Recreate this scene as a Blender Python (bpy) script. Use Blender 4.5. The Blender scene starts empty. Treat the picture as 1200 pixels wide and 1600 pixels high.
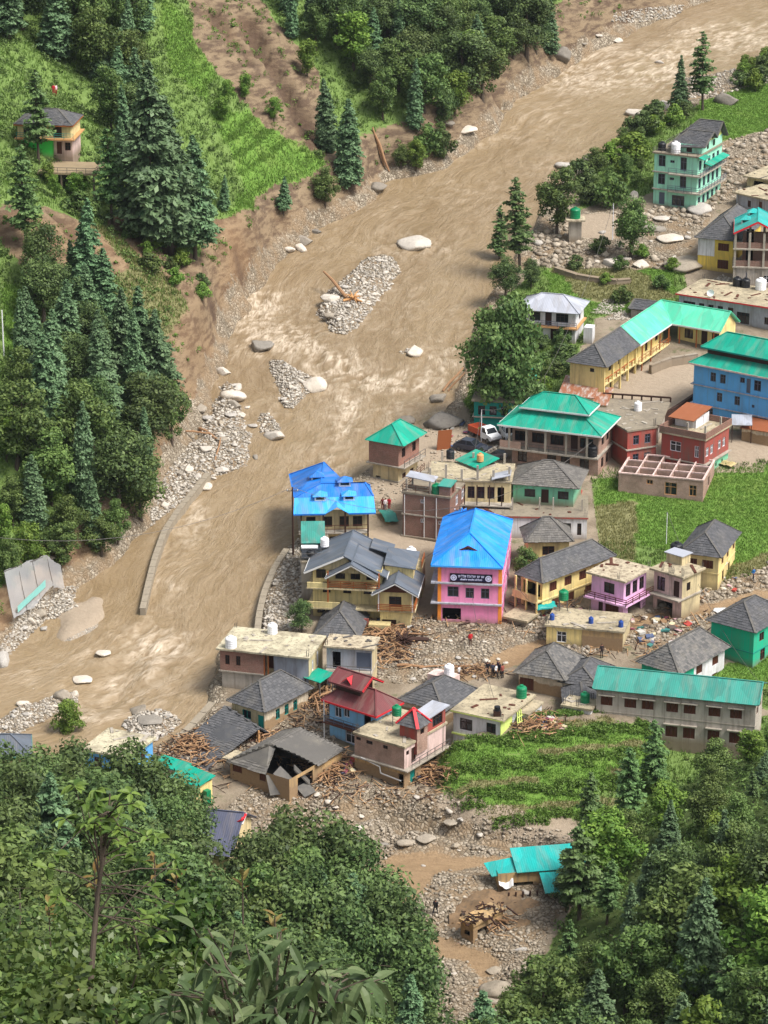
import bpy, bmesh, math, random
import numpy as np
from mathutils import Vector, Matrix

SC = bpy.context.scene
COL = SC.collection
R = math.radians
# ------------------------------------------------------------------ camera
FPX, PITCH = 4780.0, R(20.0)                   # focal length in photo pixels (1200x1600), tilt
GRAD = math.tan(R(7.6)); BASE0 = -GRAD * 260    # the valley floor climbs away from the camera
CAMH = 170.0 / math.cos(R(7.6)) + BASE0
def base(y): return GRAD * y + BASE0
cam_d = bpy.data.cameras.new('camera')
cam_d.sensor_fit = 'VERTICAL'; cam_d.sensor_height = 36.0
cam_d.lens = 36.0 * FPX / 1600.0
cam_d.clip_start = 0.5; cam_d.clip_end = 4000
cam = bpy.data.objects.new('camera', cam_d); COL.objects.link(cam)
cam.location = (0, 0, CAMH); cam.rotation_euler = (R(90) - PITCH, 0, 0)
SC.camera = cam
# ------------------------------------------------------------------ sky, sun, exposure
SUN_EL, SUN_AZ = R(56), R(118)                 # azimuth clockwise from +Y (away from the camera)
wd = bpy.data.worlds.new('World'); SC.world = wd; wd.use_nodes = True
wn = wd.node_tree.nodes; wl = wd.node_tree.links
bg = wn['Background']
sky = wn.new('ShaderNodeTexSky'); sky.sky_type = 'NISHITA'; sky.sun_disc = False
sky.sun_elevation = SUN_EL; sky.sun_rotation = SUN_AZ
sky.dust_density = 4.0; sky.air_density = 1.0; sky.ozone_density = 1.0
hs = wn.new('ShaderNodeHueSaturation'); hs.inputs['Saturation'].default_value = 0.35   # thin white cloud
wl.new(sky.outputs[0], hs.inputs['Color']); wl.new(hs.outputs[0], bg.inputs['Color'])
bg.inputs['Strength'].default_value = 0.115
sun_d = bpy.data.lights.new('sun', 'SUN'); sun_d.energy = 2.8; sun_d.angle = R(20); sun_d.color = (1.0, 0.95, 0.87)
sun = bpy.data.objects.new('sun', sun_d); COL.objects.link(sun)
sun.rotation_euler = (R(90) - SUN_EL, 0, math.pi - SUN_AZ)
sun.location = (60, 150, 300)
vs = SC.view_settings
vs.view_transform = 'Standard'; vs.look = 'None'; vs.gamma = 1.0; vs.use_curve_mapping = False
vs.exposure = 0.68
SC.render.engine = 'CYCLES'
SC.cycles.use_denoising = True
SC.cycles.max_bounces = 6; SC.cycles.diffuse_bounces = 3; SC.cycles.glossy_bounces = 2
SC.cycles.transmission_bounces = 4; SC.cycles.transparent_max_bounces = 6
SC.cycles.sample_clamp_indirect = 4.0

# ------------------------------------------------------------------ pixel <-> place
cp, sp = math.cos(PITCH), math.sin(PITCH)
def rays(u, v):
    x = (np.asarray(u, float) - 600) / FPX; y = (np.asarray(v, float) - 800) / FPX
    return np.stack([x, cp - y * sp, -sp - y * cp], -1)
def P(u, v, z=0.0):                             # pixel -> point at height z over the climbing valley floor
    d = rays(u, v); t = (BASE0 + z - CAMH) / (d[..., 2] - GRAD * d[..., 1])
    return np.stack([d[..., 0] * t, d[..., 1] * t, CAMH + d[..., 2] * t], -1)
def PA(u, v, z):                                # pixel -> point at absolute height z
    d = rays(u, v); t = (z - CAMH) / d[..., 2]
    return np.stack([d[..., 0] * t, d[..., 1] * t, np.zeros_like(t) + z], -1)
def proj(x, y, z):
    dz = z - CAMH
    dep = y * cp - dz * sp
    up = y * sp + dz * cp
    return 600 + FPX * x / dep, 800 - FPX * up / dep
def ppm(p):                                     # photo pixels per metre at a point
    return FPX / (p[1] * cp - (p[2] - CAMH) * sp)

# ------------------------------------------------------------------ noise
_T = np.random.default_rng(11).random((8, 256, 256))
def vnoise(x, y, s=0):
    xi = np.floor(x).astype(int); yi = np.floor(y).astype(int)
    fx = x - xi; fy = y - yi
    fx = fx * fx * (3 - 2 * fx); fy = fy * fy * (3 - 2 * fy)
    T = _T[s % 8]; a = xi & 255; b = (xi + 1) & 255; c = yi & 255; d = (yi + 1) & 255
    return (T[a, c] * (1 - fx) + T[b, c] * fx) * (1 - fy) + (T[a, d] * (1 - fx) + T[b, d] * fx) * fy
def fbm(x, y, s=0, o=4):
    r = 0; a = 0.5; f = 1.0; n = 0
    for k in range(o):
        r = r + a * vnoise(x * f + 17.3 * k, y * f + 5.1 * k, s + k); n += a; a *= 0.5; f *= 2.03
    return r / n
def sstep(a, b, x):
    t = np.clip((x - a) / (b - a), 0, 1); return t * t * (3 - 2 * t)
def inpoly(poly, u, v):
    poly = np.asarray(poly, float); ins = np.zeros(np.shape(u), bool); n = len(poly); j = n - 1
    for i in range(n):
        xi, yi = poly[i]; xj, yj = poly[j]
        c = ((yi > v) != (yj > v)) & (u < (xj - xi) * (v - yi) / (yj - yi + 1e-12) + xi)
        ins ^= c; j = i
    return ins
def pdist(poly, x, y, closed=False):            # distance to a polyline
    poly = np.asarray(poly, float); best = np.full(np.shape(x), 1e9)
    n = len(poly)
    for i in range(n if closed else n - 1):
        a = poly[i]; b = poly[(i + 1) % n]; d = b - a; L2 = d @ d + 1e-12
        t = np.clip(((x - a[0]) * d[0] + (y - a[1]) * d[1]) / L2, 0, 1)
        best = np.minimum(best, np.hypot(x - a[0] - t * d[0], y - a[1] - t * d[1]))
    return best
def sdist(poly, x, y):                          # signed distance, negative inside
    d = pdist(poly, x, y, True); return np.where(inpoly(poly, x, y), -d, d)
def wpoly(px, z=0.0):
    return np.array([P(u, v, z)[:2] for u, v in px])

# ------------------------------------------------------------------ object helpers
def tag(o, label=None, cat=None, group=None, kind=None):
    if label: o['label'] = label
    if cat: o['category'] = cat
    if group: o['group'] = group
    if kind: o['kind'] = kind
    return o
def link(name, data, parent=None, mat=None):
    o = bpy.data.objects.new(name, data); COL.objects.link(o)
    if mat is not None and data is not None and not data.materials: data.materials.append(mat)
    if parent is not None: o.parent = parent; KID.setdefault(parent.name, []).append(o)
    return o
def empty(name, loc=(0, 0, 0), rz=0.0, parent=None):
    o = bpy.data.objects.new(name, None); COL.objects.link(o)
    o.location = [float(c) for c in loc]; o.rotation_euler = (0, 0, rz); o.empty_display_size = 0.3
    if parent is not None: o.parent = parent; KID.setdefault(parent.name, []).append(o)
    return o
KID = {}
def kids(o): return KID.get(o.name, [])
def copy_tree(root, loc, rz, scale=(1, 1, 1), rot=None):
    r = root.copy(); COL.objects.link(r); r.location = [float(c) for c in loc]
    r.rotation_euler = rot if rot else (0, 0, rz); r.scale = scale
    for ch in kids(root):
        c = ch.copy(); COL.objects.link(c); c.parent = r
        for g in kids(ch):
            d = g.copy(); COL.objects.link(d); d.parent = c
    return r
def np_mesh(name, V, Fq, tint=None, smooth=False, uv=None):
    """V (n,3); Fq (m,k) faces all of one size; tint per face"""
    V = np.ascontiguousarray(V, np.float32); Fq = np.ascontiguousarray(Fq, np.int32)
    m, k = Fq.shape; me = bpy.data.meshes.new(name)
    me.vertices.add(len(V)); me.vertices.foreach_set('co', V.ravel())
    me.loops.add(m * k); me.loops.foreach_set('vertex_index', Fq.ravel())
    me.polygons.add(m); me.polygons.foreach_set('loop_start', np.arange(0, m * k, k, dtype=np.int32))
    try: me.polygons.foreach_set('loop_total', np.full(m, k, np.int32))
    except Exception: pass
    if smooth: me.polygons.foreach_set('use_smooth', np.ones(m, bool))
    if tint is not None:
        at = me.attributes.new('tint', 'FLOAT', 'FACE'); at.data.foreach_set('value', np.asarray(tint, np.float32))
    if uv is not None:
        ul = me.uv_layers.new(name='UVMap'); ul.data.foreach_set('uv', np.asarray(uv, np.float32).ravel())
    me.update(calc_edges=True); return me

class MB:
    """collects polygons (any size) with uv, builds ONE mesh object"""
    def __init__(s): s.v = []; s.f = []; s.uv = []; s.t = []
    def poly(s, pts, uv=None, t=0.5):
        n = len(s.v); s.v += [tuple(map(float, p)) for p in pts]; s.f.append(list(range(n, n + len(pts))))
        s.uv.append(uv); s.t.append(t)
    def box(s, x0, x1, y0, y1, z0, z1, t=0.5):
        if x0 > x1: x0, x1 = x1, x0
        if y0 > y1: y0, y1 = y1, y0
        if z0 > z1: z0, z1 = z1, z0
        p = [(x0, y0, z0), (x1, y0, z0), (x1, y1, z0), (x0, y1, z0), (x0, y0, z1), (x1, y0, z1), (x1, y1, z1), (x0, y1, z1)]
        for q in ((3, 2, 1, 0), (4, 5, 6, 7), (0, 1, 5, 4), (1, 2, 6, 5), (2, 3, 7, 6), (3, 0, 4, 7)):
            s.poly([p[i] for i in q], t=t)
        return s
    def obox(s, c, ax, ay, az, t=0.5):          # oriented box: centre and half axes
        c, ax, ay, az = (np.asarray(q, float) for q in (c, ax, ay, az))
        p = [c + i * ax + j * ay + k * az for k in (-1, 1) for j in (-1, 1) for i in (-1, 1)]
        for q in ((2, 3, 1, 0), (4, 5, 7, 6), (0, 1, 5, 4), (1, 3, 7, 5), (3, 2, 6, 7), (2, 0, 4, 6)):
            s.poly([p[i] for i in q], t=t)
        return s
    def beam(s, a, b, w, h=None, t=0.5):
        a = np.asarray(a, float); b = np.asarray(b, float); d = b - a; L = np.linalg.norm(d); d = d / L
        up = np.array([0, 0, 1.0]) if abs(d[2]) < 0.95 else np.array([1.0, 0, 0])
        sx = np.cross(d, up); sx /= np.linalg.norm(sx); sz = np.cross(sx, d)
        return s.obox((a + b) / 2, d * L / 2, sx * w / 2, sz * (h or w) / 2, t)
    def tube(s, pts, rad, n=6, cap=True, t=0.5):
        pts = [np.asarray(p, float) for p in pts]; rings = []
        for i, p in enumerate(pts):
            d = pts[min(i + 1, len(pts) - 1)] - pts[max(i - 1, 0)]; d = d / (np.linalg.norm(d) + 1e-9)
            up = np.array([0, 0, 1.0]) if abs(d[2]) < 0.9 else np.array([1.0, 0, 0])
            a = np.cross(d, up); a /= np.linalg.norm(a); b = np.cross(a, d)
            r = rad[i] if hasattr(rad, '__len__') else rad
            rings.append([p + r * (math.cos(k * 2 * math.pi / n) * a + math.sin(k * 2 * math.pi / n) * b) for k in range(n)])
        for i in range(len(rings) - 1):
            for k in range(n):
                s.poly([rings[i][(k + 1) % n], rings[i][k], rings[i + 1][k], rings[i + 1][(k + 1) % n]], t=t)
        if cap: s.poly(rings[0], t=t); s.poly(rings[-1][::-1], t=t)
        return s
    def lathe(s, prof, n=14, c=(0, 0), t=0.5):
        for i in range(len(prof) - 1):
            (r0, z0), (r1, z1) = prof[i], prof[i + 1]
            for k in range(n):
                a0, a1 = 2 * math.pi * k / n, 2 * math.pi * (k + 1) / n
                q = [(c[0] + r0 * math.cos(a0), c[1] + r0 * math.sin(a0), z0), (c[0] + r0 * math.cos(a1), c[1] + r0 * math.sin(a1), z0),
                     (c[0] + r1 * math.cos(a1), c[1] + r1 * math.sin(a1), z1), (c[0] + r1 * math.cos(a0), c[1] + r1 * math.sin(a0), z1)]
                if r0 < 1e-6: q = [q[0], q[2], q[3]]
                elif r1 < 1e-6: q = q[:3]
                s.poly(q, t=t)
        return s
    def prism(s, poly, z0, z1, t=0.5):          # vertical prism over a counter-clockwise xy polygon
        s.poly([(x, y, z1) for x, y in poly], t=t); s.poly([(x, y, z0) for x, y in poly[::-1]], t=t)
        n = len(poly)
        for i in range(n):
            (x0, y0), (x1, y1) = poly[i], poly[(i + 1) % n]
            s.poly([(x0, y0, z0), (x1, y1, z0), (x1, y1, z1), (x0, y0, z1)], t=t)
        return s
    def sheet(s, pts, th=0.06, t=0.5):          # planar polygon sheet with thickness, uv in metres (v runs down the slope)
        pts = [np.asarray(p, float) for p in pts]
        n = np.zeros(3)
        for i in range(len(pts)):
            n += np.cross(pts[i], pts[(i + 1) % len(pts)])
        n /= np.linalg.norm(n) + 1e-9
        if n[2] < 0: pts = pts[::-1]; n = -n
        h = np.cross(n, (0, 0, 1.0))
        h = h / np.linalg.norm(h) if np.linalg.norm(h) > 1e-4 else np.array([1.0, 0, 0])
        d = np.cross(h, n); uv = [(float(p @ h), float(p @ d)) for p in pts]
        s.poly(pts, uv, t); s.poly([p - n * th for p in pts[::-1]], uv[::-1], t)
        for i in range(len(pts)):
            a, b = pts[i], pts[(i + 1) % len(pts)]
            s.poly([a - n * th, b - n * th, b, a], [uv[i], uv[(i + 1) % len(pts)], uv[(i + 1) % len(pts)], uv[i]], t)
        return s
    def mesh(s, name):
        me = bpy.data.meshes.new(name)
        me.from_pydata(s.v, [], s.f)
        if any(u is not None for u in s.uv):
            ul = me.uv_layers.new(name='UVMap'); i = 0
            for f, u in zip(s.f, s.uv):
                for k in range(len(f)):
                    ul.data[i].uv = u[k] if u is not None else (s.v[f[k]][0], s.v[f[k]][1]); i += 1
        if any(t != 0.5 for t in s.t):
            at = me.attributes.new('tint', 'FLOAT', 'FACE'); at.data.foreach_set('value', np.asarray(s.t, np.float32))
        me.update(); return me
    def build(s, name, mat, parent=None, smooth=False):
        me = s.mesh(name)
        if smooth: me.polygons.foreach_set('use_smooth', [True] * len(me.polygons))
        return link(name, me, parent, mat)

# ------------------------------------------------------------------ material helpers
def srgb(r, g, b):
    f = lambda c: (c / 255 / 12.92) if c / 255 <= 0.04045 else ((c / 255 + 0.055) / 1.055) ** 2.4
    return (f(r), f(g), f(b))
class NT:
    def __init__(s, name):
        s.m = bpy.data.materials.new(name); s.m.use_nodes = True
        s.n = s.m.node_tree.nodes; s.l = s.m.node_tree.links
        s.b = s.n['Principled BSDF']; s.out = s.n['Material Output']
    def add(s, t, **k):
        n = s.n.new(t)
        for a, b in k.items(): setattr(n, a, b)
        return n
    def set(s, sock, val):
        if isinstance(val, bpy.types.NodeSocket): s.l.new(val, sock)
        elif isinstance(val, (tuple, list)) and len(val) == 3 and sock.type == 'RGBA': sock.default_value = (*val, 1)
        else: sock.default_value = val
    def coord(s, kind='Object'):
        return s.add('ShaderNodeTexCoord').outputs[kind]
    def pos(s): return s.add('ShaderNodeNewGeometry').outputs['Position']
    def mapping(s, vec, scale=(1, 1, 1), rot=(0, 0, 0)):
        n = s.add('ShaderNodeMapping'); s.l.new(vec, n.inputs[0]); n.inputs['Scale'].default_value = scale; n.inputs['Rotation'].default_value = rot
        return n.outputs[0]
    def noise(s, vec, scale, detail=4, rough=0.55, dist=0.0):
        n = s.add('ShaderNodeTexNoise'); s.l.new(vec, n.inputs['Vector'])
        n.inputs['Scale'].default_value = scale; n.inputs['Detail'].default_value = detail
        n.inputs['Roughness'].default_value = rough; n.inputs['Distortion'].default_value = dist
        return n.outputs['Fac']
    def voro(s, vec, scale, feature='F1', out='Distance', rnd=1.0):
        n = s.add('ShaderNodeTexVoronoi'); n.feature = feature; s.l.new(vec, n.inputs['Vector'])
        n.inputs['Scale'].default_value = scale; n.inputs['Randomness'].default_value = rnd
        return n.outputs[out]
    def ramp(s, fac, *stops):
        n = s.add('ShaderNodeValToRGB'); e = n.color_ramp.elements
        while len(e) < len(stops): e.new(0.5)
        for i, (p, c) in enumerate(stops):
            e[i].position = p; e[i].color = (*(c if isinstance(c, tuple) else (c, c, c)), 1)
        s.l.new(fac, n.inputs[0]); return n.outputs[0]
    def mix(s, fac, a, b, mode='MIX'):
        n = s.add('ShaderNodeMix', data_type='RGBA', blend_type=mode)
        s.set(n.inputs[0], fac); s.set(n.inputs[6], a); s.set(n.inputs[7], b); return n.outputs[2]
    def math(s, op, a, b=0.0, c=None, clamp=False):
        n = s.add('ShaderNodeMath', operation=op, use_clamp=clamp)
        s.set(n.inputs[0], a); s.set(n.inputs[1], b)
        if c is not None: s.set(n.inputs[2], c)
        return n.outputs[0]
    def attr(s, name, out='Fac', typ='GEOMETRY'):
        n = s.add('ShaderNodeAttribute', attribute_type=typ, attribute_name=name); return n.outputs[out]
    def hsv(s, col, h=0.5, sat=1.0, val=1.0):
        n = s.add('ShaderNodeHueSaturation'); s.set(n.inputs['Color'], col)
        s.set(n.inputs['Hue'], h); s.set(n.inputs['Saturation'], sat); s.set(n.inputs['Value'], val); return n.outputs[0]
    def bump(s, h, dist=0.02, strength=1.0):
        n = s.add('ShaderNodeBump'); s.l.new(h, n.inputs['Height']); n.inputs['Distance'].default_value = dist
        n.inputs['Strength'].default_value = strength; s.l.new(n.outputs[0], s.b.inputs['Normal'])
    def done(s, col, rough=0.8, spec=0.3, metal=0.0):
        s.set(s.b.inputs['Base Color'], col); s.set(s.b.inputs['Roughness'], rough)
        s.b.inputs['Specular IOR Level'].default_value = spec; s.b.inputs['Metallic'].default_value = metal
        return s.m
    def done_leaf(s, col, trans=0.25, rough=0.55, spec=0.25):
        s.done(col, rough, spec)
        t = s.add('ShaderNodeBsdfTranslucent'); s.set(t.inputs['Color'], col)
        mx = s.add('ShaderNodeMixShader'); mx.inputs[0].default_value = trans
        s.l.new(s.b.outputs[0], mx.inputs[1]); s.l.new(t.outputs[0], mx.inputs[2]); s.l.new(mx.outputs[0], s.out.inputs[0])
        return s.m
rnd = random.Random(5)
def nrm(a): return a / (np.linalg.norm(a, axis=-1, keepdims=True) + 1e-9)
# ================================================================== the ground
WATER_Z = -1.2
LB = [(1500, -150), (1300, -90), (1080, 0), (1000, 32), (930, 70), (875, 100), (800, 150), (770, 195), (735, 215), (690, 250), (610, 268),
      (560, 312), (490, 350), (440, 385), (405, 440), (360, 490), (343, 560), (320, 620), (290, 680), (262, 745), (235, 800), (170, 865),
      (90, 915), (40, 965), (-40, 1050), (-300, 1180)]
RB = [(1500, 40), (1300, 80), (1200, 115), (1130, 140), (1050, 165), (985, 205), (955, 240), (900, 265), (865, 300), (830, 350), (800, 415),
      (770, 460), (742, 520), (728, 575), (712, 620), (690, 655), (650, 672), (600, 695), (568, 738), (520, 775), (470, 835), (445, 862),
      (425, 900), (408, 985), (345, 1000), (332, 1080), (315, 1120), (255, 1160), (180, 1185), (0, 1200), (-300, 1240)]
NE = [(-700, 1330), (-300, 1330), (0, 1330), (200, 1345), (330, 1400), (420, 1440), (520, 1490), (600, 1560), (650, 1640), (700, 1760),
      (770, 1760), (812, 1620), (850, 1500), (900, 1415), (950, 1345), (1000, 1285), (1060, 1230), (1150, 1190), (1300, 1165), (1700, 1130)]
w_lb, w_rb, w_ne = wpoly(LB), wpoly(RB), wpoly(NE)
hill_poly = np.vstack([w_lb, [(-600, 200), (-600, 1500), (300, 1500)]])
riv_poly = np.vstack([w_lb, w_rb[::-1]])
near_poly = np.vstack([w_ne, [(500, -300), (-500, -300)]])
BARS = {  # gravel bars in and beside the river: pixel polygon, height above the water
 'mid': ([(565, 405), (605, 398), (632, 408), (628, 430), (600, 470), (575, 500), (545, 528), (515, 522), (490, 490), (498, 468), (525, 440)], 1.0),
 'low': ([(415, 562), (445, 560), (478, 580), (505, 590), (508, 606), (480, 625), (455, 645), (432, 630), (420, 600)], 0.7),
 'tip': ([(605, 548), (640, 535), (665, 545), (650, 560), (620, 560)], 0.2),
 'sha': ([(385, 640), (420, 640), (450, 660), (440, 690), (395, 680)], 0.35),
 'bnk': ([(265, 730), (300, 690), (330, 640), (345, 585), (372, 600), (385, 640), (400, 690), (390, 730), (340, 745), (300, 775), (258, 815), (235, 830), (235, 800)], 0.8),
 'sil': ([(82, 960), (140, 925), (175, 930), (172, 965), (160, 990), (110, 1010), (78, 1012)], 0.6),
 'lf1': ([(0, 1010), (50, 940), (110, 915), (135, 920), (125, 945), (80, 970), (40, 1005), (0, 1045)], 0.8),
 'lf2': ([(50, 1048), (90, 1028), (92, 1040), (60, 1056)], 0.3),
 'lf3': ([(108, 1045), (140, 1030), (140, 1050), (112, 1056)], 0.3),
 'lf4': ([(20, 1070), (105, 1056), (112, 1070), (40, 1088)], 0.3),
 'lf5': ([(-40, 1140), (25, 1095), (90, 1080), (130, 1075), (135, 1095), (95, 1120), (40, 1150), (-40, 1170)], 0.6),
 'rt5': ([(180, 1130), (215, 1105), (265, 1105), (290, 1125), (270, 1150), (235, 1165), (190, 1165)], 0.6),
 'upp': ([(960, 20), (1010, 12), (1070, 8), (1060, 28), (990, 36), (955, 34)], 0.2),
 'upr': ([(1060, 120), (1200, 95), (1200, 130), (1120, 150), (1065, 160)], 0.3),
 'wst': ([(425, 880), (450, 845), (470, 840), (475, 985), (408, 990), (415, 930)], 0.9),
}
TERR = [(690, 1195), (760, 1165), (830, 1140), (1040, 1140), (1020, 1240), (930, 1285), (860, 1300), (760, 1285), (690, 1245)]
w_terr = wpoly(TERR)
GX0, GX1, GY0, GY1, GR = -135.0, 135.0, -30.0, 780.0, 0.8
def ground(x, y):
    z = 0.35 * (fbm(x * 0.05, y * 0.05, 1) - 0.5)
    # slope of the valley floor towards the far village side
    # river bed
    dr = sdist(riv_poly, x, y)
    jag = 2.2 * (fbm(x * 0.22, y * 0.22, 2) - 0.5)
    inr = np.clip(-(dr + jag), 0, None)
    z = z - np.minimum(2.6, inr * 2.2)
    for k, (pl, h) in BARS.items():
        d = sdist(wpoly(pl, WATER_Z), x, y) + 1.6 * (fbm(x * 0.4, y * 0.4, 4) - 0.5)
        top = WATER_Z + h + 0.35 * (fbm(x * 0.5, y * 0.5, 6) - 0.5)
        t = sstep(1.2, -2.0, d)
        z = np.where(d < 1.2, np.maximum(z, z * (1 - t) + top * t), z)
    # far hillside
    dh = -sdist(hill_poly, x, y)
    u, v = proj(x, y, base(y))
    scarp = (4.2 + 3.2 * sstep(360, 430, v) * sstep(640, 560, v)) * sstep(0.3, 3.2, dh + 3.0 * (fbm(x * 0.15, y * 0.15, 3) - 0.5))
    flat = sstep(800, 900, v)                     # gentler by the lower bend
    slope = 0.60 - 0.2 * flat
    hz = scarp * (1 - 0.6 * flat) + slope * np.clip(dh - 2, 0, None) + np.clip(dh / 25, 0, 1) * 9 * (fbm(x * 0.025, y * 0.025, 5) - 0.5) \
        + np.clip(dh / 10, 0, 1) * 2.2 * (fbm(x * 0.11, y * 0.11, 7) - 0.5)
    ft = sdist(wpoly([(330, 120), (430, 150), (560, 250), (540, 330), (440, 400), (350, 420), (330, 330)]), x, y + 18)
    sh = 1.5; fq = hz / sh + .5 * (fbm(x * .05, y * .05, 6) - .5); hs_ = (np.floor(fq) + sstep(0.0, 0.22, fq - np.floor(fq))) * sh
    wt = sstep(3.0, -4.0, ft) * (dh > 6); hz = hz * (1 - wt) + hs_ * wt
    z = np.where(dh > 0, np.maximum(z * sstep(3, 0, dh) + hz, z), z)
    # near hillside below the camera
    sn = -sdist(near_poly, x, y)
    nz = 0.56 * np.clip(sn, 0, None) + np.clip(sn / 15, 0, 1) * 5 * (fbm(x * 0.04, y * 0.04, 3) - 0.5)
    z = np.where(sn > 0, z + nz, z)
    # terraced fields
    dt = sdist(w_terr, x, y)
    a = P(740, 1300)[:2]; b = P(800, 1140)[:2]; d = (b - a)
    n = np.array([-0.20, 1.0]); n /= np.linalg.norm(n); L = (b - a) @ n
    q = ((x - a[0]) * n[0] + (y - a[1]) * n[1]) / L * 5 + 0.35 * (fbm(x * 0.08, y * 0.08, 2) - 0.5)
    st = np.floor(q) + sstep(0.0, 0.16, q - np.floor(q))
    z = z + 0.8 * np.clip(st, 0, 4) * sstep(1.0, -2.0, dt)
    # gullies cut by the debris torrent
    for pl, dep, wid in (([(590, 1255), (680, 1280), (760, 1300), (830, 1310)], 1.7, 2.6), ([(600, 1300), (640, 1275), (700, 1270)], 1.2, 1.6), ([(480, 1262), (560, 1270), (620, 1262)], 1.0, 1.5), ([(780, 1400), (750, 1400), (700, 1440)], .8, 1.6), ([(900, 1345), (820, 1352), (740, 1345), (660, 1335), (600, 1330)], 0.7, 3.0),
                         ([(640, 1455), (700, 1475), (760, 1500), (765, 1560), (762, 1640)], 0.6, 3.0), ([(1210, 925), (1100, 945), (1000, 965), (940, 985)], 0.5, 2.5),
                         ([(850, 995), (800, 1018), (740, 1045), (700, 1070)], 0.5, 2.5)):
        dd = pdist(wpoly(pl), x, y) + 1.2 * (fbm(x * 0.3, y * 0.3, 1) - 0.5)
        z = z - dep * sstep(wid, 0.6, dd)
    return np.maximum(z + base(y), CAMH - 1.8 - 0.62 * np.minimum(np.hypot(x, y), 40) - 1.25 * np.clip(np.hypot(x, y) - 40, 0, None))
gx = np.arange(GX0, GX1 + 1e-6, GR); gy = np.arange(GY0, GY1 + 1e-6, GR)
GX, GY = np.meshgrid(gx, gy, indexing='ij')
GZ = ground(GX, GY)
def gz(x, y):                                     # bilinear ground height
    fx = np.clip((np.asarray(x, float) - GX0) / GR, 0, len(gx) - 1.001); fy = np.clip((np.asarray(y, float) - GY0) / GR, 0, len(gy) - 1.001)
    i = fx.astype(int); j = fy.astype(int); a = fx - i; b = fy - j
    return (GZ[i, j] * (1 - a) + GZ[i + 1, j] * a) * (1 - b) + (GZ[i, j + 1] * (1 - a) + GZ[i + 1, j + 1] * a) * b
def hit(u, v, water=False):                       # where the sight line of a photo pixel meets the ground
    u = np.atleast_1d(np.asarray(u, float)); v = np.atleast_1d(np.asarray(v, float))
    d = rays(u, v); t = np.full(u.shape, 70.0); act = np.arange(len(u))
    for k in range(330):
        p = d[act] * t[act, None]
        z = gz(p[:, 0], p[:, 1])
        if water: z = np.maximum(z, WATER_Z + base(p[:, 1]))
        act = act[(p[:, 2] + CAMH) >= z]
        if not len(act): break
        t[act] += 2.0
    lo = t - 2.0; hi = t.copy()
    for k in range(11):
        m = (lo + hi) / 2; p = d * m[:, None]; z = gz(p[:, 0], p[:, 1])
        if water: z = np.maximum(z, WATER_Z + base(p[:, 1]))
        b = (p[:, 2] + CAMH) < z
        hi = np.where(b, m, hi); lo = np.where(b, lo, m)
    p = d * hi[:, None]; p[:, 2] += CAMH
    return p
def hit1(u, v, water=False): return hit(u, v, water)[0]

GUL = np.zeros(GX.shape)
for pl, dep, wid in (([(385, 30), (410, 80), (440, 120), (455, 150), (480, 175), (500, 215)], 2.6, 2.6), ([(330, 20), (360, 60), (400, 100)], 1.0, 2.0), ([(445, 150), (470, 200), (490, 230)], 1.2, 1.8), ([(745, 60), (760, 110), (775, 150)], 2.5, 3.0), ([(240, 370), (290, 420), (330, 470)], 1.2, 1.5), ([(80, 330), (140, 390), (190, 440)], .9, 1.5), ([(380, 430), (400, 460)], 2.0, 2.5)):
    w_ = hit(*np.array(pl, float).T)[:, :2]; dd = pdist(w_, GX, GY) + 1.6 * (fbm(GX * .3, GY * .3, 1) - .5); k_ = sstep(wid, .2, dd); GUL = np.maximum(GUL, k_); GZ = GZ - dep * k_
# ---- what covers the ground (real cover: turf, scars, rubble, mud, silt)
UU, VV = proj(GX, GY, GZ)
ju = UU + 26 * (fbm(GX * 0.12, GY * 0.12, 3) - 0.5) + 10 * (fbm(GX * 0.6, GY * 0.6, 5) - 0.5)
jv = VV + 16 * (fbm(GX * 0.12 + 40, GY * 0.12, 4) - 0.5) + 8 * (fbm(GX * 0.6 + 9, GY * 0.6, 6) - 0.5)
def mask(*polys):
    m = np.zeros(GX.shape, bool)
    for p in polys: m |= inpoly(p, ju, jv)
    return m
DH = -sdist(hill_poly, GX, GY); SN = -sdist(near_poly, GX, GY); DR = sdist(riv_poly, GX, GY)
SCAR = [[(290, -20), (400, -20), (450, 60), (500, 110), (520, 200), (500, 240), (440, 215), (400, 190), (340, 120), (310, 70)],
        [(335, 570), (372, 490), (440, 400), (425, 390), (395, 425), (350, 440), (300, 395), (250, 365), (210, 330), (165, 340), (210, 385), (270, 440), (318, 500), (322, 560), (300, 640), (322, 640)],
        [(0, 310), (60, 340), (110, 400), (60, 440), (0, 370)], [(60, 320), (160, 360), (210, 420), (140, 440), (80, 380)],
        [(520, 230), (610, 220), (640, 290), (560, 320), (470, 370), (430, 390), (440, 350), (500, 320)], [(750, 60), (900, -10), (1080, -20), (1000, 40), (870, 110), (770, 200), (745, 180)],
        [(100, 870), (230, 790), (250, 810), (170, 880), (90, 930), (0, 1010), (-20, 970), (60, 900)]]
OLIVE = [[(250, 470), (310, 460), (350, 560), (330, 620), (270, 650), (250, 560)], [(120, 340), (260, 370), (345, 450), (345, 560), (300, 600), (250, 520), (180, 460)], [(255, 640), (300, 640), (270, 760), (250, 760)],
         [(930, 790), (1000, 780), (990, 880), (930, 880)], [(1100, 900), (1200, 860), (1200, 930), (1060, 930)],
         [(850, 420), (980, 410), (1060, 470), (930, 470)]]
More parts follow.
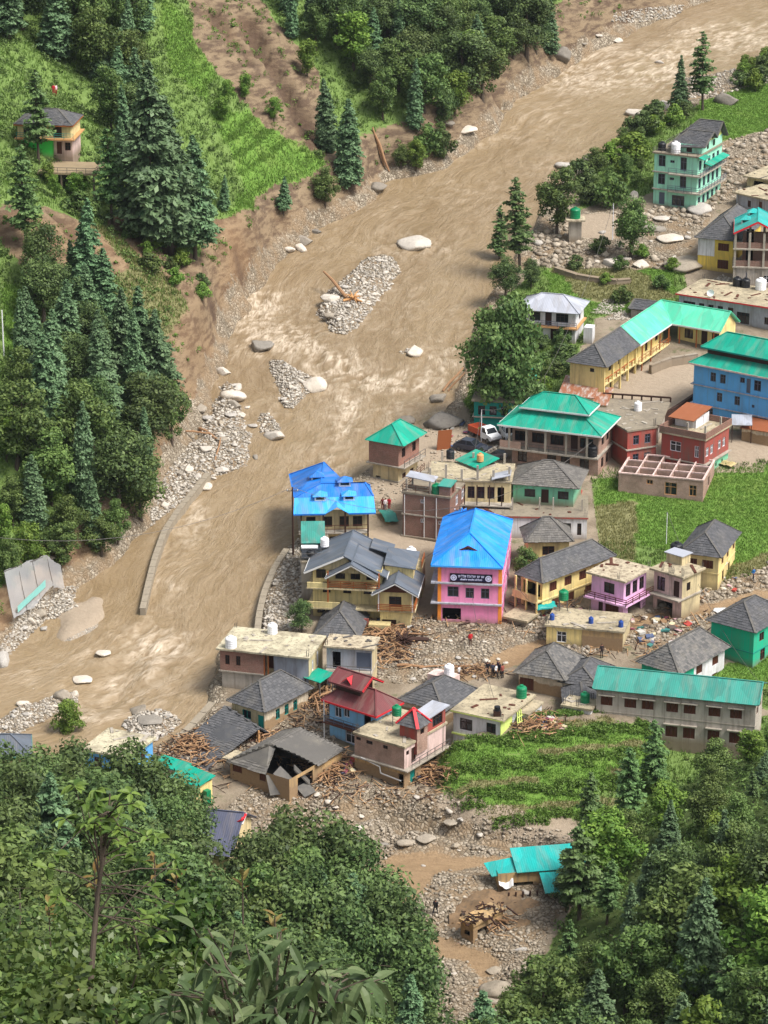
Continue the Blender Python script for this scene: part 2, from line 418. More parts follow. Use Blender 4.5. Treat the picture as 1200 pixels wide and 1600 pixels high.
BRIGHT = [[(325, 165), (430, 185), (520, 260), (510, 300), (440, 310), (400, 420), (350, 440), (330, 380), (380, 300)], [(930, 740), (1215, 725), (1215, 900), (1100, 880), (1000, 850), (930, 850)],
          [(690, 1190), (830, 1140), (1040, 1140), (1000, 1200), (900, 1260), (760, 1270), (690, 1230)], [(1090, 150), (1215, 130), (1215, 215), (1140, 220), (1080, 190)],
          [(1010, 1075), (1215, 1020), (1215, 1075), (1100, 1090)], [(840, 430), (900, 390), (1050, 400), (1060, 470), (900, 500)], [(250, -10), (330, 60), (330, 160), (270, 120)], [(0, 440), (50, 450), (50, 560), (0, 560)]]
RUBBLE = [[(560, 960), (700, 965), (860, 965), (850, 1010), (760, 1060), (620, 1070), (575, 1040)], [(400, 1225), (560, 1215), (690, 1240), (780, 1290), (900, 1300), (920, 1380), (860, 1450), (830, 1580), (790, 1700), (640, 1700), (620, 1520), (560, 1440), (420, 1400), (330, 1280)],
          [(830, 960), (1000, 960), (1110, 915), (1215, 880), (1215, 950), (1110, 975), (1060, 1010), (1000, 1000), (900, 1030), (830, 1040)], [(480, 1120), (560, 1000), (600, 1050), (520, 1160), (380, 1180), (260, 1190), (330, 1130), (410, 1120)],
          [(230, 1130), (330, 1090), (360, 1190), (250, 1200)], [(880, 330), (960, 330), (1060, 320), (1130, 220), (1215, 200), (1215, 300), (1120, 320), (1090, 380), (1060, 420), (900, 420), (820, 420), (830, 370)],
          [(560, 735), (690, 655), (780, 660), (800, 720), (700, 770), (640, 770), (590, 800)], [(410, 990), (470, 835), (560, 760), (560, 840), (480, 900), (470, 1000)]]
MUD = [[(850, 992), (790, 1015), (745, 1040), (690, 1065), (690, 1078), (760, 1058), (810, 1035), (860, 1010)], [(1215, 915), (1100, 940), (1000, 962), (930, 985), (960, 992), (1030, 975), (1120, 955), (1215, 932)],
       [(905, 1335), (820, 1340), (740, 1335), (620, 1330), (600, 1345), (660, 1365), (760, 1352), (905, 1352)], [(600, 1345), (690, 1360), (650, 1400), (640, 1450), (610, 1440)], [(640, 1450), (700, 1468), (775, 1495), (790, 1515), (760, 1530), (775, 1560), (765, 1620), (745, 1620), (750, 1540), (735, 1505), (660, 1490)]]
SILT = [[(945, 600), (1000, 570), (1090, 560), (1090, 640), (980, 660), (940, 640)], [(885, 335), (960, 335), (950, 375), (890, 370)], [(680, 1235), (900, 1285), (900, 1320), (780, 1300), (690, 1265)], [(575, 690), (700, 665), (800, 690), (790, 760), (650, 790), (570, 780)],
        [(780, 640), (1050, 620), (1100, 660), (1200, 690), (1200, 735), (930, 745), (780, 760)], [(560, 830), (690, 790), (690, 965), (600, 975)]]
c1 = np.zeros(GX.shape + (4,), np.float32); c2 = np.zeros(GX.shape + (4,), np.float32)
valley = (DH <= 0) & (SN <= 0)
steep_bank = (DH > -1) & (DH < 1.2 + 5.5 * fbm(GX * 0.09, GY * 0.09, 2))
c1[..., 0] = np.where(mask(*SCAR) | steep_bank, 1, 0) * (DH > -2)
c1[..., 1] = (mask(*RUBBLE) | (DR < 1.5)) & (DH < 1) & (SN < 3)
c1[..., 2] = mask(*MUD) & valley
c1[..., 3] = mask(*BRIGHT)
c2[..., 0] = (mask(*SILT) & valley) | mask(BARS['sil'][0])
c2[..., 1] = mask(*OLIVE)
WEED = [[(1000, 190), (1215, 120), (1215, 230), (1130, 230), (1010, 300), (900, 330), (905, 290), (960, 240)], [(830, 420), (900, 400), (1060, 400), (1080, 470), (930, 500), (870, 640), (800, 660), (820, 560), (800, 470)],
        [(925, 735), (1215, 720), (1215, 935), (1090, 900), (930, 870)], [(690, 1180), (830, 1135), (1215, 1120), (1215, 1250), (950, 1340), (900, 1290), (690, 1250)], [(1020, 1080), (1215, 1010), (1215, 1110), (1000, 1110)],
        [(720, 590), (800, 600), (790, 660), (730, 650)]]
c2[..., 2] = valley & ~mask(*WEED)
c2[..., 3] = (SN > 0)
def blur(a):
    b = a.copy()
    b[1:-1, 1:-1] = (a[1:-1, 1:-1] * 2 + a[:-2, 1:-1] + a[2:, 1:-1] + a[1:-1, :-2] + a[1:-1, 2:]) / 6
    return b
_a = P(740, 1300)[:2]; _b = P(800, 1140)[:2]; _n = np.array([-0.20, 1.0]); _n /= np.linalg.norm(_n); _L = (_b - _a) @ _n
_q = ((GX - _a[0]) * _n[0] + (GY - _a[1]) * _n[1]) / _L * 5 + 0.35 * (fbm(GX * 0.08, GY * 0.08, 2) - 0.5)
_i = (sdist(w_terr, GX, GY) < 0) & (_q > 0); _f = _q - np.floor(_q); BANK = _i & (_f < 0.3); c2[..., 1] = np.where(_i & (_f > .36) & (_f < .72) & (fbm(GX * .2, GY * .2, 4) > .38), 1, c2[..., 1])
c1[..., 3] = np.where(BANK, 1, c1[..., 3]); c2[..., 1] = np.where(BANK, 0, c2[..., 1])
c3 = np.zeros(GX.shape + (4,), np.float32); c3[..., 0] = (VV > 330) & (DH > -2); c3[..., 1] = GUL; c3[..., 3] = 1
c1 = blur(blur(c1)); c2 = blur(c2)

def grid_mesh(name, X, Y, Z):
    nx, ny = X.shape; V = np.stack([X, Y, Z], -1).reshape(-1, 3)
    idx = np.arange(nx * ny).reshape(nx, ny)
    Fq = np.stack([idx[:-1, :-1], idx[1:, :-1], idx[1:, 1:], idx[:-1, 1:]], -1).reshape(-1, 4)
    return V, Fq
# keep only what any nearby camera could see
V, Fq = grid_mesh('g', GX, GY, GZ)
me = np_mesh('ground', V, Fq, smooth=True)
for nm, c in (('cover_a', c1), ('cover_b', c2), ('cover_c', c3)):
    at = me.attributes.new(nm, 'FLOAT_COLOR', 'POINT'); at.data.foreach_set('color', c.reshape(-1))

m = NT('ground_mat'); p = m.pos()
nf = m.noise(p, 1.6, 6, 0.65); nm_ = m.noise(p, 0.28, 4, 0.6); nl = m.noise(p, 0.06, 3, 0.5)
grass = m.mix(nm_, (0.075, 0.135, 0.026), (0.14, 0.205, 0.05))
grass = m.mix(m.ramp(nf, (0.35, 0.0), (0.7, 1.0)), grass, m.hsv(grass, 0.5, 0.9, 1.5))
bright = m.mix(m.ramp(nf, (0.3, 0.0), (0.75, 1.0)), (0.085, 0.18, 0.024), (0.165, 0.275, 0.055))
bright = m.mix(m.ramp(nm_, (0.5, 0.0), (0.72, 0.6)), bright, (0.18, 0.235, 0.06))
olive = m.mix(nf, (0.12, 0.13, 0.05), (0.26, 0.24, 0.12))
scar = m.mix(nm_, (0.165, 0.117, 0.072), (0.275, 0.208, 0.133))
scar = m.mix(m.ramp(m.noise(m.mapping(p, (0.5, 0.5, 2.0)), 0.6, 5, 0.7), (0.44, 0.0), (0.58, 0.85)), scar, (0.085, 0.055, 0.038))
scar = m.mix(m.math('MULTIPLY', m.ramp(nl, (0.40, 0.15), (0.62, 0.8)), m.attr('cover_c', 'Fac')), scar, (0.33, 0.185, 0.085))
vd = m.voro(p, 2.2, 'F1', 'Color'); 
sep = m.add('ShaderNodeSeparateColor'); m.l.new(vd, sep.inputs[0])
ve = m.voro(p, 2.2, 'DISTANCE_TO_EDGE', 'Distance')
rub = m.mix(sep.outputs[0], (0.17, 0.14, 0.10), (0.40, 0.345, 0.27))
rub = m.mix(m.ramp(ve, (0.02, 1.0), (0.10, 0.0)), rub, (0.10, 0.075, 0.05))
rub = m.mix(m.ramp(nm_, (0.45, 0.0), (0.62, 0.75)), rub, (0.25, 0.175, 0.105))
mud = m.mix(m.noise(m.mapping(p, (1, 2.5, 1)), 0.9, 5, .7), (0.155, 0.10, 0.055), (0.36, 0.25, 0.145))
silt = m.mix(nf, (0.26, 0.205, 0.15), (0.38, 0.31, 0.235))
under = m.mix(nf, (0.05, 0.08, 0.02), (0.10, 0.14, 0.04))
def acol(n):
    a = m.add('ShaderNodeAttribute', attribute_name=n); s = m.add('ShaderNodeSeparateColor'); m.l.new(a.outputs['Color'], s.inputs[0]); return s.outputs, a.outputs['Alpha']
(ca, cal), (cb, cbl), (cc, ccl) = acol('cover_a'), acol('cover_b'), acol('cover_c')
scar = m.mix(m.math('MULTIPLY', cc[1], .8), scar, (0.075, 0.048, 0.034))
def edge(f):                                       # break the border of a cover with the fine noise
    return m.ramp(m.math('ADD', f, m.math('MULTIPLY', m.math('SUBTRACT', nf, 0.5), 0.9)), (0.42, 0.0), (0.58, 1.0))
earth = m.mix(m.ramp(nm_, (0.35, 0.0), (0.65, 1.0)), (0.175, 0.138, 0.098), (0.285, 0.235, 0.175))
earth = m.mix(m.ramp(m.noise(p, 0.5, 5, 0.7), (0.56, 0.0), (0.68, 0.7)), earth, (0.09, 0.105, 0.042))
col = m.mix(edge(cb[2]), grass, earth)
col = m.mix(edge(cbl), col, under)
col = m.mix(edge(cal), col, bright)
col = m.mix(edge(cb[1]), col, olive)
col = m.mix(edge(ca[0]), col, scar)
col = m.mix(edge(ca[1]), col, rub)
col = m.mix(edge(cb[0]), col, silt)
col = m.mix(edge(ca[2]), col, mud)
h = m.math('ADD', m.math('MULTIPLY', nf, 0.5), m.math('MULTIPLY', ve, m.math('MULTIPLY', m.math('SUBTRACT', ca[1], m.math('ADD', ca[2], cb[0]), clamp=True), 1.2)))
m.bump(h, 0.35, 0.9)
gm = m.done(col, m.math('SUBTRACT', 0.95, m.math('MULTIPLY', ca[2], 0.45)), 0.25)
g = link('ground', me, None, gm); tag(g, 'valley floor and hillsides of turf, eroded earth and flood rubble', 'ground', kind='structure')

# ================================================================== the river
wr = 0.55
wx = np.arange(-100, 110, wr); wy = np.arange(225, 760, wr)
WX, WY = np.meshgrid(wx, wy, indexing='ij')
wd_ = sdist(riv_poly, WX, WY)
# flow coordinates from the centre line
cl_px = [(1500, -60), (1200, 50), (1050, 110), (900, 180), (780, 270), (680, 350), (600, 440), (550, 560), (520, 680), (440, 800), (350, 900), (290, 1000), (180, 1080), (60, 1120), (-300, 1210)]
cl = wpoly(cl_px); seg = np.diff(cl, axis=0); sl = np.hypot(*seg.T); cum = np.concatenate([[0], np.cumsum(sl)])
best = np.full(WX.shape, 1e9); S = np.zeros(WX.shape); Tt = np.zeros(WX.shape); wsum = np.zeros(WX.shape)
for i in range(len(seg)):                          # smooth blend of the segments' own coordinates
    a = cl[i]; d = seg[i] / sl[i]
    t = np.clip((WX - a[0]) * d[0] + (WY - a[1]) * d[1], 0, sl[i])
    dx = WX - a[0] - t * d[0]; dy = WY - a[1] - t * d[1]; dist = np.hypot(dx, dy)
    sg = d[0] * dy - d[1] * dx
    w = 1 / (dist + 2.0) ** 4
    S += w * (cum[i] + t); Tt += w * np.sign(sg) * dist; wsum += w
S /= wsum; Tt /= wsum
WU, WV = proj(WX, WY, base(WY) + WATER_Z)
RAP = [(230, 1015, 60, 40, 1.3), (190, 1080, 55, 28, 1.2), (250, 1085, 50, 25, .8), (130, 1030, 60, 20, .5), (240, 960, 26, 18, .8), (430, 530, 60, 24, .7), (520, 580, 50, 24, .6), (640, 590, 50, 22, .4), (700, 570, 40, 22, .3),
       (655, 385, 60, 22, .6), (560, 360, 70, 24, .4), (500, 740, 50, 60, .75), (540, 680, 30, 60, .6), (640, 650, 70, 20, .5), (830, 200, 60, 40, .45), (980, 105, 110, 40, .5), (850, 260, 80, 30, .4), (1130, 60, 90, 22, .5), (900, 120, 60, 25, .5),
       (680, 240, 60, 18, .5), (780, 160, 50, 20, .5), (400, 480, 40, 25, .8), (290, 820, 30, 60, .55), (270, 900, 22, 50, .5), (60, 1065, 60, 20, .5), (600, 330, 60, 20, .35), (430, 650, 40, 25, .4), (130, 1110, 50, 25, .8), (720, 300, 80, 40, .35)]
rap = np.zeros(WX.shape)
for cu, cv, ru, rv, s in RAP:
    rap = np.maximum(rap, s * np.exp(-(((WU - cu) / ru) ** 2 + ((WV - cv) / rv) ** 2)))
for pl, wd2, s in (([(290, 995), (262, 1030), (215, 1062), (175, 1095), (145, 1122)], 13, 1.3), ([(238, 955), (232, 985), (240, 1020)], 10, .9), ([(395, 495), (440, 525), (500, 555), (560, 590), (620, 600)], 9, .8), ([(555, 630), (530, 690), (505, 735), (480, 775)], 9, 1.1), ([(455, 520), (520, 560), (540, 600), (640, 610), (680, 590)], 7, .6), ([(262, 840), (250, 880), (240, 930)], 6, .8), ([(120, 1130), (170, 1120), (230, 1100)], 12, .9), ([(620, 395), (600, 385), (700, 390)], 8, .8), ([(700, 240), (760, 225), (830, 190)], 7, .7), ([(900, 110), (980, 95), (1080, 85)], 8, .7), ([(20, 1055), (100, 1035), (160, 1010)], 6, .7)):
    rap = np.maximum(rap, s * np.exp(-(pdist(np.array(pl, float), WU, WV) / wd2) ** 2))
calm = np.clip(np.exp(-(((WU - 200) / 45) ** 2 + ((WV - 900) / 55) ** 2)) * 1.3, 0, 1)
warp = 5 * (fbm(S * 0.05, Tt * 0.12, 1) - 0.5)
warp2 = 4 * (fbm(S * 0.11 + 30, Tt * 0.2, 4) - 0.5)
n1 = fbm(S * 0.10 + warp2 * 0.2, (Tt + warp + warp2) * 0.28, 2, 4); n2 = fbm(S * 0.32, (Tt + warp) * 0.6, 3, 4); n3 = fbm(S * 0.8, Tt * 1.1, 5, 3)
lace = 1 - np.abs(2 * fbm(S * 0.16 + warp2 * 0.35, (Tt + warp + warp2) * 0.34, 6, 4) - 1)       # thin winding crests
lace2 = 1 - np.abs(2 * fbm(S * 0.40 + warp * 0.2, (Tt + warp2) * 0.62, 2, 3) - 1)
amp = (0.14 + 0.75 * rap) * (1 - 0.85 * calm)
WZ = base(WY) + WATER_Z + amp * (1.1 * (n1 - 0.5) + 1.2 * (n2 - 0.5) + 0.9 * (n3 - 0.5) + 0.5 * np.clip(lace - 0.8, 0, 1) + 0.5 * np.clip(lace2 - 0.8, 0, 1))
foam = np.clip((lace - 0.905) * 9, 0, 1) * (0.16 + 1.0 * rap) + np.clip((lace2 - 0.90) * 8, 0, 1) * (0.05 + 1.1 * rap) + rap * np.clip((n3 - 0.44) * 4, 0, 1) * 0.9 + np.clip(rap - .55, 0, 1) * np.clip((n2 - .38) * 4, 0, 1)
foam *= 0.35 + 1.3 * sstep(0.35, 0.65, fbm(WX * 0.03, WY * 0.03, 7)); foam = np.clip(1.5 * foam * (1 - 0.9 * calm), 0, 1)
tone = fbm(S * 0.03, Tt * 0.1, 0, 4)
GW = gz(WX, WY); keep = (wd_ < 6) & (WZ > GW - 1.2)
V, Fq = grid_mesh('w', WX, WY, WZ)
kf = keep.reshape(-1)[Fq].any(1); Fq = Fq[kf]
used = np.zeros(len(V), bool); used[Fq.ravel()] = True; rem = np.cumsum(used) - 1
me = np_mesh('river', V[used], rem[Fq], smooth=True)
for nm, c in (('foam', foam), ('tone', tone)):
    at = me.attributes.new(nm, 'FLOAT', 'POINT'); at.data.foreach_set('value', c.reshape(-1)[used].astype(np.float32))
at = me.attributes.new('flow', 'FLOAT_VECTOR', 'POINT')
at.data.foreach_set('vector', np.stack([S * 0.35, Tt + warp, 0 * S], -1).reshape(-1, 3)[used].astype(np.float32).ravel())
m = NT('muddy_water')
fl = m.attr('flow', 'Vector'); fo = m.attr('foam'); tn = m.attr('tone')
f1 = m.noise(fl, 0.7, 6, 0.62, 0.6); f2 = m.noise(fl, 2.4, 5, 0.6, 0.4)
col = m.mix(m.ramp(tn, (0.35, 0.0), (0.65, 1.0)), (0.205, 0.143, 0.077), (0.250, 0.180, 0.101))
col = m.mix(m.ramp(f1, (0.42, 0.0), (0.64, 0.75)), col, (0.295, 0.222, 0.140))
col = m.mix(m.ramp(f2, (0.32, 0.6), (0.48, 0.0)), col, (0.19, 0.132, 0.077))
ff = m.math('MULTIPLY', fo, m.ramp(f2, (0.38, 0.15), (0.6, 1.0)))
col = m.mix(ff, col, (0.55, 0.46, 0.355))
m.bump(m.math('ADD', f1, m.math('MULTIPLY', f2, 0.6)), 0.22, 1.0)
w = link('river', me, None, m.done(col, 0.33, 0.45)); tag(w, 'brown silt laden river in flood with streaks of foam', 'river', kind='structure')
# ================================================================== building kit
def plaster(name, rgb, dirt=0.35, dcol=(0.16, 0.13, 0.10), rough=0.85, mud=None, scale=0.6, splash=True):
    m = NT(name); o = m.coord(); c = srgb(*rgb)
    n1 = m.noise(m.mapping(o, (1, 1, 0.35)), scale * 1.4, 5, 0.65); n2 = m.noise(o, 4.0, 3, 0.6)
    col = m.mix(m.ramp(n1, (0.45, 0.0), (0.75, dirt)), c, dcol)
    col = m.mix(m.math('MULTIPLY', n2, 0.22), col, m.hsv(c, 0.5, 0.9, 0.6))
    zs = m.add('ShaderNodeSeparateXYZ'); m.l.new(o, zs.inputs[0])     # splashed earth at the foot of the wall, rain streaks
    st = m.noise(m.mapping(o, (3.2, 3.2, 0.12)), 1.0, 4, 0.6); col = m.mix(m.ramp(st, (0.50, 0.0), (0.70, dirt * 0.9)), col, m.hsv(dcol, 0.5, 0.8, 1.0))
    q0 = m.math('ADD', zs.outputs[2], m.math('MULTIPLY', m.math('SUBTRACT', n1, 0.5), 1.4)); col = m.mix(m.ramp(m.math('MULTIPLY', q0, 0.1), (0.0, 0.8), (0.10, 0.0)), col, (0.22, 0.165, 0.11)) if splash else col
    if mud is not None:                            # flood mud left on the wall up to a wavy tide line
        z = m.add('ShaderNodeSeparateXYZ'); m.l.new(o, z.inputs[0])
        q = m.math('ADD', z.outputs[2], m.math('MULTIPLY', m.math('SUBTRACT', n1, 0.5), 1.2))
        col = m.mix(m.ramp(m.math('DIVIDE', q, 10.0), (max(0.0, mud / 10 - 0.006), 1.0), (mud / 10 + 0.006, 0.0)), col, m.mix(n2, (0.24, 0.16, 0.09), (0.36, 0.25, 0.15)))
    m.bump(n2, 0.03, 0.5); return m.done(col, rough, 0.2)
def metal_roof(name, rgb, seam=1.6, rust=0.0, dirt=0.38, rough=0.42):
    m = NT(name); uv = m.coord('UV'); o = m.coord(); c = srgb(*rgb)
    sx = m.add('ShaderNodeSeparateXYZ'); m.l.new(uv, sx.inputs[0])
    w = m.math('SINE', m.math('MULTIPLY', sx.outputs[0], 2 * math.pi / 0.22))
    fr = m.math('FRACT', m.math('MULTIPLY', sx.outputs[0], 1 / 0.95))
    seamf = m.ramp(fr, (0.0, 1.0), (0.035, 0.0))
    n1 = m.noise(m.mapping(uv, (1.6, 0.25, 1)), 1.0, 5, 0.6); n2 = m.noise(o, 0.5, 4, 0.6)
    col = m.mix(m.ramp(n1, (0.42, 0.0), (0.75, dirt)), c, m.hsv(c, 0.5, 0.6, 0.75))
    col = m.mix(m.ramp(n2, (0.42, 0.0), (0.72, 0.28)), col, m.hsv(c, 0.5, 0.85, 1.15))
    col = m.mix(m.math('MULTIPLY', seamf, 0.25), col, m.hsv(c, 0.5, 1.0, 0.6))
    n3 = m.noise(m.mapping(uv, (0.9, 0.12, 1)), 1.0, 5, 0.7); col = m.mix(m.ramp(n3, (0.50, 0.0), (0.72, 0.45)), col, (0.28, 0.235, 0.19)); pt = m.voro(m.mapping(uv, (1.05, 0.42, 1)), 1.0, 'F1', 'Color'); sc_ = m.add('ShaderNodeSeparateColor'); m.l.new(pt, sc_.inputs[0]); col = m.hsv(col, 0.5, 1.0, m.math('ADD', 0.82, m.math('MULTIPLY', sc_.outputs[0], 0.3)))
    if rust: col = m.mix(m.ramp(m.noise(m.mapping(uv, (1.2, 0.35, 1)), 1.3, 5, 0.7), (0.5 - rust * 0.3, 0.0), (0.62 - rust * 0.2, 0.9)), col, (0.27, 0.085, 0.03))
    m.bump(w, 0.012, 0.4); return m.done(col, rough, 0.3)
def slate_mat(name, a, b, moss=0.0):
    m = NT(name); t = m.attr('tint'); o = m.coord(); n = m.noise(o, 3.0, 4, 0.65); n2 = m.noise(o, 0.45, 4, 0.6)
    col = m.mix(t, a, b); col = m.mix(m.math('MULTIPLY', n, 0.45), col, m.hsv(col, 0.5, 1, 0.55))
    col = m.mix(m.ramp(n2, (0.5, 0.0), (0.72, 0.3 + moss)), col, (0.22, 0.20, 0.165))
    m.bump(n, 0.03, 0.6); return m.done(col, 0.72, 0.3)
def brick_mat(name, a=(0.27, 0.10, 0.07), b=(0.36, 0.16, 0.115), mort=(0.36, 0.31, 0.27)):
    m = NT(name); o = m.coord(); g = m.add('ShaderNodeNewGeometry')
    sp_ = m.add('ShaderNodeSeparateXYZ'); m.l.new(o, sp_.inputs[0])
    cv = m.add('ShaderNodeCombineXYZ'); m.l.new(m.math('ADD', sp_.outputs[0], sp_.outputs[1]), cv.inputs[0]); m.l.new(sp_.outputs[2], cv.inputs[1])
    br = m.add('ShaderNodeTexBrick'); m.l.new(cv.outputs[0], br.inputs['Vector'])
    br.inputs['Color1'].default_value = (*a, 1); br.inputs['Color2'].default_value = (*b, 1); br.inputs['Mortar'].default_value = (*mort, 1)
    br.inputs['Scale'].default_value = 4.2; br.inputs['Mortar Size'].default_value = 0.03; br.inputs['Row Height'].default_value = 0.33
    n = m.noise(o, 0.9, 5, 0.65)
    col = m.mix(m.ramp(n, (0.42, 0.0), (0.7, 0.6)), br.outputs[0], (0.16, 0.12, 0.09))
    m.bump(br.outputs['Fac'], 0.02, 0.5); return m.done(col, 0.9, 0.15)
def plain(name, rgb, rough=0.6, spec=0.3, var=0.25, metal=0.0):
    m = NT(name); c = srgb(*rgb); n = m.noise(m.coord(), 2.5, 4, 0.6)
    return m.done(m.mix(m.math('MULTIPLY', n, var * 1.6), c, m.hsv(c, 0.5, 0.9, 0.5)), rough, spec, metal)
class Mats(dict):
    def __missing__(s, k): return s['w_' + k] if not k.startswith('w_') else dict.__getitem__(s, 'w_white')
M = Mats()
M['glass'] = (lambda m: m.done((0.018, 0.022, 0.028), 0.12, 0.6))(NT('window_glass'))
M['void'] = plain('interior_shade', (28, 25, 24), 0.9, 0.05)  # near-black colour that paints the shade of room interiors
M['wood'] = plain('brown_timber', (92, 52, 38), 0.6); M['woodd'] = plain('dark_timber', (62, 40, 32), 0.7); M['woodl'] = plain('raw_timber', (196, 148, 98), 0.8)
M['woodo'] = plain('varnished_timber', (170, 98, 52), 0.5)
M['greyf'] = plain('grey_painted_frame', (92, 100, 118), 0.5); M['whitef'] = plain('white_frame', (232, 232, 238), 0.5, var=0.1)
M['iron'] = plain('dull_iron', (96, 92, 90), 0.5); M['conc'] = plaster('concrete', (172, 164, 152), 0.55, (0.12, 0.10, 0.08))
M['concroof'] = plaster('weathered_concrete_roof', (180, 168, 142), 0.9, (0.12, 0.10, 0.07), scale=0.35)
M['concpale'] = plaster('pale_concrete_roof', (194, 186, 160), 1.0, (0.15, 0.12, 0.085), scale=0.35)
M['concroofd'] = plaster('dark_concrete_roof', (142, 132, 116), 0.6, (0.10, 0.085, 0.07), scale=0.4)
M['rustbr'] = plaster('plaster_rust_peel', (188, 176, 152), 1.0, (0.13, 0.085, 0.06), scale=0.8)
M['brick'] = brick_mat('red_brick'); M['brickp'] = brick_mat('pale_brick', (0.36, 0.20, 0.15), (0.45, 0.27, 0.21), (0.45, 0.40, 0.35)); M['bricko'] = brick_mat('dark_brick', (0.20, 0.085, 0.065), (0.27, 0.125, 0.095), (0.30, 0.26, 0.22))
M['slate'] = slate_mat('slate', (0.080, 0.082, 0.090), (0.132, 0.132, 0.140)); M['slateo'] = slate_mat('old_slate', (0.115, 0.109, 0.102), (0.19, 0.177, 0.163), 0.2); M['slated'] = slate_mat('dark_slate', (0.075, 0.077, 0.085), (0.120, 0.120, 0.130))
M['slatem'] = slate_mat('mossy_slate', (0.095, 0.095, 0.098), (0.20, 0.19, 0.18), 0.35)
M['blue'] = metal_roof('royal_blue_sheet', (4, 112, 204)); M['cyan'] = metal_roof('sky_blue_sheet', (42, 158, 238)); M['azure'] = metal_roof('azure_sheet', (0, 138, 240), dirt=0.2)
M['teal'] = metal_roof('teal_sheet', (0, 152, 128)); M['tealw'] = metal_roof('weathered_teal_sheet', (56, 140, 128), dirt=0.5); M['aqua'] = metal_roof('aqua_sheet', (84, 200, 164)); M['turq'] = metal_roof('turquoise_sheet', (20, 164, 160))
M['tin'] = metal_roof('galvanised_sheet', (168, 172, 184), rough=0.45, dirt=0.4); M['rusty'] = metal_roof('rusty_sheet', (176, 110, 82), rust=0.9); M['tinrust'] = metal_roof('streaked_sheet', (186, 178, 174), rust=0.45)
M['maroon'] = metal_roof('maroon_sheet', (112, 60, 62), rough=0.35); M['charcoal'] = metal_roof('charcoal_sheet', (92, 100, 112), rough=0.5, dirt=0.15); M['inkroof'] = metal_roof('ink_blue_sheet', (84, 88, 108), dirt=0.2)
M['redtrim'] = plain('red_trim', (214, 40, 52), 0.5); M['whitetrim'] = plain('white_trim', (226, 226, 226), 0.5, var=0.12); M['teald'] = plain('teal_trim', (20, 140, 130), 0.5)
for k, c, d, mu in (('pink', (246, 150, 196), .18, None), ('lilac', (232, 184, 224), .3, None), ('yellow', (234, 212, 144), .35, None), ('yellowb', (232, 200, 92), .35, None), ('cream', (226, 208, 150), .35, None), ('creamd', (206, 190, 150), .45, None),
                    ('mint', (160, 226, 200), .25, None), ('mintd', (126, 206, 170), .35, None), ('teal_w', (24, 178, 140), .2, None), ('bluew', (96, 172, 232), .2, None), ('bluel', (138, 196, 236), .25, None),
                    ('white', (226, 226, 230), .35, None), ('grey', (186, 178, 168), .5, None), ('greyb', (168, 172, 184), .45, None), ('lime', (214, 232, 130), .15, None), ('rose', (224, 196, 190), .45, None),
                    ('redw', (164, 78, 70), .5, None), ('greenw', (70, 220, 90), .15, None), ('mudw', (190, 158, 112), .6, 1.6), ('mudt', (120, 196, 190), .3, 3.1), ('mudc', (214, 200, 176), .5, 1.4), ('orange', (246, 148, 58), .1, None), ('sand', (214, 196, 150), .4, None)):
    M['w_' + k] = plaster('plaster_' + k, c, min(.75, d * 1.5), mud=mu)

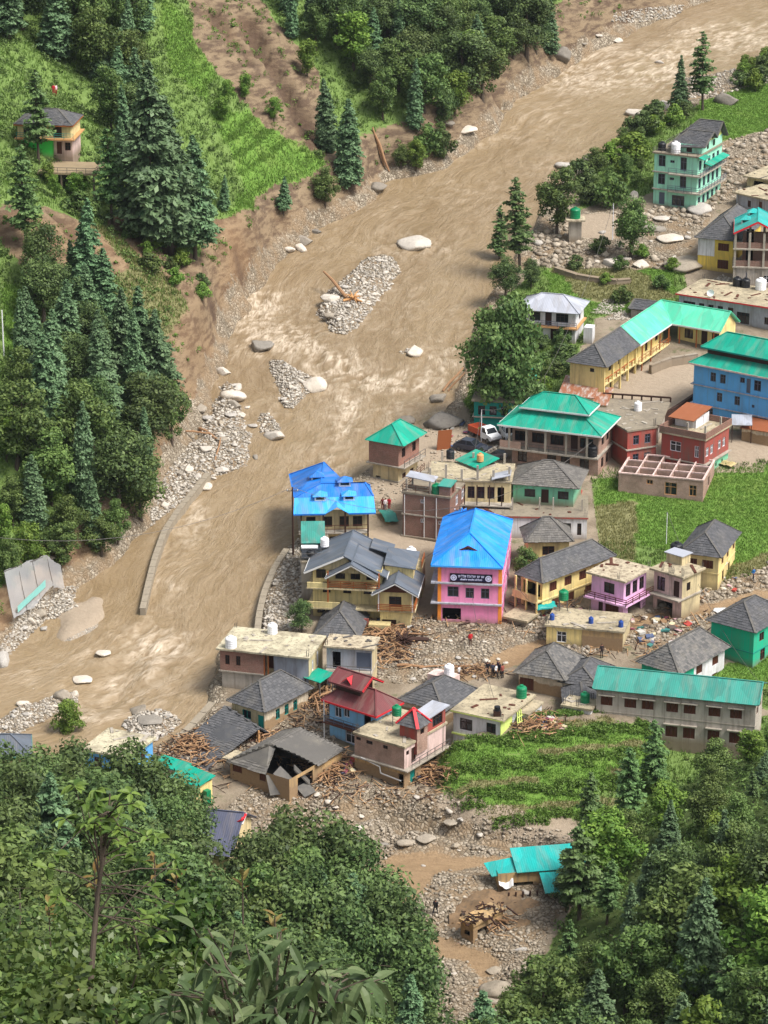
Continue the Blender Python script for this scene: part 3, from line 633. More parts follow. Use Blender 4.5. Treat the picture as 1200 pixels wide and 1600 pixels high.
class Bld:
    def __init__(s, name, label, A, B, C, h, z0=0.0, over=0.5, cat='house', group=None, yaw=None):
        """eave corner pixels: A and B along the front, C beyond B along the side; h eave height over z0"""
        zt = float(P(*B, z0 + h)[2]); z0 = zt - h
        a, b, c = (PA(*q, zt)[:2] for q in (A, B, C)); s.h = h; s.z0 = z0
        ex, ey = b - a, c - b
        lx = math.hypot(B[0] - A[0], B[1] - A[1]); ly = math.hypot(C[0] - B[0], C[1] - B[1])
        ax = math.atan2(ex[1], ex[0]); ay = math.atan2(ey[1], ey[0]) - math.pi / 2
        da = (ay - ax + math.pi) % (2 * math.pi) - math.pi
        s.skew = math.degrees(da)
        s.yaw = ax + da * (ly ** 2 / (lx ** 2 + ly ** 2)) if yaw is None else yaw
        X = np.array([math.cos(s.yaw), math.sin(s.yaw)]); Y = np.array([-X[1], X[0]])
        s.X, s.Y = X, Y; s.W = .65 * np.hypot(*ex) + .35 * abs(ex @ X); s.D = .65 * np.hypot(*ey) + .35 * abs(ey @ Y)
        s.c = .5 * (b - X * s.W / 2 + Y * s.D / 2) + .5 * (a + c) / 2
        s.root = empty(name, (s.c[0], s.c[1], z0), s.yaw)
        tag(s.root, label, cat, group, 'thing')
        o = over if isinstance(over, (tuple, list)) else (over,) * 4     # left, front, right, back
        s.x0, s.y0, s.x1, s.y1 = -s.W / 2 + o[0], -s.D / 2 + o[1], s.W / 2 - o[2], s.D / 2 - o[3]
        s.ex0, s.ey0, s.ex1, s.ey1 = -s.W / 2, -s.D / 2, s.W / 2, s.D / 2
    def loc(s, u, v, z):                          # a pixel at height z over z0 -> local coordinates
        p = PA(u, v, s.z0 + z)[:2] - s.c; return np.array([p @ s.X, p @ s.Y, z])
    def face(s, f, box=None):
        x0, y0, x1, y1 = box or (s.x0, s.y0, s.x1, s.y1)
        return {'F': ((x0, y0), (1, 0), x1 - x0), 'R': ((x1, y0), (0, 1), y1 - y0), 'B': ((x1, y1), (-1, 0), x1 - x0), 'L': ((x0, y1), (0, -1), y1 - y0)}[f]
    def walls(s, mat, za=-1.5, zb=None, ops=(), box=None, mats=None, name='wall', faces='FRBL', frame='wood', depth=0.14):
        """ops: (face, centre fraction, width, sill z, height, kind)"""
        zb = s.h if zb is None else zb; groups = {}
        for f in faces:
            mt = (mats or {}).get(f, mat); groups.setdefault(mt, []).append(f)
        for mt, fs in groups.items():
            mb = MB()
            for f in fs:
                (ox, oy), (dx, dy), L = s.face(f, box); nx, ny = dy, -dx
                hol = []
                for q in ops:
                    if q[0] != f: continue
                    a = q[1] * L - q[2] / 2; a = min(max(a, 0.12), L - q[2] - 0.12) if q[2] < L - 0.3 else 0.1
                    b = min(a + q[2], L - 0.1); lo = max(q[3], za + 0.05); hi = min(q[3] + q[4], zb - 0.08)
                    if b - a > 0.15 and hi - lo > 0.15 and not any(a < o[1] + .05 and b > o[0] - .05 and lo < o[3] + .05 and hi > o[2] - .05 for o in hol): hol.append((a, b, lo, hi, q[5]))
                xs = sorted({0.0, L} | {h[0] for h in hol} | {h[1] for h in hol}); zs = sorted({za, zb} | {h[2] for h in hol} | {h[3] for h in hol})
                pt = lambda t, z, d=0.0: (ox + dx * t - nx * d, oy + dy * t - ny * d, z)
                for i in range(len(xs) - 1):
                    for j in range(len(zs) - 1):
                        cx, cz = (xs[i] + xs[i + 1]) / 2, (zs[j] + zs[j + 1]) / 2
                        if any(h[0] < cx < h[1] and h[2] < cz < h[3] for h in hol): continue
                        mb.poly([pt(xs[i], zs[j]), pt(xs[i + 1], zs[j]), pt(xs[i + 1], zs[j + 1]), pt(xs[i], zs[j + 1])])
                for a, b, lo, hi, k in hol:
                    e = depth
                    mb.poly([pt(a, lo), pt(b, lo), pt(b, lo, e), pt(a, lo, e)]); mb.poly([pt(a, hi, e), pt(b, hi, e), pt(b, hi), pt(a, hi)])
                    mb.poly([pt(a, lo, e), pt(a, hi, e), pt(a, hi), pt(a, lo)]); mb.poly([pt(b, lo), pt(b, hi), pt(b, hi, e), pt(b, lo, e)])
                    s.opening(pt, a, b, lo, hi, k, frame, e)
            mb.build(name, M[mt] if isinstance(mt, str) else mt, s.root)
    def opening(s, pt, a, b, lo, hi, k, frame, e):
        w, hh = b - a, hi - lo
        def bar(mb, t0, t1, z0, z1, d0, d1):
            p = [np.array(pt(t, z, d)) for t in (t0, t1) for z in (z0, z1) for d in (d0, d1)]
            c = (p[0] + p[7]) / 2; mb.obox(c, (p[4] - p[0]) / 2, (p[2] - p[0]) / 2, (p[1] - p[0]) / 2)
        if k == 'o':                               # open bay: inner shade painted on a dark backing and floor
            mb = MB(); mb.poly([pt(a, lo, 1.6), pt(b, lo, 1.6), pt(b, hi, 1.6), pt(a, hi, 1.6)]); mb.poly([pt(a, lo, e), pt(b, lo, e), pt(b, lo, 1.6), pt(a, lo, 1.6)])
            mb.build('opening', M['void'], s.root); return
        mb = MB(); t = 0.07 if k != 'd' else 0.06; d0, d1 = e - 0.07, e + 0.02
        bar(mb, a, a + t, lo, hi, d0, d1); bar(mb, b - t, b, lo, hi, d0, d1); bar(mb, a + t, b - t, hi - t, hi, d0, d1); bar(mb, a + t, b - t, lo, lo + t, d0, d1)
        if k == 'd':
            fr = mb.build('door', M[frame], s.root); q = MB(); bar(q, a + t, b - t, lo + t, hi - t, e - 0.03, e)
            q.build('door_leaf', M[frame], fr); return
        if k == 'sh':                              # shuttered window: two timber leaves
            fr = mb.build('window', M[frame], s.root)
            n = max(2, int(round(w / 0.45)))
            for i in range(n):
                q = MB(); x0, x1 = a + t + (w - 2 * t) * i / n + .015, a + t + (w - 2 * t) * (i + 1) / n - .015
                bar(q, x0, x1, lo + t, hi - t, e - 0.045, e - 0.005)
                bar(q, x0 + .06, x1 - .06, lo + t + .08, (lo + hi) / 2 - .05, e - 0.06, e - 0.04); bar(q, x0 + .06, x1 - .06, (lo + hi) / 2 + .05, hi - t - .08, e - 0.06, e - 0.04)
                q.build('shutter', M['wood'], fr)
            return
        n = max(2, int(round(w / 0.6)))
        for i in range(1, n):
            x = a + w * i / n; bar(mb, x - t * .4, x + t * .4, lo + t, hi - t, d0, d1)
        if hh > 1.0: bar(mb, a + t, b - t, hi - 0.36 * hh - t * .3, hi - 0.36 * hh + t * .3, d0 + .01, d1)
        fr = mb.build('window', M[frame], s.root)
        q = MB(); bar(q, a + t * .5, b - t * .5, lo + t * .5, hi - t * .5, e, e + 0.02); q.build('pane', M['glass'], fr)
    def band(s, z, th=0.16, out=0.25, mat='conc', name='floor_band', box=None, sides=None):
        x0, y0, x1, y1 = box or (s.x0, s.y0, s.x1, s.y1); mb = MB()
        o = sides or (out,) * 4
        mb.box(x0 - o[0], x1 + o[2], y0 - o[1], y1 + o[3], z, z + th); return mb.build(name, M[mat], s.root)
    def flat(s, mat='concroof', th=0.22, parapet=0, pmat='conc', ptop=None, name='roof'):
        mb = MB(); mb.box(s.ex0, s.ex1, s.ey0, s.ey1, s.h, s.h + th); r = mb.build(name, M[mat], s.root)
        g = random.Random(int(s.W * 97)); q = MB(); A_ = s.W * s.D
        for k in range(int(4 + A_ * .16)):
            a = np.array([g.uniform(s.ex0 + .4, s.ex1 - .4), g.uniform(s.ey0 + .4, s.ey1 - .4), s.h + th + .03]); t_ = g.uniform(0, 6.28); L = g.choice((.12, .2, .25, .5, 1.1)) * g.uniform(.6, 1.2); q.obox(a, np.array([math.cos(t_), math.sin(t_), 0]) * L, np.array([-math.sin(t_), math.cos(t_), 0]) * min(L, .09 + .1 * g.random()), (0, 0, .03 + .05 * g.random()))
        tag(q.build('roof_litter', M[g.choice(('wood', 'conc', 'iron', 'conc'))], r), kind='stuff')
        for k in range(g.randint(2, 5)):
            x, y = g.choice((s.ex0 + .3, s.ex1 - .3, g.uniform(s.ex0 + .5, s.ex1 - .5))), g.choice((s.ey0 + .3, s.ey1 - .3)); q = MB(); [q.beam((x + dx_, y + dy_, s.h), (x + dx_ * 1.6, y + dy_, s.h + th + g.uniform(.5, 1.0)), .03) for dx_ in (-.08, .08) for dy_ in (-.08, .08)]; q.build('rebar', M['iron'], r)
        if parapet:
            for (x0, x1, y0, y1) in ((s.ex0 + .02, s.ex1 - .02, s.ey0 + .02, s.ey0 + .17), (s.ex0 + .02, s.ex1 - .02, s.ey1 - .17, s.ey1 - .02), (s.ex0 + .02, s.ex0 + .17, s.ey0 + .17, s.ey1 - .17), (s.ex1 - .17, s.ex1 - .02, s.ey0 + .17, s.ey1 - .17)):
                MB().box(x0, x1, y0, y1, s.h + th, s.h + th + parapet).build('parapet', M[pmat], r)
        return r
    def slopes(s, kind, rise, ridge=None, box=None, axis=None, h=None):
        """polygons (front, right, back, left) of a hip or gable roof over the eave box"""
        x0, y0, x1, y1 = box or (s.ex0, s.ey0, s.ex1, s.ey1); h = s.h if h is None else h
        W, D = x1 - x0, y1 - y0; axis = axis or ('x' if W >= D else 'y'); zt = h + rise
        if kind == 'hip':
            if axis == 'x':
                k = D / 2 * (0.9 if ridge is None else ridge); k = min(k, W / 2 - .05); r0, r1 = (x0 + k, (y0 + y1) / 2, zt), (x1 - k, (y0 + y1) / 2, zt)
                return [[(x0, y0, h), (x1, y0, h), r1, r0], [(x1, y0, h), (x1, y1, h), r1], [(x1, y1, h), (x0, y1, h), r0, r1], [(x0, y1, h), (x0, y0, h), r0]]
            k = W / 2 * (0.9 if ridge is None else ridge); k = min(k, D / 2 - .05); r0, r1 = ((x0 + x1) / 2, y0 + k, zt), ((x0 + x1) / 2, y1 - k, zt)
            return [[(x0, y0, h), (x1, y0, h), r0], [(x1, y0, h), (x1, y1, h), r1, r0], [(x1, y1, h), (x0, y1, h), r1], [(x0, y1, h), (x0, y0, h), r0, r1]]
        if axis == 'x':
            r0, r1 = (x0, (y0 + y1) / 2, zt), (x1, (y0 + y1) / 2, zt); return [[(x0, y0, h), (x1, y0, h), r1, r0], [(x1, y1, h), (x0, y1, h), r0, r1]]
        r0, r1 = ((x0 + x1) / 2, y0, zt), ((x0 + x1) / 2, y1, zt); return [[(x1, y0, h), (x1, y1, h), r1, r0], [(x0, y1, h), (x0, y0, h), r0, r1]]
    def roof(s, kind, rise, mat, ridge=None, box=None, axis=None, h=None, th=0.09, trim=None, slate=None, name='roof', cap=True):
        sl = s.slopes(kind, rise * (.84 if slate else 1), ridge, box, axis, h)
        return s.roof_polys(sl, mat, th, trim, slate, name, cap)
    def roof_polys(s, sl, mat, th=0.09, trim=None, slate=None, name='roof', cap=True):
        mb = MB()
        for p in sl: mb.sheet(p, th)
        r = mb.build(name, M[mat], s.root)
        if slate:
            q = MB()
            for i, p in enumerate(sl):
                a = np.array(p, float); n_ = np.cross(a[1] - a[0], a[2] - a[0]); n_ = n_ / np.linalg.norm(n_); flat_ = np.abs((a - a[0]) @ n_).max() < .04
                for t in ([p] if flat_ else [[p[0], p[k], p[k + 1]] for k in range(1, len(p) - 1)]): slate_slope(q, t, seed=i + int(s.W * 10))
            o = q.build('slates', M[mat], r); tag(o, kind='stuff')
        if cap:                                    # ridge and hip capping
            q = MB(); seen = set()
            for p in sl:
                for a, b in zip(p, p[1:] + p[:1]):
                    if abs(a[2] - b[2]) < .05 and min(a[2], b[2]) < max(z for _, _, z in p) - .05: continue
                    key = tuple(sorted([tuple(round(c, 2) for c in a), tuple(round(c, 2) for c in b)]))
                    if key in seen or np.linalg.norm(np.subtract(a, b)) < .3: continue
                    seen.add(key); up = np.array([0, 0, .05]); q.beam(np.array(a) + up, np.array(b) + up, 0.24 if slate else 0.16, 0.07)
            if q.f: q.build('ridge_cap', M[mat] if not slate else M['slateo'], r)
        if trim:
            q = MB()
            for p in sl:
                lo = min(z for _, _, z in p)
                for a, b in zip(p, p[1:] + p[:1]):
                    if a[2] < lo + .03 and b[2] < lo + .03: q.beam(np.array(a) - (0, 0, .09), np.array(b) - (0, 0, .09), 0.06, 0.2)
            q.build('fascia', M[trim], r)
        return r
    def gable_end(s, mat, rise, f, box=None, name='gable_wall', h=None):
        (ox, oy), (dx, dy), L = s.face(f, box); h = s.h if h is None else h; mb = MB()
        a, b, c = (ox, oy, h - .02), (ox + dx * L, oy + dy * L, h - .02), (ox + dx * L / 2, oy + dy * L / 2, h + rise - .06)
        nx, ny = dy, -dx; off = lambda p: (p[0] - nx * .15, p[1] - ny * .15, p[2])
        mb.poly([a, b, c]); mb.poly([off(c), off(b), off(a)]); mb.build(name, M[mat], s.root)
    def rail(s, pts, h=0.9, mat='iron', name='railing', n=2, post=1.2, w=0.05):
        mb = MB()
        for a, b in zip(pts, pts[1:]):
            a, b = np.array(a, float), np.array(b, float); L = np.linalg.norm(b - a)
            for k in range(n): mb.beam(a + (0, 0, h * (k + 1) / n), b + (0, 0, h * (k + 1) / n), w)
            m_ = max(1, int(L / post))
            for k in range(m_ + 1): q = a + (b - a) * k / m_; mb.beam(q, q + (0, 0, h), w)
        return mb.build(name, M[mat], s.root)
    def post(s, x, y, z0, z1, w=0.25, mat='conc', name='column'):
        return MB().box(x - w / 2, x + w / 2, y - w / 2, y + w / 2, z0, z1).build(name, M[mat], s.root)
    def box(s, name, mat, *q, parent=None):
        return MB().box(*q).build(name, M[mat], parent or s.root)
    def world(s, x, y, z): 
        p = s.c + s.X * x + s.Y * y; return np.array([p[0], p[1], s.z0 + z])
def slate_slope(mb, pts, row=0.30, wid=0.36, seed=0, lift=0.05, skip=0.0):
    g = random.Random(seed); pts = [np.asarray(p, float) for p in pts]
    n = np.zeros(3)
    for i in range(len(pts)): n += np.cross(pts[i] - pts[0], pts[(i + 1) % len(pts)] - pts[0])
    n /= np.linalg.norm(n)
    if n[2] < 0: pts = pts[::-1]; n = -n
    hx = np.cross((0, 0, 1.0), n); hx /= np.linalg.norm(hx); up = np.cross(n, hx); o = pts[0]
    q = np.array([((p - o) @ hx, (p - o) @ up) for p in pts]); v0, v1 = q[:, 1].min(), q[:, 1].max()
    k = max(1, int(round((v1 - v0) / row))); rh = (v1 - v0) / k
    def span(v):
        xs = []
        for i in range(len(q)):
            a, b = q[i], q[(i + 1) % len(q)]
            if (a[1] - v) * (b[1] - v) < 0 or a[1] == v: xs.append(a[0] + (b[0] - a[0]) * (v - a[1]) / (b[1] - a[1] + 1e-9) if a[1] != b[1] else a[0])
        return (min(xs), max(xs)) if xs else None
    for i in range(k):
        va = v0 + rh * i; sa = span(va + rh * .25); 
        if not sa: continue
        x = sa[0] - g.uniform(0, .15); 
        while x < sa[1]:
            w = wid * g.uniform(.65, 1.4); xe = min(x + w, sa[1] + .06)
            if xe - x < .12: break
            if g.random() >= skip:
                l0 = lift * g.uniform(.7, 1.5); a, b = x + .012, xe - .012; jv = g.uniform(-.035, .035)
                P3 = lambda X, V, Z: o + hx * X + up * V + n * Z
                t = g.random(); vb = va - .03 + jv; vt = va + rh * 1.1
                p0, p1, p2, p3 = P3(a, vb, l0), P3(b, vb, l0 * g.uniform(.8, 1.2)), P3(b, vt, .012), P3(a, vt, .012)
                mb.poly([p0, p1, p2, p3], t=t); mb.poly([p0 - n * l0, p1 - n * l0, p1, p0], t=t * .6)
            x = xe
def water_tank(p, label, mat, r=0.55, h=1.3, group='water tanks on the roofs', legs=0.0):
    t = empty('water_tank', p); z = legs
    mb = MB(); prof = [(0.01, z), (r * .96, z)]
    for k in range(4):
        a = z + h * .78 * k / 4; b = z + h * .78 * (k + 1) / 4; prof += [(r, a + .02), (r, b - .06), (r * .955, b - .04), (r * .955, b - .005)]
    prof += [(r, z + h * .79), (r * .85, z + h * .88), (r * .4, z + h * .95), (r * .34, z + h * .95), (r * .34, z + h)]
    prof += [(0.001, z + h)]
    mb.lathe(prof, 16); mb.build('tank_body', mat, t, smooth=False)
    q = MB(); q.lathe([(r * .38, z + h), (r * .38, z + h + .05), (0.001, z + h + .07)], 12); q.build('lid', mat, t)
    if legs:
        for a in range(4):
            x, y = r * .8 * (1 if a & 1 else -1), r * .8 * (1 if a & 2 else -1); MB().box(x - .04, x + .04, y - .04, y + .04, 0, z + .06).build('leg', M['iron'], t)
    tag(t, label, 'water tank', group); return t
M['tk_black'] = plain('black_plastic', (30, 32, 38), 0.45, 0.4); M['tk_white'] = plain('white_plastic', (238, 238, 242), 0.4, 0.4, .1); M['tk_green'] = plain('green_plastic', (10, 128, 84), 0.4, 0.4, .15); M['tk_blue'] = plain('blue_plastic', (30, 70, 150), 0.4, 0.4, .15); M['tk_sand'] = plain('faded_orange_plastic', (214, 160, 104), 0.5, 0.3, .2)
# ================================================================== the village
W = lambda f, c, w, z, h, k='w': (f, c, w, z, h, k)
def rowops(f, cs, w, z, h, k='w'): return [(f, c, w, z, h, k) for c in cs]
# ---- pink school with the azure roof and the name board
b = Bld('pink_school', 'pink three storey school with azure hip roof, orange corner stripes and a dark name board', (671, 884), (784, 887), (807, 812), 7.0, over=(0.75, 0.4, 0.12, 0.5), cat='school', yaw=-0.11)
ops = [W('F', .24, 1.25, 3.15, 1.25), W('F', .50, .95, 3.05, 1.25), W('F', .74, .95, 3.05, 1.25), W('F', .22, 2.1, .4, 1.4, 'o')]
for z in (.8, 3.1, 5.1): ops += rowops('R', (.12, .3, .48, .66, .84), 1.0, z, 1.25) + rowops('L', (.2, .5, .8), 1.0, z, 1.25)
b.walls('w_pink', ops=ops, frame='greyf')
b.band(2.35, .16, .22, 'greyb', sides=(.75, .35, .05, .05)); b.band(4.75, .18, .22, 'greyb', sides=(.75, .3, .05, .05))
for x in (b.x0 - .004, b.x1 - .40 + .004):
    for za, zb in ((-.6, 2.34), (2.52, 4.74), (4.94, 6.98)): b.box('corner_stripe', 'w_orange', x, x + .40, b.y0 - .03, b.y0 + .3, za, zb)
r = b.roof('hip', 2.6, 'azure', ridge=.95, trim='cyan', axis='y')
q = MB(); yy = b.ey0 + 2.7; zz = 8.15                       # gablet on the front slope
q.sheet([(-1.2, yy - .75, zz - .1), (0, yy - .9, zz + .55), (0, yy + 1.2, zz + .55)], .06); q.sheet([(1.2, yy - .75, zz - .1), (0, yy - .9, zz + .55), (0, yy + 1.2, zz + .55)], .06); q.build('gablet', M['azure'], r)
q = MB(); q.beam((-1.25, yy - .82, zz - .12), (0, yy - .95, zz + .56), .08, .2); q.beam((1.25, yy - .82, zz - .12), (0, yy - .95, zz + .56), .08, .2); q.build('gablet_trim', M['wood'], r)
q = MB(); q.poly([(-1.05, yy - .74, zz - .14), (1.05, yy - .74, zz - .14), (0, yy - .86, zz + .46)]); q.build('gablet_face', M['woodd'], r)
for k, (xa, ya) in enumerate(((0, 3.2), (.45, 4.8))):        # stepped side roof over the stairs
    q = MB(); q.sheet([(b.ex0 - .1 + xa, b.ey0 + ya + .1, 7.06 + .02 * k), (b.ex0 + 2.2 + xa, b.ey0 + ya + .1, 8.3), (b.ex0 + 2.2 + xa, b.ey1 - .1, 8.3), (b.ex0 - .1 + xa, b.ey1 - .1, 7.06 + .02 * k)], .07)
    q.build('stair_roof', M['azure'], r)
# name board
bw = (b.x1 - b.x0); bx0, bx1 = b.x0 + bw * .19, b.x0 + bw * .85
M['navy'] = plain('navy_board', (26, 24, 58), .5, var=.1); M['lettering'] = plain('pale_lettering', (214, 216, 250), .6, var=.05)
bd = b.box('name_board', 'navy', bx0, bx1, b.y0 - .1, b.y0 - .02, 5.02, 6.0)
fr = MB()
for q in ((bx0, bx1, 5.96, 6.02), (bx0, bx1, 5.0, 5.06), (bx0, bx0 + .06, 5.06, 5.96), (bx1 - .06, bx1, 5.06, 5.96)): fr.box(q[0], q[1], b.y0 - .13, b.y0 - .1, q[2], q[3])
fr.build('board_frame', M['woodd'], bd)
for cx in (bx0 + .42, bx1 - .42):                            # round emblems at both ends
    em = MB(); N = 20
    for ra, rb_, yo in ((.22, .36, .125), (0.0, .17, .12)):
        for k in range(N):
            a0, a1 = 2 * math.pi * k / N, 2 * math.pi * (k + 1) / N
            pp = [(cx + r_ * math.cos(a_), b.y0 - yo, 5.52 + r_ * math.sin(a_)) for r_, a_ in ((ra, a0), (rb_, a0), (rb_, a1), (ra, a1))]
            em.poly(pp[::-1] if ra else [pp[0], pp[2], pp[1]])
    em.build('round_emblem', M['lettering'], bd)
g = random.Random(4); tx = MB()
def word(x0, x1, zt, hh):                                    # hanging script: a head line with letters below it
    yb0, yb1 = b.y0 - .125, b.y0 - .1
    tx.box(x0, x1, yb0, yb1, zt - .045, zt)
    x = x0 + .05
    while x < x1 - .03:
        tx.box(x, x + .04, yb0 - .004, yb1, zt - hh, zt - .04); k = g.random()
        if k < .6: tx.box(x + .045, min(x + .12, x1), yb0 - .008, yb1, zt - hh * g.uniform(.5, .75), zt - hh * .4)
        if k > .7: tx.box(x - .03, x + .05, yb0 - .012, yb1, zt + .03, zt + .075)
        x += g.uniform(.11, .17)
L0, L1 = bx0 + .9, bx1 - .9; wl_ = L1 - L0
for f0, f1 in ((0, .10), (.13, .31), (.34, .49), (.51, .68), (.72, .85), (.88, 1)): word(L0 + wl_ * f0, L0 + wl_ * f1, 5.82, .27)
for f0, f1 in ((.08, .36), (.38, .62), (.64, .93)): word(L0 + wl_ * f0, L0 + wl_ * f1, 5.37, .15)
tx.build('board_lettering', M['lettering'], bd)
pink = b

# ---- blue roofed house at the river edge
b = Bld('blue_roof_house', 'house with royal blue upper roof and sky blue skirt with dormers at the river edge', (461, 806), (589, 800), (572, 748), 5.2, z0=-0.6, over=(.9, 1.2, .9, .6), yaw=0.06)
b.walls('w_sand', za=-2, ops=rowops('F', (.15, .4, .65, .85), 1.1, 3.1, 1.3) + rowops('F', (.2, .5, .8), 1.1, .6, 1.3) + rowops('R', (.3, .7), 1.0, 3, 1.3) + rowops('L', (.3, .7), 1.0, 3, 1.3), frame='woodd')
b.band(2.6, .15, .9, 'conc', sides=(.3, 1.1, .1, .1))
b.rail([(b.x0, b.y0 - 1.05, 2.75), (b.x1, b.y0 - 1.05, 2.75)], mat='wood')
for t in (0, .33, .66, 1): b.post(b.x0 + (b.x1 - b.x0) * t, b.y0 - 1.0, -2, 5.2, .2, 'woodd')
z1 = 6.3; zr = 8.0; e = b
# skirt (sky blue): front with a gable notch
xm = 0.3; sk = [[(e.ex0, e.ey0, 5.2), (xm - 1.3, e.ey0, 5.2), (xm, e.ey0 + 1.5, 5.72), (xm, e.ey0 + 2.6, z1), (e.ex0 + .2, e.ey0 + 2.6, z1)],
                [(xm + 1.3, e.ey0, 5.2), (e.ex1, e.ey0, 5.2), (e.ex1 - .1, e.ey0 + 2.6, z1), (xm, e.ey0 + 2.6, z1), (xm, e.ey0 + 1.5, 5.72)]]
r = b.roof_polys(sk, 'cyan', cap=False, name='skirt_roof')
q = MB(); q.sheet([(xm - 1.35, e.ey0 - .05, 5.22), (xm, e.ey0 - .1, 6.05), (xm, e.ey0 + 2.2, 6.12)], .06); q.sheet([(xm + 1.35, e.ey0 - .05, 5.22), (xm, e.ey0 - .1, 6.05), (xm, e.ey0 + 2.2, 6.12)], .06); q.build('porch_gable', M['cyan'], r)
q = MB(); q.box(e.ex0, xm - 1.35, e.ey0 - .03, e.ey0 + .03, 5.02, 5.2); q.box(xm + 1.35, e.ex1, e.ey0 - .03, e.ey0 + .03, 5.02, 5.2); q.build('fascia', M['blue'], r)
my = e.ey0 + 4.6; hx0 = e.ex0 + 3.4
up = [[(e.ex0 + .2, e.ey0 + 2.6, z1), (e.ex1 - .1, e.ey0 + 2.6, z1), (e.ex1 - 1.0, my, 7.3), (hx0, my, 7.3)],             # front upper slope
      [(e.ex0 + .2, e.ey0 + 2.6, z1), (hx0, my, 7.3), (hx0 + .6, e.ey1 - 1.6, zr), (e.ex0 - .1, e.ey1, 6.0)],               # wide side slope
      [(e.ex0 - .1, e.ey1, 6.0), (hx0 + .6, e.ey1 - 1.6, zr), (e.ex1 - 4.4, e.ey1, 6.2)],
      [(hx0 + .6, e.ey1 - 1.6, zr), (hx0, my, 7.3), (e.ex1 - 3.4, my, 7.3), (e.ex1 - 4.4, e.ey1, 6.2)],
      [(e.ex1 - 1.0, my, 7.3), (e.ex1 - .1, e.ey0 + 2.6, z1), (e.ex1 - .3, my + 1.9, 6.3)], [(e.ex1 - 3.4, my, 7.3), (e.ex1 - 1.0, my, 7.3), (e.ex1 - .3, my + 1.9, 6.3), (e.ex1 - 4.0, my + 1.9, 6.3)]]
b.roof_polys(up, 'blue', name='roof')
def dormer(b, x, y, z, w, mat, name='dormer', hh=.5, rise=.55, dd=1.0):
    d = MB(); d.box(x - w / 2, x + w / 2, y, y + dd, z - .3, z + hh); o = d.build(name, M['whitetrim'], b.root)
    MB().box(x - w * .36, x + w * .36, y - .04, y + .02, z + .08, z + hh - .08).build('pane', M['glass'], o)
    q = MB(); a = w / 2 + .25; ap = (x, y + dd * .5, z + hh + rise)
    for p in ([(x - a, y - .25, z + hh), (x + a, y - .25, z + hh), ap], [(x + a, y - .25, z + hh), (x + a, y + dd + .4, z + hh), ap], [(x - a, y + dd + .4, z + hh), (x - a, y - .25, z + hh), ap]): q.sheet(p, .06)
    q.build('dormer_roof', M[mat], o)
dormer(b, e.ex0 + 3.2, e.ey0 + 2.0, z1 - .15, 1.3, 'cyan'); dormer(b, e.ex0 + 6.6, e.ey0 + 2.0, z1 - .15, 1.3, 'cyan')
dormer(b, e.ex0 + 3.0, my + 1.6, 7.1, 1.3, 'blue'); dormer(b, e.ex0 + 6.2, my - .5, 7.15, 1.4, 'blue')

# ---- cream house with charcoal gables
b = Bld('charcoal_gable_house', 'cream three storey house with many charcoal sheet gables and timber balconies', (494, 872), (640, 902), (662, 862), 6.3, over=.3, yaw=-0.12)
b.walls('w_cream', za=-1, zb=6.3, box=(b.x0, b.y0 + .4, b.x1 - 3.4, b.y1), ops=rowops('F', (.12, .35), .9, .8, 1.1) + rowops('F', (.2, .5, .62, .8), .9, 3.3, 1.3) + rowops('F', (.12, .4, .62, .85), 1.1, 5.0, 1.3) + rowops('L', (.3, .7), 1.0, 3.3, 1.2) + rowops('L', (.3, .7), 1.0, .8, 1.2), frame='woodd')
b.walls('w_cream', za=-1, zb=4.2, box=(b.x1 - 3.4, b.y0 - .9, b.x1, b.y1 - 3.0), ops=[W('F', .5, 1.4, 2.4, 1.3), W('F', .3, 1.6, -.4, 1.3, 'd')] + rowops('R', (.3, .7), 1.1, 2.4, 1.3), frame='woodd')
b.band(1.9, .18, .4, 'w_creamd', name='balcony', box=(b.x0, b.y0 + .4, b.x1, b.y1), sides=(.5, 1.6, .6, 0)); b.band(4.25, .16, .3, 'w_creamd', name='balcony', box=(b.x0, b.y0 + .4, b.x1 - 3.4, b.y1), sides=(.5, 1.5, 0, 0))
b.box('balcony_wall', 'w_cream', b.x0 - .45, b.x0 + 4.2, b.y0 - 1.15, b.y0 - 1.0, 2.1, 2.75); b.box('balcony_wall', 'w_cream', b.x0 - .45, b.x0 + 1.8, b.y0 - 1.05, b.y0 - .9, 4.4, 5.0)
b.rail([(b.x0 + 1.9, b.y0 - 1.0, 4.4), (b.x1 - 3.5, b.y0 - 1.0, 4.4)], .85, 'woodo', n=4, w=.07); b.rail([(b.x1 - 3.6, b.y0 - 1.45, 2.1), (b.x1 + .5, b.y0 - 1.45, 2.1), (b.x1 + .5, b.y1 - 1, 2.1)], .8, 'woodo', n=4, w=.07)
for x in (b.x0 + 1.9, b.x1 - 3.5): b.post(x, b.y0 - 1.0, 2.1, 6.4, .16, 'woodo')
for x in (b.x1 - 3.5, b.x1 + .3): b.post(x, b.y0 - 1.4, 2.1, 4.3, .14, 'whitetrim')
b.box('garage_wall', 'w_redw', b.x0 + 4.6, b.x0 + 6.6, b.y0 - 1.75, b.y0 - 1.6, -.6, 1.2)
b.box('ramp', 'w_cream', b.x0 + 6.6, b.x0 + 9.0, b.y0 - 2.2, b.y0 - .95, -.6, .7)
A0 = b.x0 - .9; A1 = b.x1 - 2.7; rx = b.x0 + 3.6; yF, yB = b.y0 - 1.5, b.y1 + .5
pol = [[(rx, yF + 1.2, 8.0), (rx, yB, 8.0), (A0, yB, 5.9), (A0, yF + 1.2, 5.9)], [(rx, yF + 1.2, 8.0), (A1, yF + 1.2, 5.6), (A1, yB, 5.6), (rx, yB, 8.0)]]
b.roof_polys(pol, 'charcoal', trim='whitetrim', name='roof')
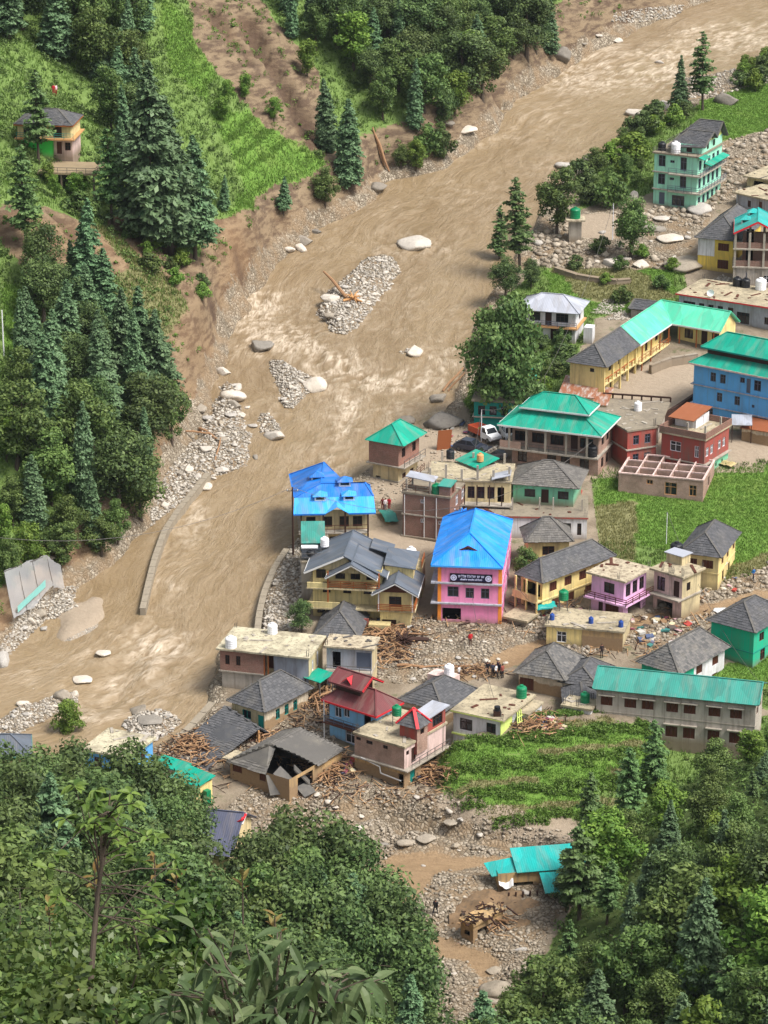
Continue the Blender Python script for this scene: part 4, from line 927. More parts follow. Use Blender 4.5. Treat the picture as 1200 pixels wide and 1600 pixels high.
fx = b.x0 + 4.6; pol = [[(fx, yF - .1, 7.5), (fx, yB - 3, 7.5), (fx - 2.9, yB - 3, 5.85), (fx - 2.9, yF - .1, 5.85)], [(fx, yF - .1, 7.5), (fx + 2.9, yF - .1, 5.85), (fx + 2.9, yB - 3, 5.85), (fx, yB - 3, 7.5)]]
b.roof_polys(pol, 'charcoal', trim='whitetrim', name='front_gable_roof')
q = MB(); q.beam((fx, yF - .12, 7.45), (fx - 2.95, yF - .12, 5.78), .08, .22); q.beam((fx, yF - .12, 7.45), (fx + 2.95, yF - .12, 5.78), .08, .22); q.beam((rx, yF + 1.15, 7.95), (A0, yF + 1.15, 5.82), .08, .22); q.build('bargeboard', M['whitetrim'], b.root)
q = MB(); q.poly([(fx - 2.3, yF + .9, 6.1), (fx + 2.3, yF + .9, 6.1), (fx, yF + .9, 7.35)]); q.poly([(A0 + .6, yF + 1.7, 6.15), (rx + 1.5, yF + 1.7, 6.15), (rx, yF + 1.7, 7.85)]); q.build('gable_wall', M['w_creamd'], b.root)
px = b.x1 - 1.6; pol = [[(px, b.y0 - 2.0, 5.7), (px, b.y1 - 3, 5.7), (px - 2.6, b.y1 - 3, 4.25), (px - 2.6, b.y0 - 2.0, 4.25)], [(px, b.y0 - 2.0, 5.7), (px + 2.6, b.y0 - 2.0, 4.25), (px + 2.6, b.y1 - 3, 4.25), (px, b.y1 - 3, 5.7)]]
b.roof_polys(pol, 'charcoal', trim='whitetrim', name='porch_roof')
q = MB(); q.beam((px, b.y0 - 2.02, 5.65), (px - 2.65, b.y0 - 2.02, 4.18), .08, .22); q.beam((px, b.y0 - 2.02, 5.65), (px + 2.65, b.y0 - 2.02, 4.18), .08, .22); q.build('bargeboard', M['whitetrim'], b.root)
q = MB(); q.poly([(px - 2.0, b.y0 - 1.2, 4.3), (px + 2.0, b.y0 - 1.2, 4.3), (px, b.y0 - 1.2, 5.5)]); q.build('gable_wall', M['wood'], b.root)
b.roof_polys([[(b.x1 - 3.3, b.y0 + 1.6, 6.5), (b.x1 + .3, b.y0 + 1.6, 6.1), (b.x1 + .3, b.y1 - 1.4, 6.5), (b.x1 - 3.3, b.y1 - 1.4, 6.9)]], 'charcoal', name='side_roof', cap=False, trim='whitetrim')
b.walls('w_cream', za=4.0, zb=6.2, box=(b.x1 - 3.2, b.y0 + 1.9, b.x1, b.y1 - 1.6), name='upper_wall', ops=[W('R', .5, 1, 4.8, 1)], frame='woodd')
b.box('terrace', 'w_creamd', b.x1 - 3.2, b.x1 + .6, b.y1 - 1.5, b.y1 + 1.6, -1.5, 4.5)
b.rail([(b.x1 + .5, b.y1 - 1.4, 4.5), (b.x1 + .5, b.y1 + 1.5, 4.5)], .8, 'woodo', n=4, w=.07)
b.roof_polys([[(b.x1 - 5.2, b.y1 - 2.9, 7.3), (b.x1 - 2.7, b.y1 - 2.9, 6.6), (b.x1 - 2.7, b.y1 + .3, 6.6), (b.x1 - 5.2, b.y1 + .3, 7.3)]], 'charcoal', name='dormer_roof', cap=False)
water_tank(b.world(b.x1 - .9, b.y1 + .2, 4.5), 'white ribbed water tank with a tall pipe beside the charcoal gables', M['tk_white'], .62, 1.9)
gh = b
# flat roofed annexe between the charcoal gables and the river
b = Bld('annexe', 'grey concrete annexe with green sheet shelter between the charcoal gables and the river', (467, 880), (512, 880), (520, 838), 4.4, over=.1, cat='house', yaw=0.03)
b.walls('w_grey', za=-1.6, ops=rowops('F', (.75,), .8, 2.3, 1.4) + rowops('F', (.75,), .8, .3, 1.4) + rowops('L', (.3, .7), .9, 2.2, 1.3), frame='woodd'); b.flat('concroofd'); b.band(2.0, .12, .15, 'conc')
b.box('shelter_wall', 'teald', b.ex0 + .4, b.ex0 + 2.0, b.ey0 + 2.6, b.ey0 + 2.7, 4.62, 5.9)
b.roof_polys([[(b.ex0 + .1, b.ey0 + 2.3, 6.0), (b.ex1 - .4, b.ey0 + 2.3, 6.0), (b.ex1 - .4, b.ey1, 6.3), (b.ex0 + .1, b.ey1, 6.3)]], 'tealw', name='shelter_roof', cap=False)
b.rail([(b.ex0 + .1, b.ey0 + .1, 4.62), (b.ex1 - .1, b.ey0 + .1, 4.62)], .9, 'iron')
water_tank(b.world(b.ex1 - .5, b.ey0 + 1.2, 4.62), 'cream water tank on a stand at the concrete annexe', M['tk_white'], .5, 1.1, legs=1.4)
water_tank(b.world(b.ex0 + 1.2, b.ey0 + .9, 4.62), 'black water tank under the green sheet shelter', M['tk_black'], .5, 1.1)
t = empty('solar_heater', b.world(b.ex1 - 2.2, b.ey0 + 1.0, 4.62)); tag(t, 'solar water heater with white drum on the concrete annexe roof', 'heater')
MB().tube([(-.95, .3, 1.25), (.95, .3, 1.25)], .25, 12).build('drum', M['tk_white'], t); q = MB(); q.sheet([(-.9, -.7, .25), (.9, -.7, .25), (.9, .2, 1.05), (-.9, .2, 1.05)], .05); q.build('collector', M['glass'], t)
q = MB(); [q.beam((x, y, 0), (x, y, zt), .06) for x in (-.85, .85) for y, zt in ((.3, 1.2), (-.65, .3))]; q.build('frame', M['iron'], t)

# ---- teal hip roofed tower at the river
b = Bld('teal_roof_house', 'tall narrow brick and plaster house with a teal hip roof on the river bank', (571, 687), (631, 698), (666, 676), 6.6, z0=-1.4, over=(.35, .35, .9, .4))
b.walls('w_creamd', za=-2.5, zb=3.6, ops=[W('F', .2, .7, 1, 1.0, 'o')] + rowops('R', (.3, .7), .9, 1.2, 1.2), box=(b.x0 + .4, b.y0 + .3, b.x1 - .2, b.y1))
b.walls('brick', za=3.75, zb=6.6, ops=rowops('R', (.25, .75), .9, 4.6, 1.2) + rowops('L', (.5,), .9, 4.6, 1.2), frame='woodd'); b.band(3.6, .15, .15, 'conc', sides=(.3, .2, .9, .1)); b.roof('hip', 1.9, 'teal', ridge=.75)
b.rail([(b.x1 + .85, b.y0, 3.75), (b.x1 + .85, b.y1, 3.75)], .9, 'iron'); b.band(1.6, .12, .15, 'conc', sides=(.5, .1, .1, .1), box=(b.x0 + .4, b.y0 + .3, b.x1 - .2, b.y1))

# ---- red brick flat roofed block
b = Bld('brick_block', 'red brick flat roofed house with bare columns and a tin shelter on its roof', (627, 771), (704, 780), (742, 742), 5.6, over=.12)
b.walls('bricko', ops=[W('F', .42, .5, 4.6, .5), W('F', .42, .5, 2.2, .5), W('F', .8, .5, 2.2, .5)] + rowops('R', (.3, .55, .8), 1.0, 3.9, 1.3) + rowops('L', (.3, .7), 1, 3.5, 1.2), frame='whitef')
b.flat('concroofd', th=.25); b.band(3.0, .16, .12, 'conc'); b.band(.2, .2, .2, 'conc')
for x in (b.x0 + .25, b.x0 + 2.7, b.x0 + 4.2): b.box('drain_pipe', 'whitetrim', x - .04, x + .04, b.y0 - .12, b.y0 - .03, .1, 5.5)
b.rail([(b.ex0 + .1, b.ey0 + .1, 5.85), (b.ex0 + 3.4, b.ey0 + .1, 5.85)], .9, 'wood', n=3); b.rail([(b.ex0 + .1, b.ey0 + .1, 5.85), (b.ex0 + .1, b.ey1 - 1, 5.85)], .9, 'wood', n=3)
for x, y in ((.5, .4), (3.4, .4), (.5, 2.6), (3.4, 2.6)): b.post(b.ex0 + x, b.ey0 + y, 5.85, 7.4, .2)
b.roof_polys([[(b.ex0 + .2, b.ey0 + .9, 7.5), (b.ex0 + 3.8, b.ey0 + .5, 7.3), (b.ex0 + 3.8, b.ey0 + 2.3, 7.4), (b.ex0 + .2, b.ey0 + 2.7, 7.6)]], 'tin', name='shelter_roof', cap=False)
water_tank(b.world(b.ex0 + 4.1, b.ey0 + .8, 5.85), 'squat green water tank on the red brick flat roof', M['tk_green'], .6, 1.2)
b.walls('bricko', za=5.85, zb=7.0, box=(b.ex0 + 4.6, b.ey0 + .2, b.ex1 - .1, b.ey0 + 2.2), name='roof_room', ops=[W('R', .5, .9, 6.0, .9, 'd')]); b.roof_polys([[(b.ex0 + 4.4, b.ey0 + .1, 7.05), (b.ex1, b.ey0 + .1, 7.05), (b.ex1, b.ey0 + 2.4, 7.2), (b.ex0 + 4.4, b.ey0 + 2.4, 7.2)]], 'tealw', name='room_roof', cap=False)
bb = b
b = Bld('concrete_row', 'beige one room deep row with bare rooftop columns behind the azure roof', (668, 742), (795, 758), (815, 730), 5.4, over=.15, yaw=-0.10)
b.walls('w_sand', ops=rowops('F', (.52, .64, .76), .85, 3.3, 1.5) + [W('F', .88, .8, 2.9, 1.9, 'o'), W('F', .45, .8, 2.9, 1.9, 'o')] + rowops('R', (.5,), 1, 3.2, 1.3), frame='woodd'); b.flat('concroof', th=.2); b.band(2.75, .14, 1.2, 'conc', sides=(.1, 1.3, .2, .1))
for t in (.0, .2, .4, .6, .8, 1): b.post(b.x0 + .2 + (b.x1 - b.x0 - .4) * t, b.ey0 + .3, 5.6, 6.9 + .5 * ((t * 5) % 2), .26)
for t in (.1, .5, .9): b.post(b.x0 + .2 + (b.x1 - b.x0 - .4) * t, b.ey1 - .3, 5.6, 6.9, .26)
for t in (.45, .6, .75, .9): b.post(b.x0 + (b.x1 - b.x0) * t, b.y0 - 1.15, -.5, 5.4, .12, 'woodd', 'veranda_post')
q = b.roof_polys([[(b.ex1 - 2.4, b.ey0 - .5, 6.0), (b.ex1 - .2, b.ey0 - .2, 6.5), (b.ex1 - .2, b.ey0 + 1.9, 6.5), (b.ex1 - 2.4, b.ey0 + 1.6, 6.0)]], 'tin', name='tin_shelter', cap=False)
# teal shed behind with two tanks
b = Bld('teal_shed', 'small shed with a tilted teal sheet roof and two barrels behind the beige row', (722, 718), (748, 735), (768, 722), 2.4, z0=3.0, over=.3, cat='shed')
b.walls('w_grey', za=-3.0, ops=[W('F', .5, .8, .2, 1.6, 'o')]); b.roof_polys([[(b.ex0, b.ey0, 2.45), (b.ex1, b.ey0, 2.45), (b.ex1, b.ey1, 3.1), (b.ex0, b.ey1, 3.1)]], 'teal', cap=False)
water_tank(b.world(b.ex0 - .6, b.ey0 - .2, 2.4), 'black barrel tank beside the tilted teal sheet', M['tk_black'], .5, 1.2, legs=.1); water_tank(b.world(.9, -.3, 2.8), 'faded orange barrel tank standing on the tilted teal sheet', M['tk_sand'], .42, 1.0)

# ---- big two tier teal roof
b = Bld('teal_tier_house', 'big brick house with a two tier teal roof and open upper veranda', (775, 663), (938.5, 682), (975, 652), 6.0, over=(1.5, 1.5, .8, .8))
b.walls('brickp', zb=6.0, ops=rowops('F', (.1, .3), 1.6, 3.7, 1.3) + rowops('F', (.52, .86), 1.7, 3.7, 1.3) + [W('F', .72, .9, 3.2, 2.0, 'd')] + rowops('F', (.12, .22, .46, .62, .84), 1.2, 1.0, 1.4) + rowops('R', (.3, .65), 1.0, 3.8, 1.3) + rowops('R', (.3, .65), 1.0, .9, 1.3) + rowops('L', (.3, .7), 1, 3.8, 1.3), frame='woodd', mats={'R': 'brickp'})
b.band(2.85, .2, 1.4, 'conc', name='veranda_floor', sides=(1.3, 1.4, .3, .1)); b.rail([(b.x0 - 1.1, b.y0 - 1.25, 3.05), (b.x1 + .2, b.y0 - 1.25, 3.05)], .8, 'iron', n=2)
for t in (0, .2, .42, .66, .9): b.post(b.x0 + (b.x1 - b.x0) * t, b.y0 - 1.2, 3.05, 6.0, .24, 'conc')
b.walls('brickp', za=3.05, zb=4.0, box=(b.x0 - 1.2, b.y0 - 1.3, b.x0 + 1.5, b.y0 - .6), name='veranda_wall', faces='FL')
q = MB(); 
for k in range(12): q.box(b.x0 - 2.0 - .34 * k, b.x0 - 1.66 - .34 * k, b.y0 - 1.5, b.y0 - .4, 2.75 - .25 * k, 2.95 - .25 * k)
q.beam((b.x0 - 1.6, b.y0 - .95, 2.75), (b.x0 - 5.7, b.y0 - .95, -.1), 1.0, .15); q.build('outside_stair', M['conc'], b.root)
i = 2.9; zt = 7.35; x0, y0, x1, y1 = b.ex0, b.ey0, b.ex1, b.ey1; k = .30 * (y1 - y0)
lowp = [[(x0, y0, 6), (x1, y0, 6), (x1 - i, y0 + k, zt), (x0 + i, y0 + k, zt)], [(x1, y0, 6), (x1, y1, 6), (x1 - i, y1 - k, zt), (x1 - i, y0 + k, zt)], [(x1, y1, 6), (x0, y1, 6), (x0 + i, y1 - k, zt), (x1 - i, y1 - k, zt)], [(x0, y1, 6), (x0, y0, 6), (x0 + i, y0 + k, zt), (x0 + i, y1 - k, zt)]]
b.roof_polys(lowp, 'teal', trim='whitetrim', name='lower_roof')
b.box('tier_wall', 'w_grey', x0 + i + .1, x1 - i - .1, y0 + k + .1, y1 - k - .1, 7.2, 8.0)
b.roof('hip', 1.55, 'teal', box=(x0 + i - .7, y0 + k - .6, x1 - i + .7, y1 - k + .6), h=7.95, trim='whitetrim', ridge=1.1, name='upper_roof')
water_tank(b.world(b.x1 - .6, b.y0 - .7, 3.06), 'black water tank on the open veranda of the two tier teal house', M['tk_black'], .62, 1.5)
tt = b
# red plastered neighbour
b = Bld('red_annexe', 'narrow red plastered house with a flat concrete roof beside the two tier teal house', (976, 682), (1008, 668), (1030, 640), 4.8, over=.12, yaw=0.42)
b.walls('w_redw', ops=rowops('F', (.3, .7), .8, 3.0, 1.2) + rowops('F', (.3, .7), .8, .6, 1.2) + rowops('R', (.4,), .8, 3, 1.2), frame='greyf'); b.flat('concroofd'); b.band(2.4, .14, .2, 'conc')

# ---- slate hut on the terrace with mint walls, on the white flat roofed house
b = Bld('white_flat_house', 'low white house with flat concrete roof used as a yard below the mint hut', (740, 808), (915, 811), (932, 777), 2.7, over=.15)
b.walls('w_white', ops=[W('F', .8, 1.4, .5, 1.6), W('F', .93, .5, .6, 1.5)] + rowops('R', (.5,), .9, .8, 1.2), frame='woodd'); b.flat('concroofd', th=.2)
b.box('eave_band', 'w_redw', b.ex0, b.ex1, b.ey0 - .03, b.ey0 - .003, 2.68, 2.86)
for x, y in ((4.2, 1.0), (7.4, 1.3), (9.0, 1.4), (12.4, 1.0)): b.post(b.ex0 + x, b.ey0 + y + 1.2, 2.9, 4.4, .16, 'conc')
wf = b
b = Bld('mint_slate_hut', 'mint green hut with a big brown grey slate hip roof and dark windows', (791, 756), (903, 764), (927, 735), 2.4, z0=2.7, over=(.5, .7, .8, .5))
b.walls('w_mintd', za=-3.4, ops=[W('F', .28, 1.3, .7, 1.0), W('F', .53, .9, .1, 1.7, 'd'), W('F', .83, 1.3, .7, 1.0)], frame='woodd'); b.roof('hip', 2.5, 'slateo', ridge=1.05, slate=1)
# ---- yellow slate houses by the pink school
b = Bld('pyramid_slate_house', 'ochre house with a steep grey slate pyramid roof beside the azure roof', (822, 851), (898, 845), (884, 822), 4.0, over=.5, yaw=0.06)
b.walls('w_yellow', ops=[W('F', .5, 1.4, 2.2, 1.1)] + rowops('R', (.5,), 1, 2.2, 1.1), frame='wood'); b.roof('hip', 2.6, 'slateo', ridge=1.0, slate=1)
b = Bld('long_yellow_house', 'long cream yellow house with grey slate roof and end balcony above the debris', (805, 896), (848, 912), (963, 868), 4.4, over=(.5, .6, .6, .6))
b.walls('w_yellow', ops=rowops('R', (.16, .38, .6, .82), 1.2, 2.7, 1.1, 'sh') + rowops('R', (.2, .42, .7), 1.3, .3, 1.4, 'sh') + [W('F', .5, 2.6, 2.3, 1.5, 'o'), W('F', .5, 2.4, 0, 1.5, 'o')], frame='wood')
b.band(1.9, .16, .2, 'w_cream', sides=(.4, 1.1, .1, .1)); b.box('balcony_wall', 'w_cream', b.x0 - .35, b.x1, b.y0 - 1.05, b.y0 - .93, 2.06, 2.75)
for t in (0, .5, 1): b.post(b.x0 + (b.x1 - b.x0) * t, b.y0 - .9, -.5, 4.4, .18, 'w_yellow')
b.roof('hip', 2.3, 'slate', ridge=.9, slate=1)
# ---- lilac L shaped house
b = Bld('lilac_house', 'lilac two storey house with rubble strewn flat roof and long balcony over the torrent', (915, 896), (977, 912), (1020, 889), 4.9, over=.5)
b.walls('w_lilac', ops=[W('F', .55, 1.4, 3.0, 1.3)] + rowops('R', (.2, .5, .8), 1.0, 2.8, 1.5) + [W('F', .3, .6, .3, 1.6, 'd'), W('F', .65, 1.8, .4, 1.3, 'sh'), W('R', .5, 2.8, -.2, 1.8, 'o')], frame='woodd')
b.flat('rustbr', th=.22); b.band(2.2, .16, .9, 'w_lilac', name='balcony', sides=(.4, 1.0, 1.0, 0)); b.rail([(b.x0 - .3, b.y0 - .95, 2.36), (b.x1 + .95, b.y0 - .95, 2.36), (b.x1 + .95, b.y1, 2.36)], .75, 'wood', n=3, w=.07)
li = b
b = Bld('lilac_wing', 'stained wing of the lilac house with a bare concrete roof and black tank', (1016, 890), (1068, 906), (1101, 889), 4.9, over=.4)
b.walls('w_rose', ops=rowops('F', (.25, .5), 1.1, 2.6, 1.7) + [W('F', .8, .8, 2.4, 1.9, 'd'), W('R', .35, .7, 3.0, 1.0)] + [W('F', .4, 2.2, -.3, 1.8, 'o')], frame='woodd', mats={'R': 'w_creamd'})
b.flat('concroof', th=.22); b.band(2.2, .16, .5, 'conc', sides=(0, .9, .2, .1))
b.walls('w_creamd', za=5.1, zb=6.2, box=(-2.2, .8, 0, 2.4), name='roof_room', ops=[W('L', .5, .7, 5.1, 1.0, 'o')]); b.box('room_roof', 'tin', -2.4, .2, .6, 2.6, 6.2, 6.28)
water_tank(b.world(-2.6, 3.3, 5.12), 'black water tank at the back of the lilac house roof', M['tk_black'], .72, 1.5)
# back slab of the lilac house
# ---- yellow slate house in the field
b = Bld('field_house', 'yellow house with a dark slate hip roof at the edge of the green field', (1053, 864), (1125, 871), (1170, 833), 4.3, over=.55)
b.walls('w_yellow', ops=rowops('F', (.25, .7), 1.3, 2.6, 1.0, 'sh') + rowops('R', (.25, .55, .9), .9, 2.6, 1.0, 'sh') + rowops('R', (.3, .65), .8, .5, 1.2), mats={'F': 'w_cream'}); b.band(2.0, .12, .06, 'w_cream'); b.roof('hip', 2.4, 'slated', ridge=.85, slate=1)  # front in duller cream: its shade is put into the wall colour
# ---- teal green walled house at the frame edge
b = Bld('green_wall_house', 'bright sea green house with a dark slate hip roof behind the rubble', (1101, 969), (1180, 989), (1240, 957), 4.4, over=.45)
b.walls('w_teal_w', ops=rowops('R', (.25, .6), 1.0, 2.7, 1.0) + rowops('R', (.3,), 1.0, .3, 1.4)); b.band(1.7, .1, .05, 'teald'); b.roof('hip', 2.5, 'slated', ridge=.85, slate=1)
# ---- yellow half buried flat house
b = Bld('buried_house', 'yellow and brown flat roofed house half buried in rubble with barrels on its roof', (849, 979), (974, 990), (993, 962), 2.3, over=.2)
b.walls('w_yellow', ops=[W('F', .2, 1.1, .5, 1.3)], frame='whitef', mats={'R': 'w_creamd'}); b.box('mud_wall', 'w_mudw', b.x0 + 4.0, b.x1 + .02, b.y0 - .06, b.y0 - .01, -.8, 2.25); b.flat('concroof', th=.22)
for fx_, fy_, k, l in ((.06, .3, 'tk_blue', 'blue barrel at the corner of the half buried roof'), (.55, .3, 'tk_blue', 'blue barrel in the middle of the half buried roof'), (.93, .25, 'tk_blue', 'blue barrel at the far edge of the half buried roof')): water_tank(b.world(b.ex0 + b.W * fx_, b.ey0 + b.D * fy_, 2.52), l, M[k], .28, .75, 'barrels on the half buried roof')
water_tank(b.world(b.ex0 + 1.2, b.ey1 - .6, 2.52), 'pale green ball topped tank behind the half buried roof', M['tk_green'], .55, 1.2, legs=1.2)
# ---- slate houses below the torrent
b = Bld('torrent_slate_house', 'dark slate hip roofed house with a mossy side beside the orange torrent', (793, 1053), (879, 1062), (935, 1030), 2.3, over=(.5, .5, .5, .5))
b.walls('w_mudc', ops=[W('F', .12, 1.6, .3, 1.4, 'sh')]); b.roof('hip', 2.6, 'slatem', ridge=.75, slate=1)
b = Bld('torrent_slate_wing', 'grey slate gable wing joining the mossy slate house', (868, 1066), (935, 1074), (968, 1042), 2.0, over=.3)
b.walls('w_mudc'); b.roof('hip', 1.7, 'slate', ridge=.7, slate=1)
b = Bld('low_slate_shed', 'low slate shed roof between the lime house and the long grey school', (872, 1112), (932, 1106), (965, 1072), 1.9, over=.3, cat='shed')
b.walls('w_grey', ops=[W('F', .3, 1.4, 0, 1.5, 'o')]); b.roof('gable', 1.0, 'slate', slate=1, axis='y')
b = Bld('long_slate_house', 'long slate roofed house with white and sea green walls behind the weathered teal roof', (990, 1035), (1062, 1054), (1146, 1011), 3.5, over=.5)
b.walls('w_white', ops=rowops('R', (.15, .45, .8), 1.2, 2.0, 1.0, 'sh') + rowops('R', (.4, .8), 1.2, -.2, 1.2, 'sh'), mats={'F': 'w_teal_w'}); b.box('green_panel', 'w_teal_w', b.x1 - .02, b.x1 + .012, b.y0 + .02, b.y0 + 3.0, -.5, 3.4); b.roof('hip', 2.6, 'slatem', ridge=.7, slate=1)
# ---- long grey school with weathered teal roof
b = Bld('grey_school', 'long grey two storey building with timber windows and a weathered teal sheet roof', (930, 1069), (1184, 1105), (1198, 1070), 5.2, z0=1.4, over=(.35, .4, .35, .4), cat='school', yaw=-0.255)
cs = (.065, .215, .325, .48, .59, .745, .88)
b.walls('w_grey', za=-2.2, ops=rowops('F', cs, 1.25, 3.3, 1.05, 'sh') + rowops('F', cs, 1.25, .5, 1.2, 'sh') + rowops('R', (.3, .7), 1.2, 3.3, 1.0, 'sh') + rowops('B', cs, 1.25, 3.3, 1.05, 'sh'))
for z in (4.45, 1.95):
    for c in cs: x = b.x0 + (b.x1 - b.x0) * c; b.box('sun_shade', 'conc', x - .85, x + .85, b.y0 - .35, b.y0 - .004, z, z + .09)
b.band(2.55, .1, .04, 'conc'); b.band(4.75, .1, .03, 'conc'); b.roof('gable', 1.35, 'tealw', axis='x'); b.gable_end('w_grey', 1.2, 'L'); b.gable_end('w_grey', 1.2, 'R')
gs = b
# hut and sheds by the school
b = Bld('tank_hut', 'small white hut with a flat roof and a green tank beside the long grey school', (876, 1104), (925, 1112), (938, 1096), 2.9, z0=.8, over=.2, cat='hut')
b.walls('w_white', za=-1.5, ops=[W('F', .15, .6, .3, 1.9, 'd'), W('F', .55, .4, 2.0, .4)], frame='greyf'); b.flat('concroof'); water_tank(b.world(.4, .2, 3.1), 'green ribbed water tank on the small white hut', M['tk_green'], .5, 1.15)
b = Bld('turquoise_lean_to', 'low turquoise shack with a rusted water box by the terraced field', (870, 1122), (905, 1128), (915, 1116), 1.6, z0=.8, over=.05, cat='shed')
b.walls('teald', za=-1.0, ops=[W('F', .7, .8, .2, 1.2, 'o')]); b.flat('conc', th=.1); b.box('water_box', 'iron', 0, .9, -.4, .4, 1.7, 2.7)
# ---- slate house with big plain roof in the rubble street
b = Bld('wide_slate_house', 'wide grey slate roof standing low in the rubble street behind the red turret house', (615, 1094), (693, 1112), (757, 1079), 2.2, over=.4)
b.walls('w_mudc'); b.roof('hip', 2.2, 'slate', ridge=.8, slate=1); b.box('rear_wall', 'w_rose', b.ex0 - .6, b.ex0 + 2.4, b.ey1 - .2, b.ey1 + 1.6, -1, 2.6)
water_tank(b.world(b.ex0 + 1.6, b.ey1 + .7, 2.6), 'white ribbed water tank behind the wide grey slate roof', M['tk_white'], .55, 1.3)
# ---- lime corner house
b = Bld('lime_house', 'pale grey two storey flat roofed house with a lime green corner wall', (695, 1114), (783, 1127), (853, 1090), 4.9, over=(.2, .3, .45, .2))
b.walls('w_white', ops=[W('F', .27, 1.45, 3.0, 1.3), W('F', .80, 1.1, 2.9, 1.5), W('F', .27, 1.25, .55, 1.3), W('F', .82, 1.0, .55, 1.3)] + [W('R', .1, .3, .9, .6)] + rowops('L', (.3, .7), 1.2, 3, 1.3), frame='woodd')
b.box('lime_panel', 'w_lime', b.x1 - .02, b.x1 + .02, b.y0 - .02, b.y0 + 2.7, 2.55, 4.86)
b.band(2.35, .16, .15, 'w_lime', sides=(.12, .15, .15, .02)); b.flat('concroof', th=.2); b.box('edge_line', 'w_lime', b.ex0, b.ex1, b.ey0 - .025, b.ey0 - .003, 4.9, 5.02)
b.walls('w_white', za=1.2, zb=4.3, box=(b.x1 + .05, b.y1 - 3.4, b.x1 + 1.2, b.y1), name='bay_wall', ops=[W('R', .4, 1.0, 2.6, 1.1)], frame='greyf'); b.box('bay_roof', 'concroof', b.x1 - .1, b.x1 + 1.4, b.y1 - 3.6, b.y1 + .2, 4.3, 4.48)
q = MB(); [q.beam((b.x1 + .5, b.y0 + 2.9 + .4 * k, 4.9), (b.x1 + 1.3, b.y0 + 1.7 + .5 * k, .6 + .2 * k), .1) for k in range(3)]; [q.beam((b.x1 + .6 + .1 * k, b.y0 + 2.8 - .15 * k, 4.3 - .55 * k), (b.x1 + .75 + .1 * k, b.y0 + 3.7 - .15 * k, 4.3 - .55 * k), .07) for k in range(6)]; q.build('broken_stair', M['w_lime'], b.root)
water_tank(b.world(b.x1 - .6, b.y1 - 1.2, 5.1), 'green ribbed water tank on the lime cornered house', M['tk_green'], .56, 1.35)
t = empty('roof_boiler', b.world(b.x1 - .7, b.y0 + .6, 5.1)); tag(t, 'small sooty boiler on a stand on the lime cornered roof', 'boiler'); MB().box(-.4, .4, -.3, .3, .0, .6).build('stand', M['woodd'], t); MB().lathe([(.01, .6), (.32, .6), (.32, 1.05), (.01, 1.1)], 12).build('drum', M['tk_black'], t)
lh = b
# ---- flat house with the red turret
b = Bld('red_turret_house', 'brick and rose flat roofed house with a red trimmed turret, standing in timber debris', (549, 1147), (632, 1170), (702, 1131), 4.6, over=.15)
b.walls('w_mudw', za=-.9, zb=2.1, ops=[W('F', .95, .6, -.4, 2.0, 'o'), W('R', .6, 2.8, .2, 1.7, 'o'), W('R', .2, .9, .1, 1.8, 'd')], frame='teald')
b.walls('brickp', za=2.25, zb=4.6, ops=[W('F', .3, .8, 3.9, .4), W('F', .62, .6, 3.9, .4), W('F', .08, .6, 4.0, .35), W('R', .22, .8, 2.4, 1.7, 'd'), W('R', .08, .5, 3.6, .5)], mats={'R': 'w_rose'}, frame='woodd'); b.band(2.1, .15, .35, 'conc', sides=(.2, .35, .6, .1)); b.flat('concroof', th=.22)
b.rail([(b.x1 + .55, b.y0 + .6, 2.25), (b.x1 + .55, b.y1, 2.25)], .8, 'iron'); q = MB(); q.beam((b.x0 + 1, b.y0 - .3, 2.3), (b.x0 + 3.4, b.y0 - .3, 1.9), .1); q.beam((b.x0 + 3.4, b.y0 - .3, 1.9), (b.x0 + 3.5, b.y0 - .3, 1.2), .1); q.beam((b.x0 + 3.5, b.y0 - .3, 1.2), (b.x1 - .2, b.y0 - .3, 1.0), .1); q.build('drain_pipe', M['whitetrim'], b.root)
tx0, ty0 = b.x1 - 1.9, b.y0 + 1.9
b.walls('w_redw', za=3.2, zb=6.2, box=(tx0, ty0, b.x1 + .25, ty0 + 1.9), name='turret_wall', ops=[W('R', .5, .7, 5.2, .6)], mats={'R': 'brickp'}, frame='woodd')
tr = b.roof('hip', 1.6, 'slate', box=(tx0 - .3, ty0 - .3, b.x1 + .55, ty0 + 2.2), h=6.2, ridge=.97, name='turret_roof', slate=1, cap=False)
q = MB(); ap = ((tx0 + b.x1 + .25) / 2, ty0 + .95, 7.86)
for cxy in ((tx0 - .3, ty0 - .3), (b.x1 + .55, ty0 - .3), (b.x1 + .55, ty0 + 2.2), (tx0 - .3, ty0 + 2.2)): q.beam((cxy[0], cxy[1], 6.26), ap, .34, .08)
q.build('hip_trim', M['redtrim'], tr)
b.walls('w_redw', za=4.8, zb=6.4, box=(tx0 + .2, ty0 + 1.95, b.x1, b.y1 - .1), name='stair_room', ops=[W('R', .6, 1.8, 5.0, 1.2)], frame='woodd'); b.roof_polys([[(tx0, ty0 + 1.9, 6.5), (b.x1 + .3, ty0 + 1.9, 6.5), (b.x1 + .3, b.y1 + .3, 6.7), (tx0, b.y1 + .3, 6.7)]], 'tin', name='room_roof', cap=False)
water_tank(b.world(-.6, .2, 4.82), 'green water tank on stilts on the red turret roof', M['tk_green'], .5, 1.1, legs=1.1)
rt = b
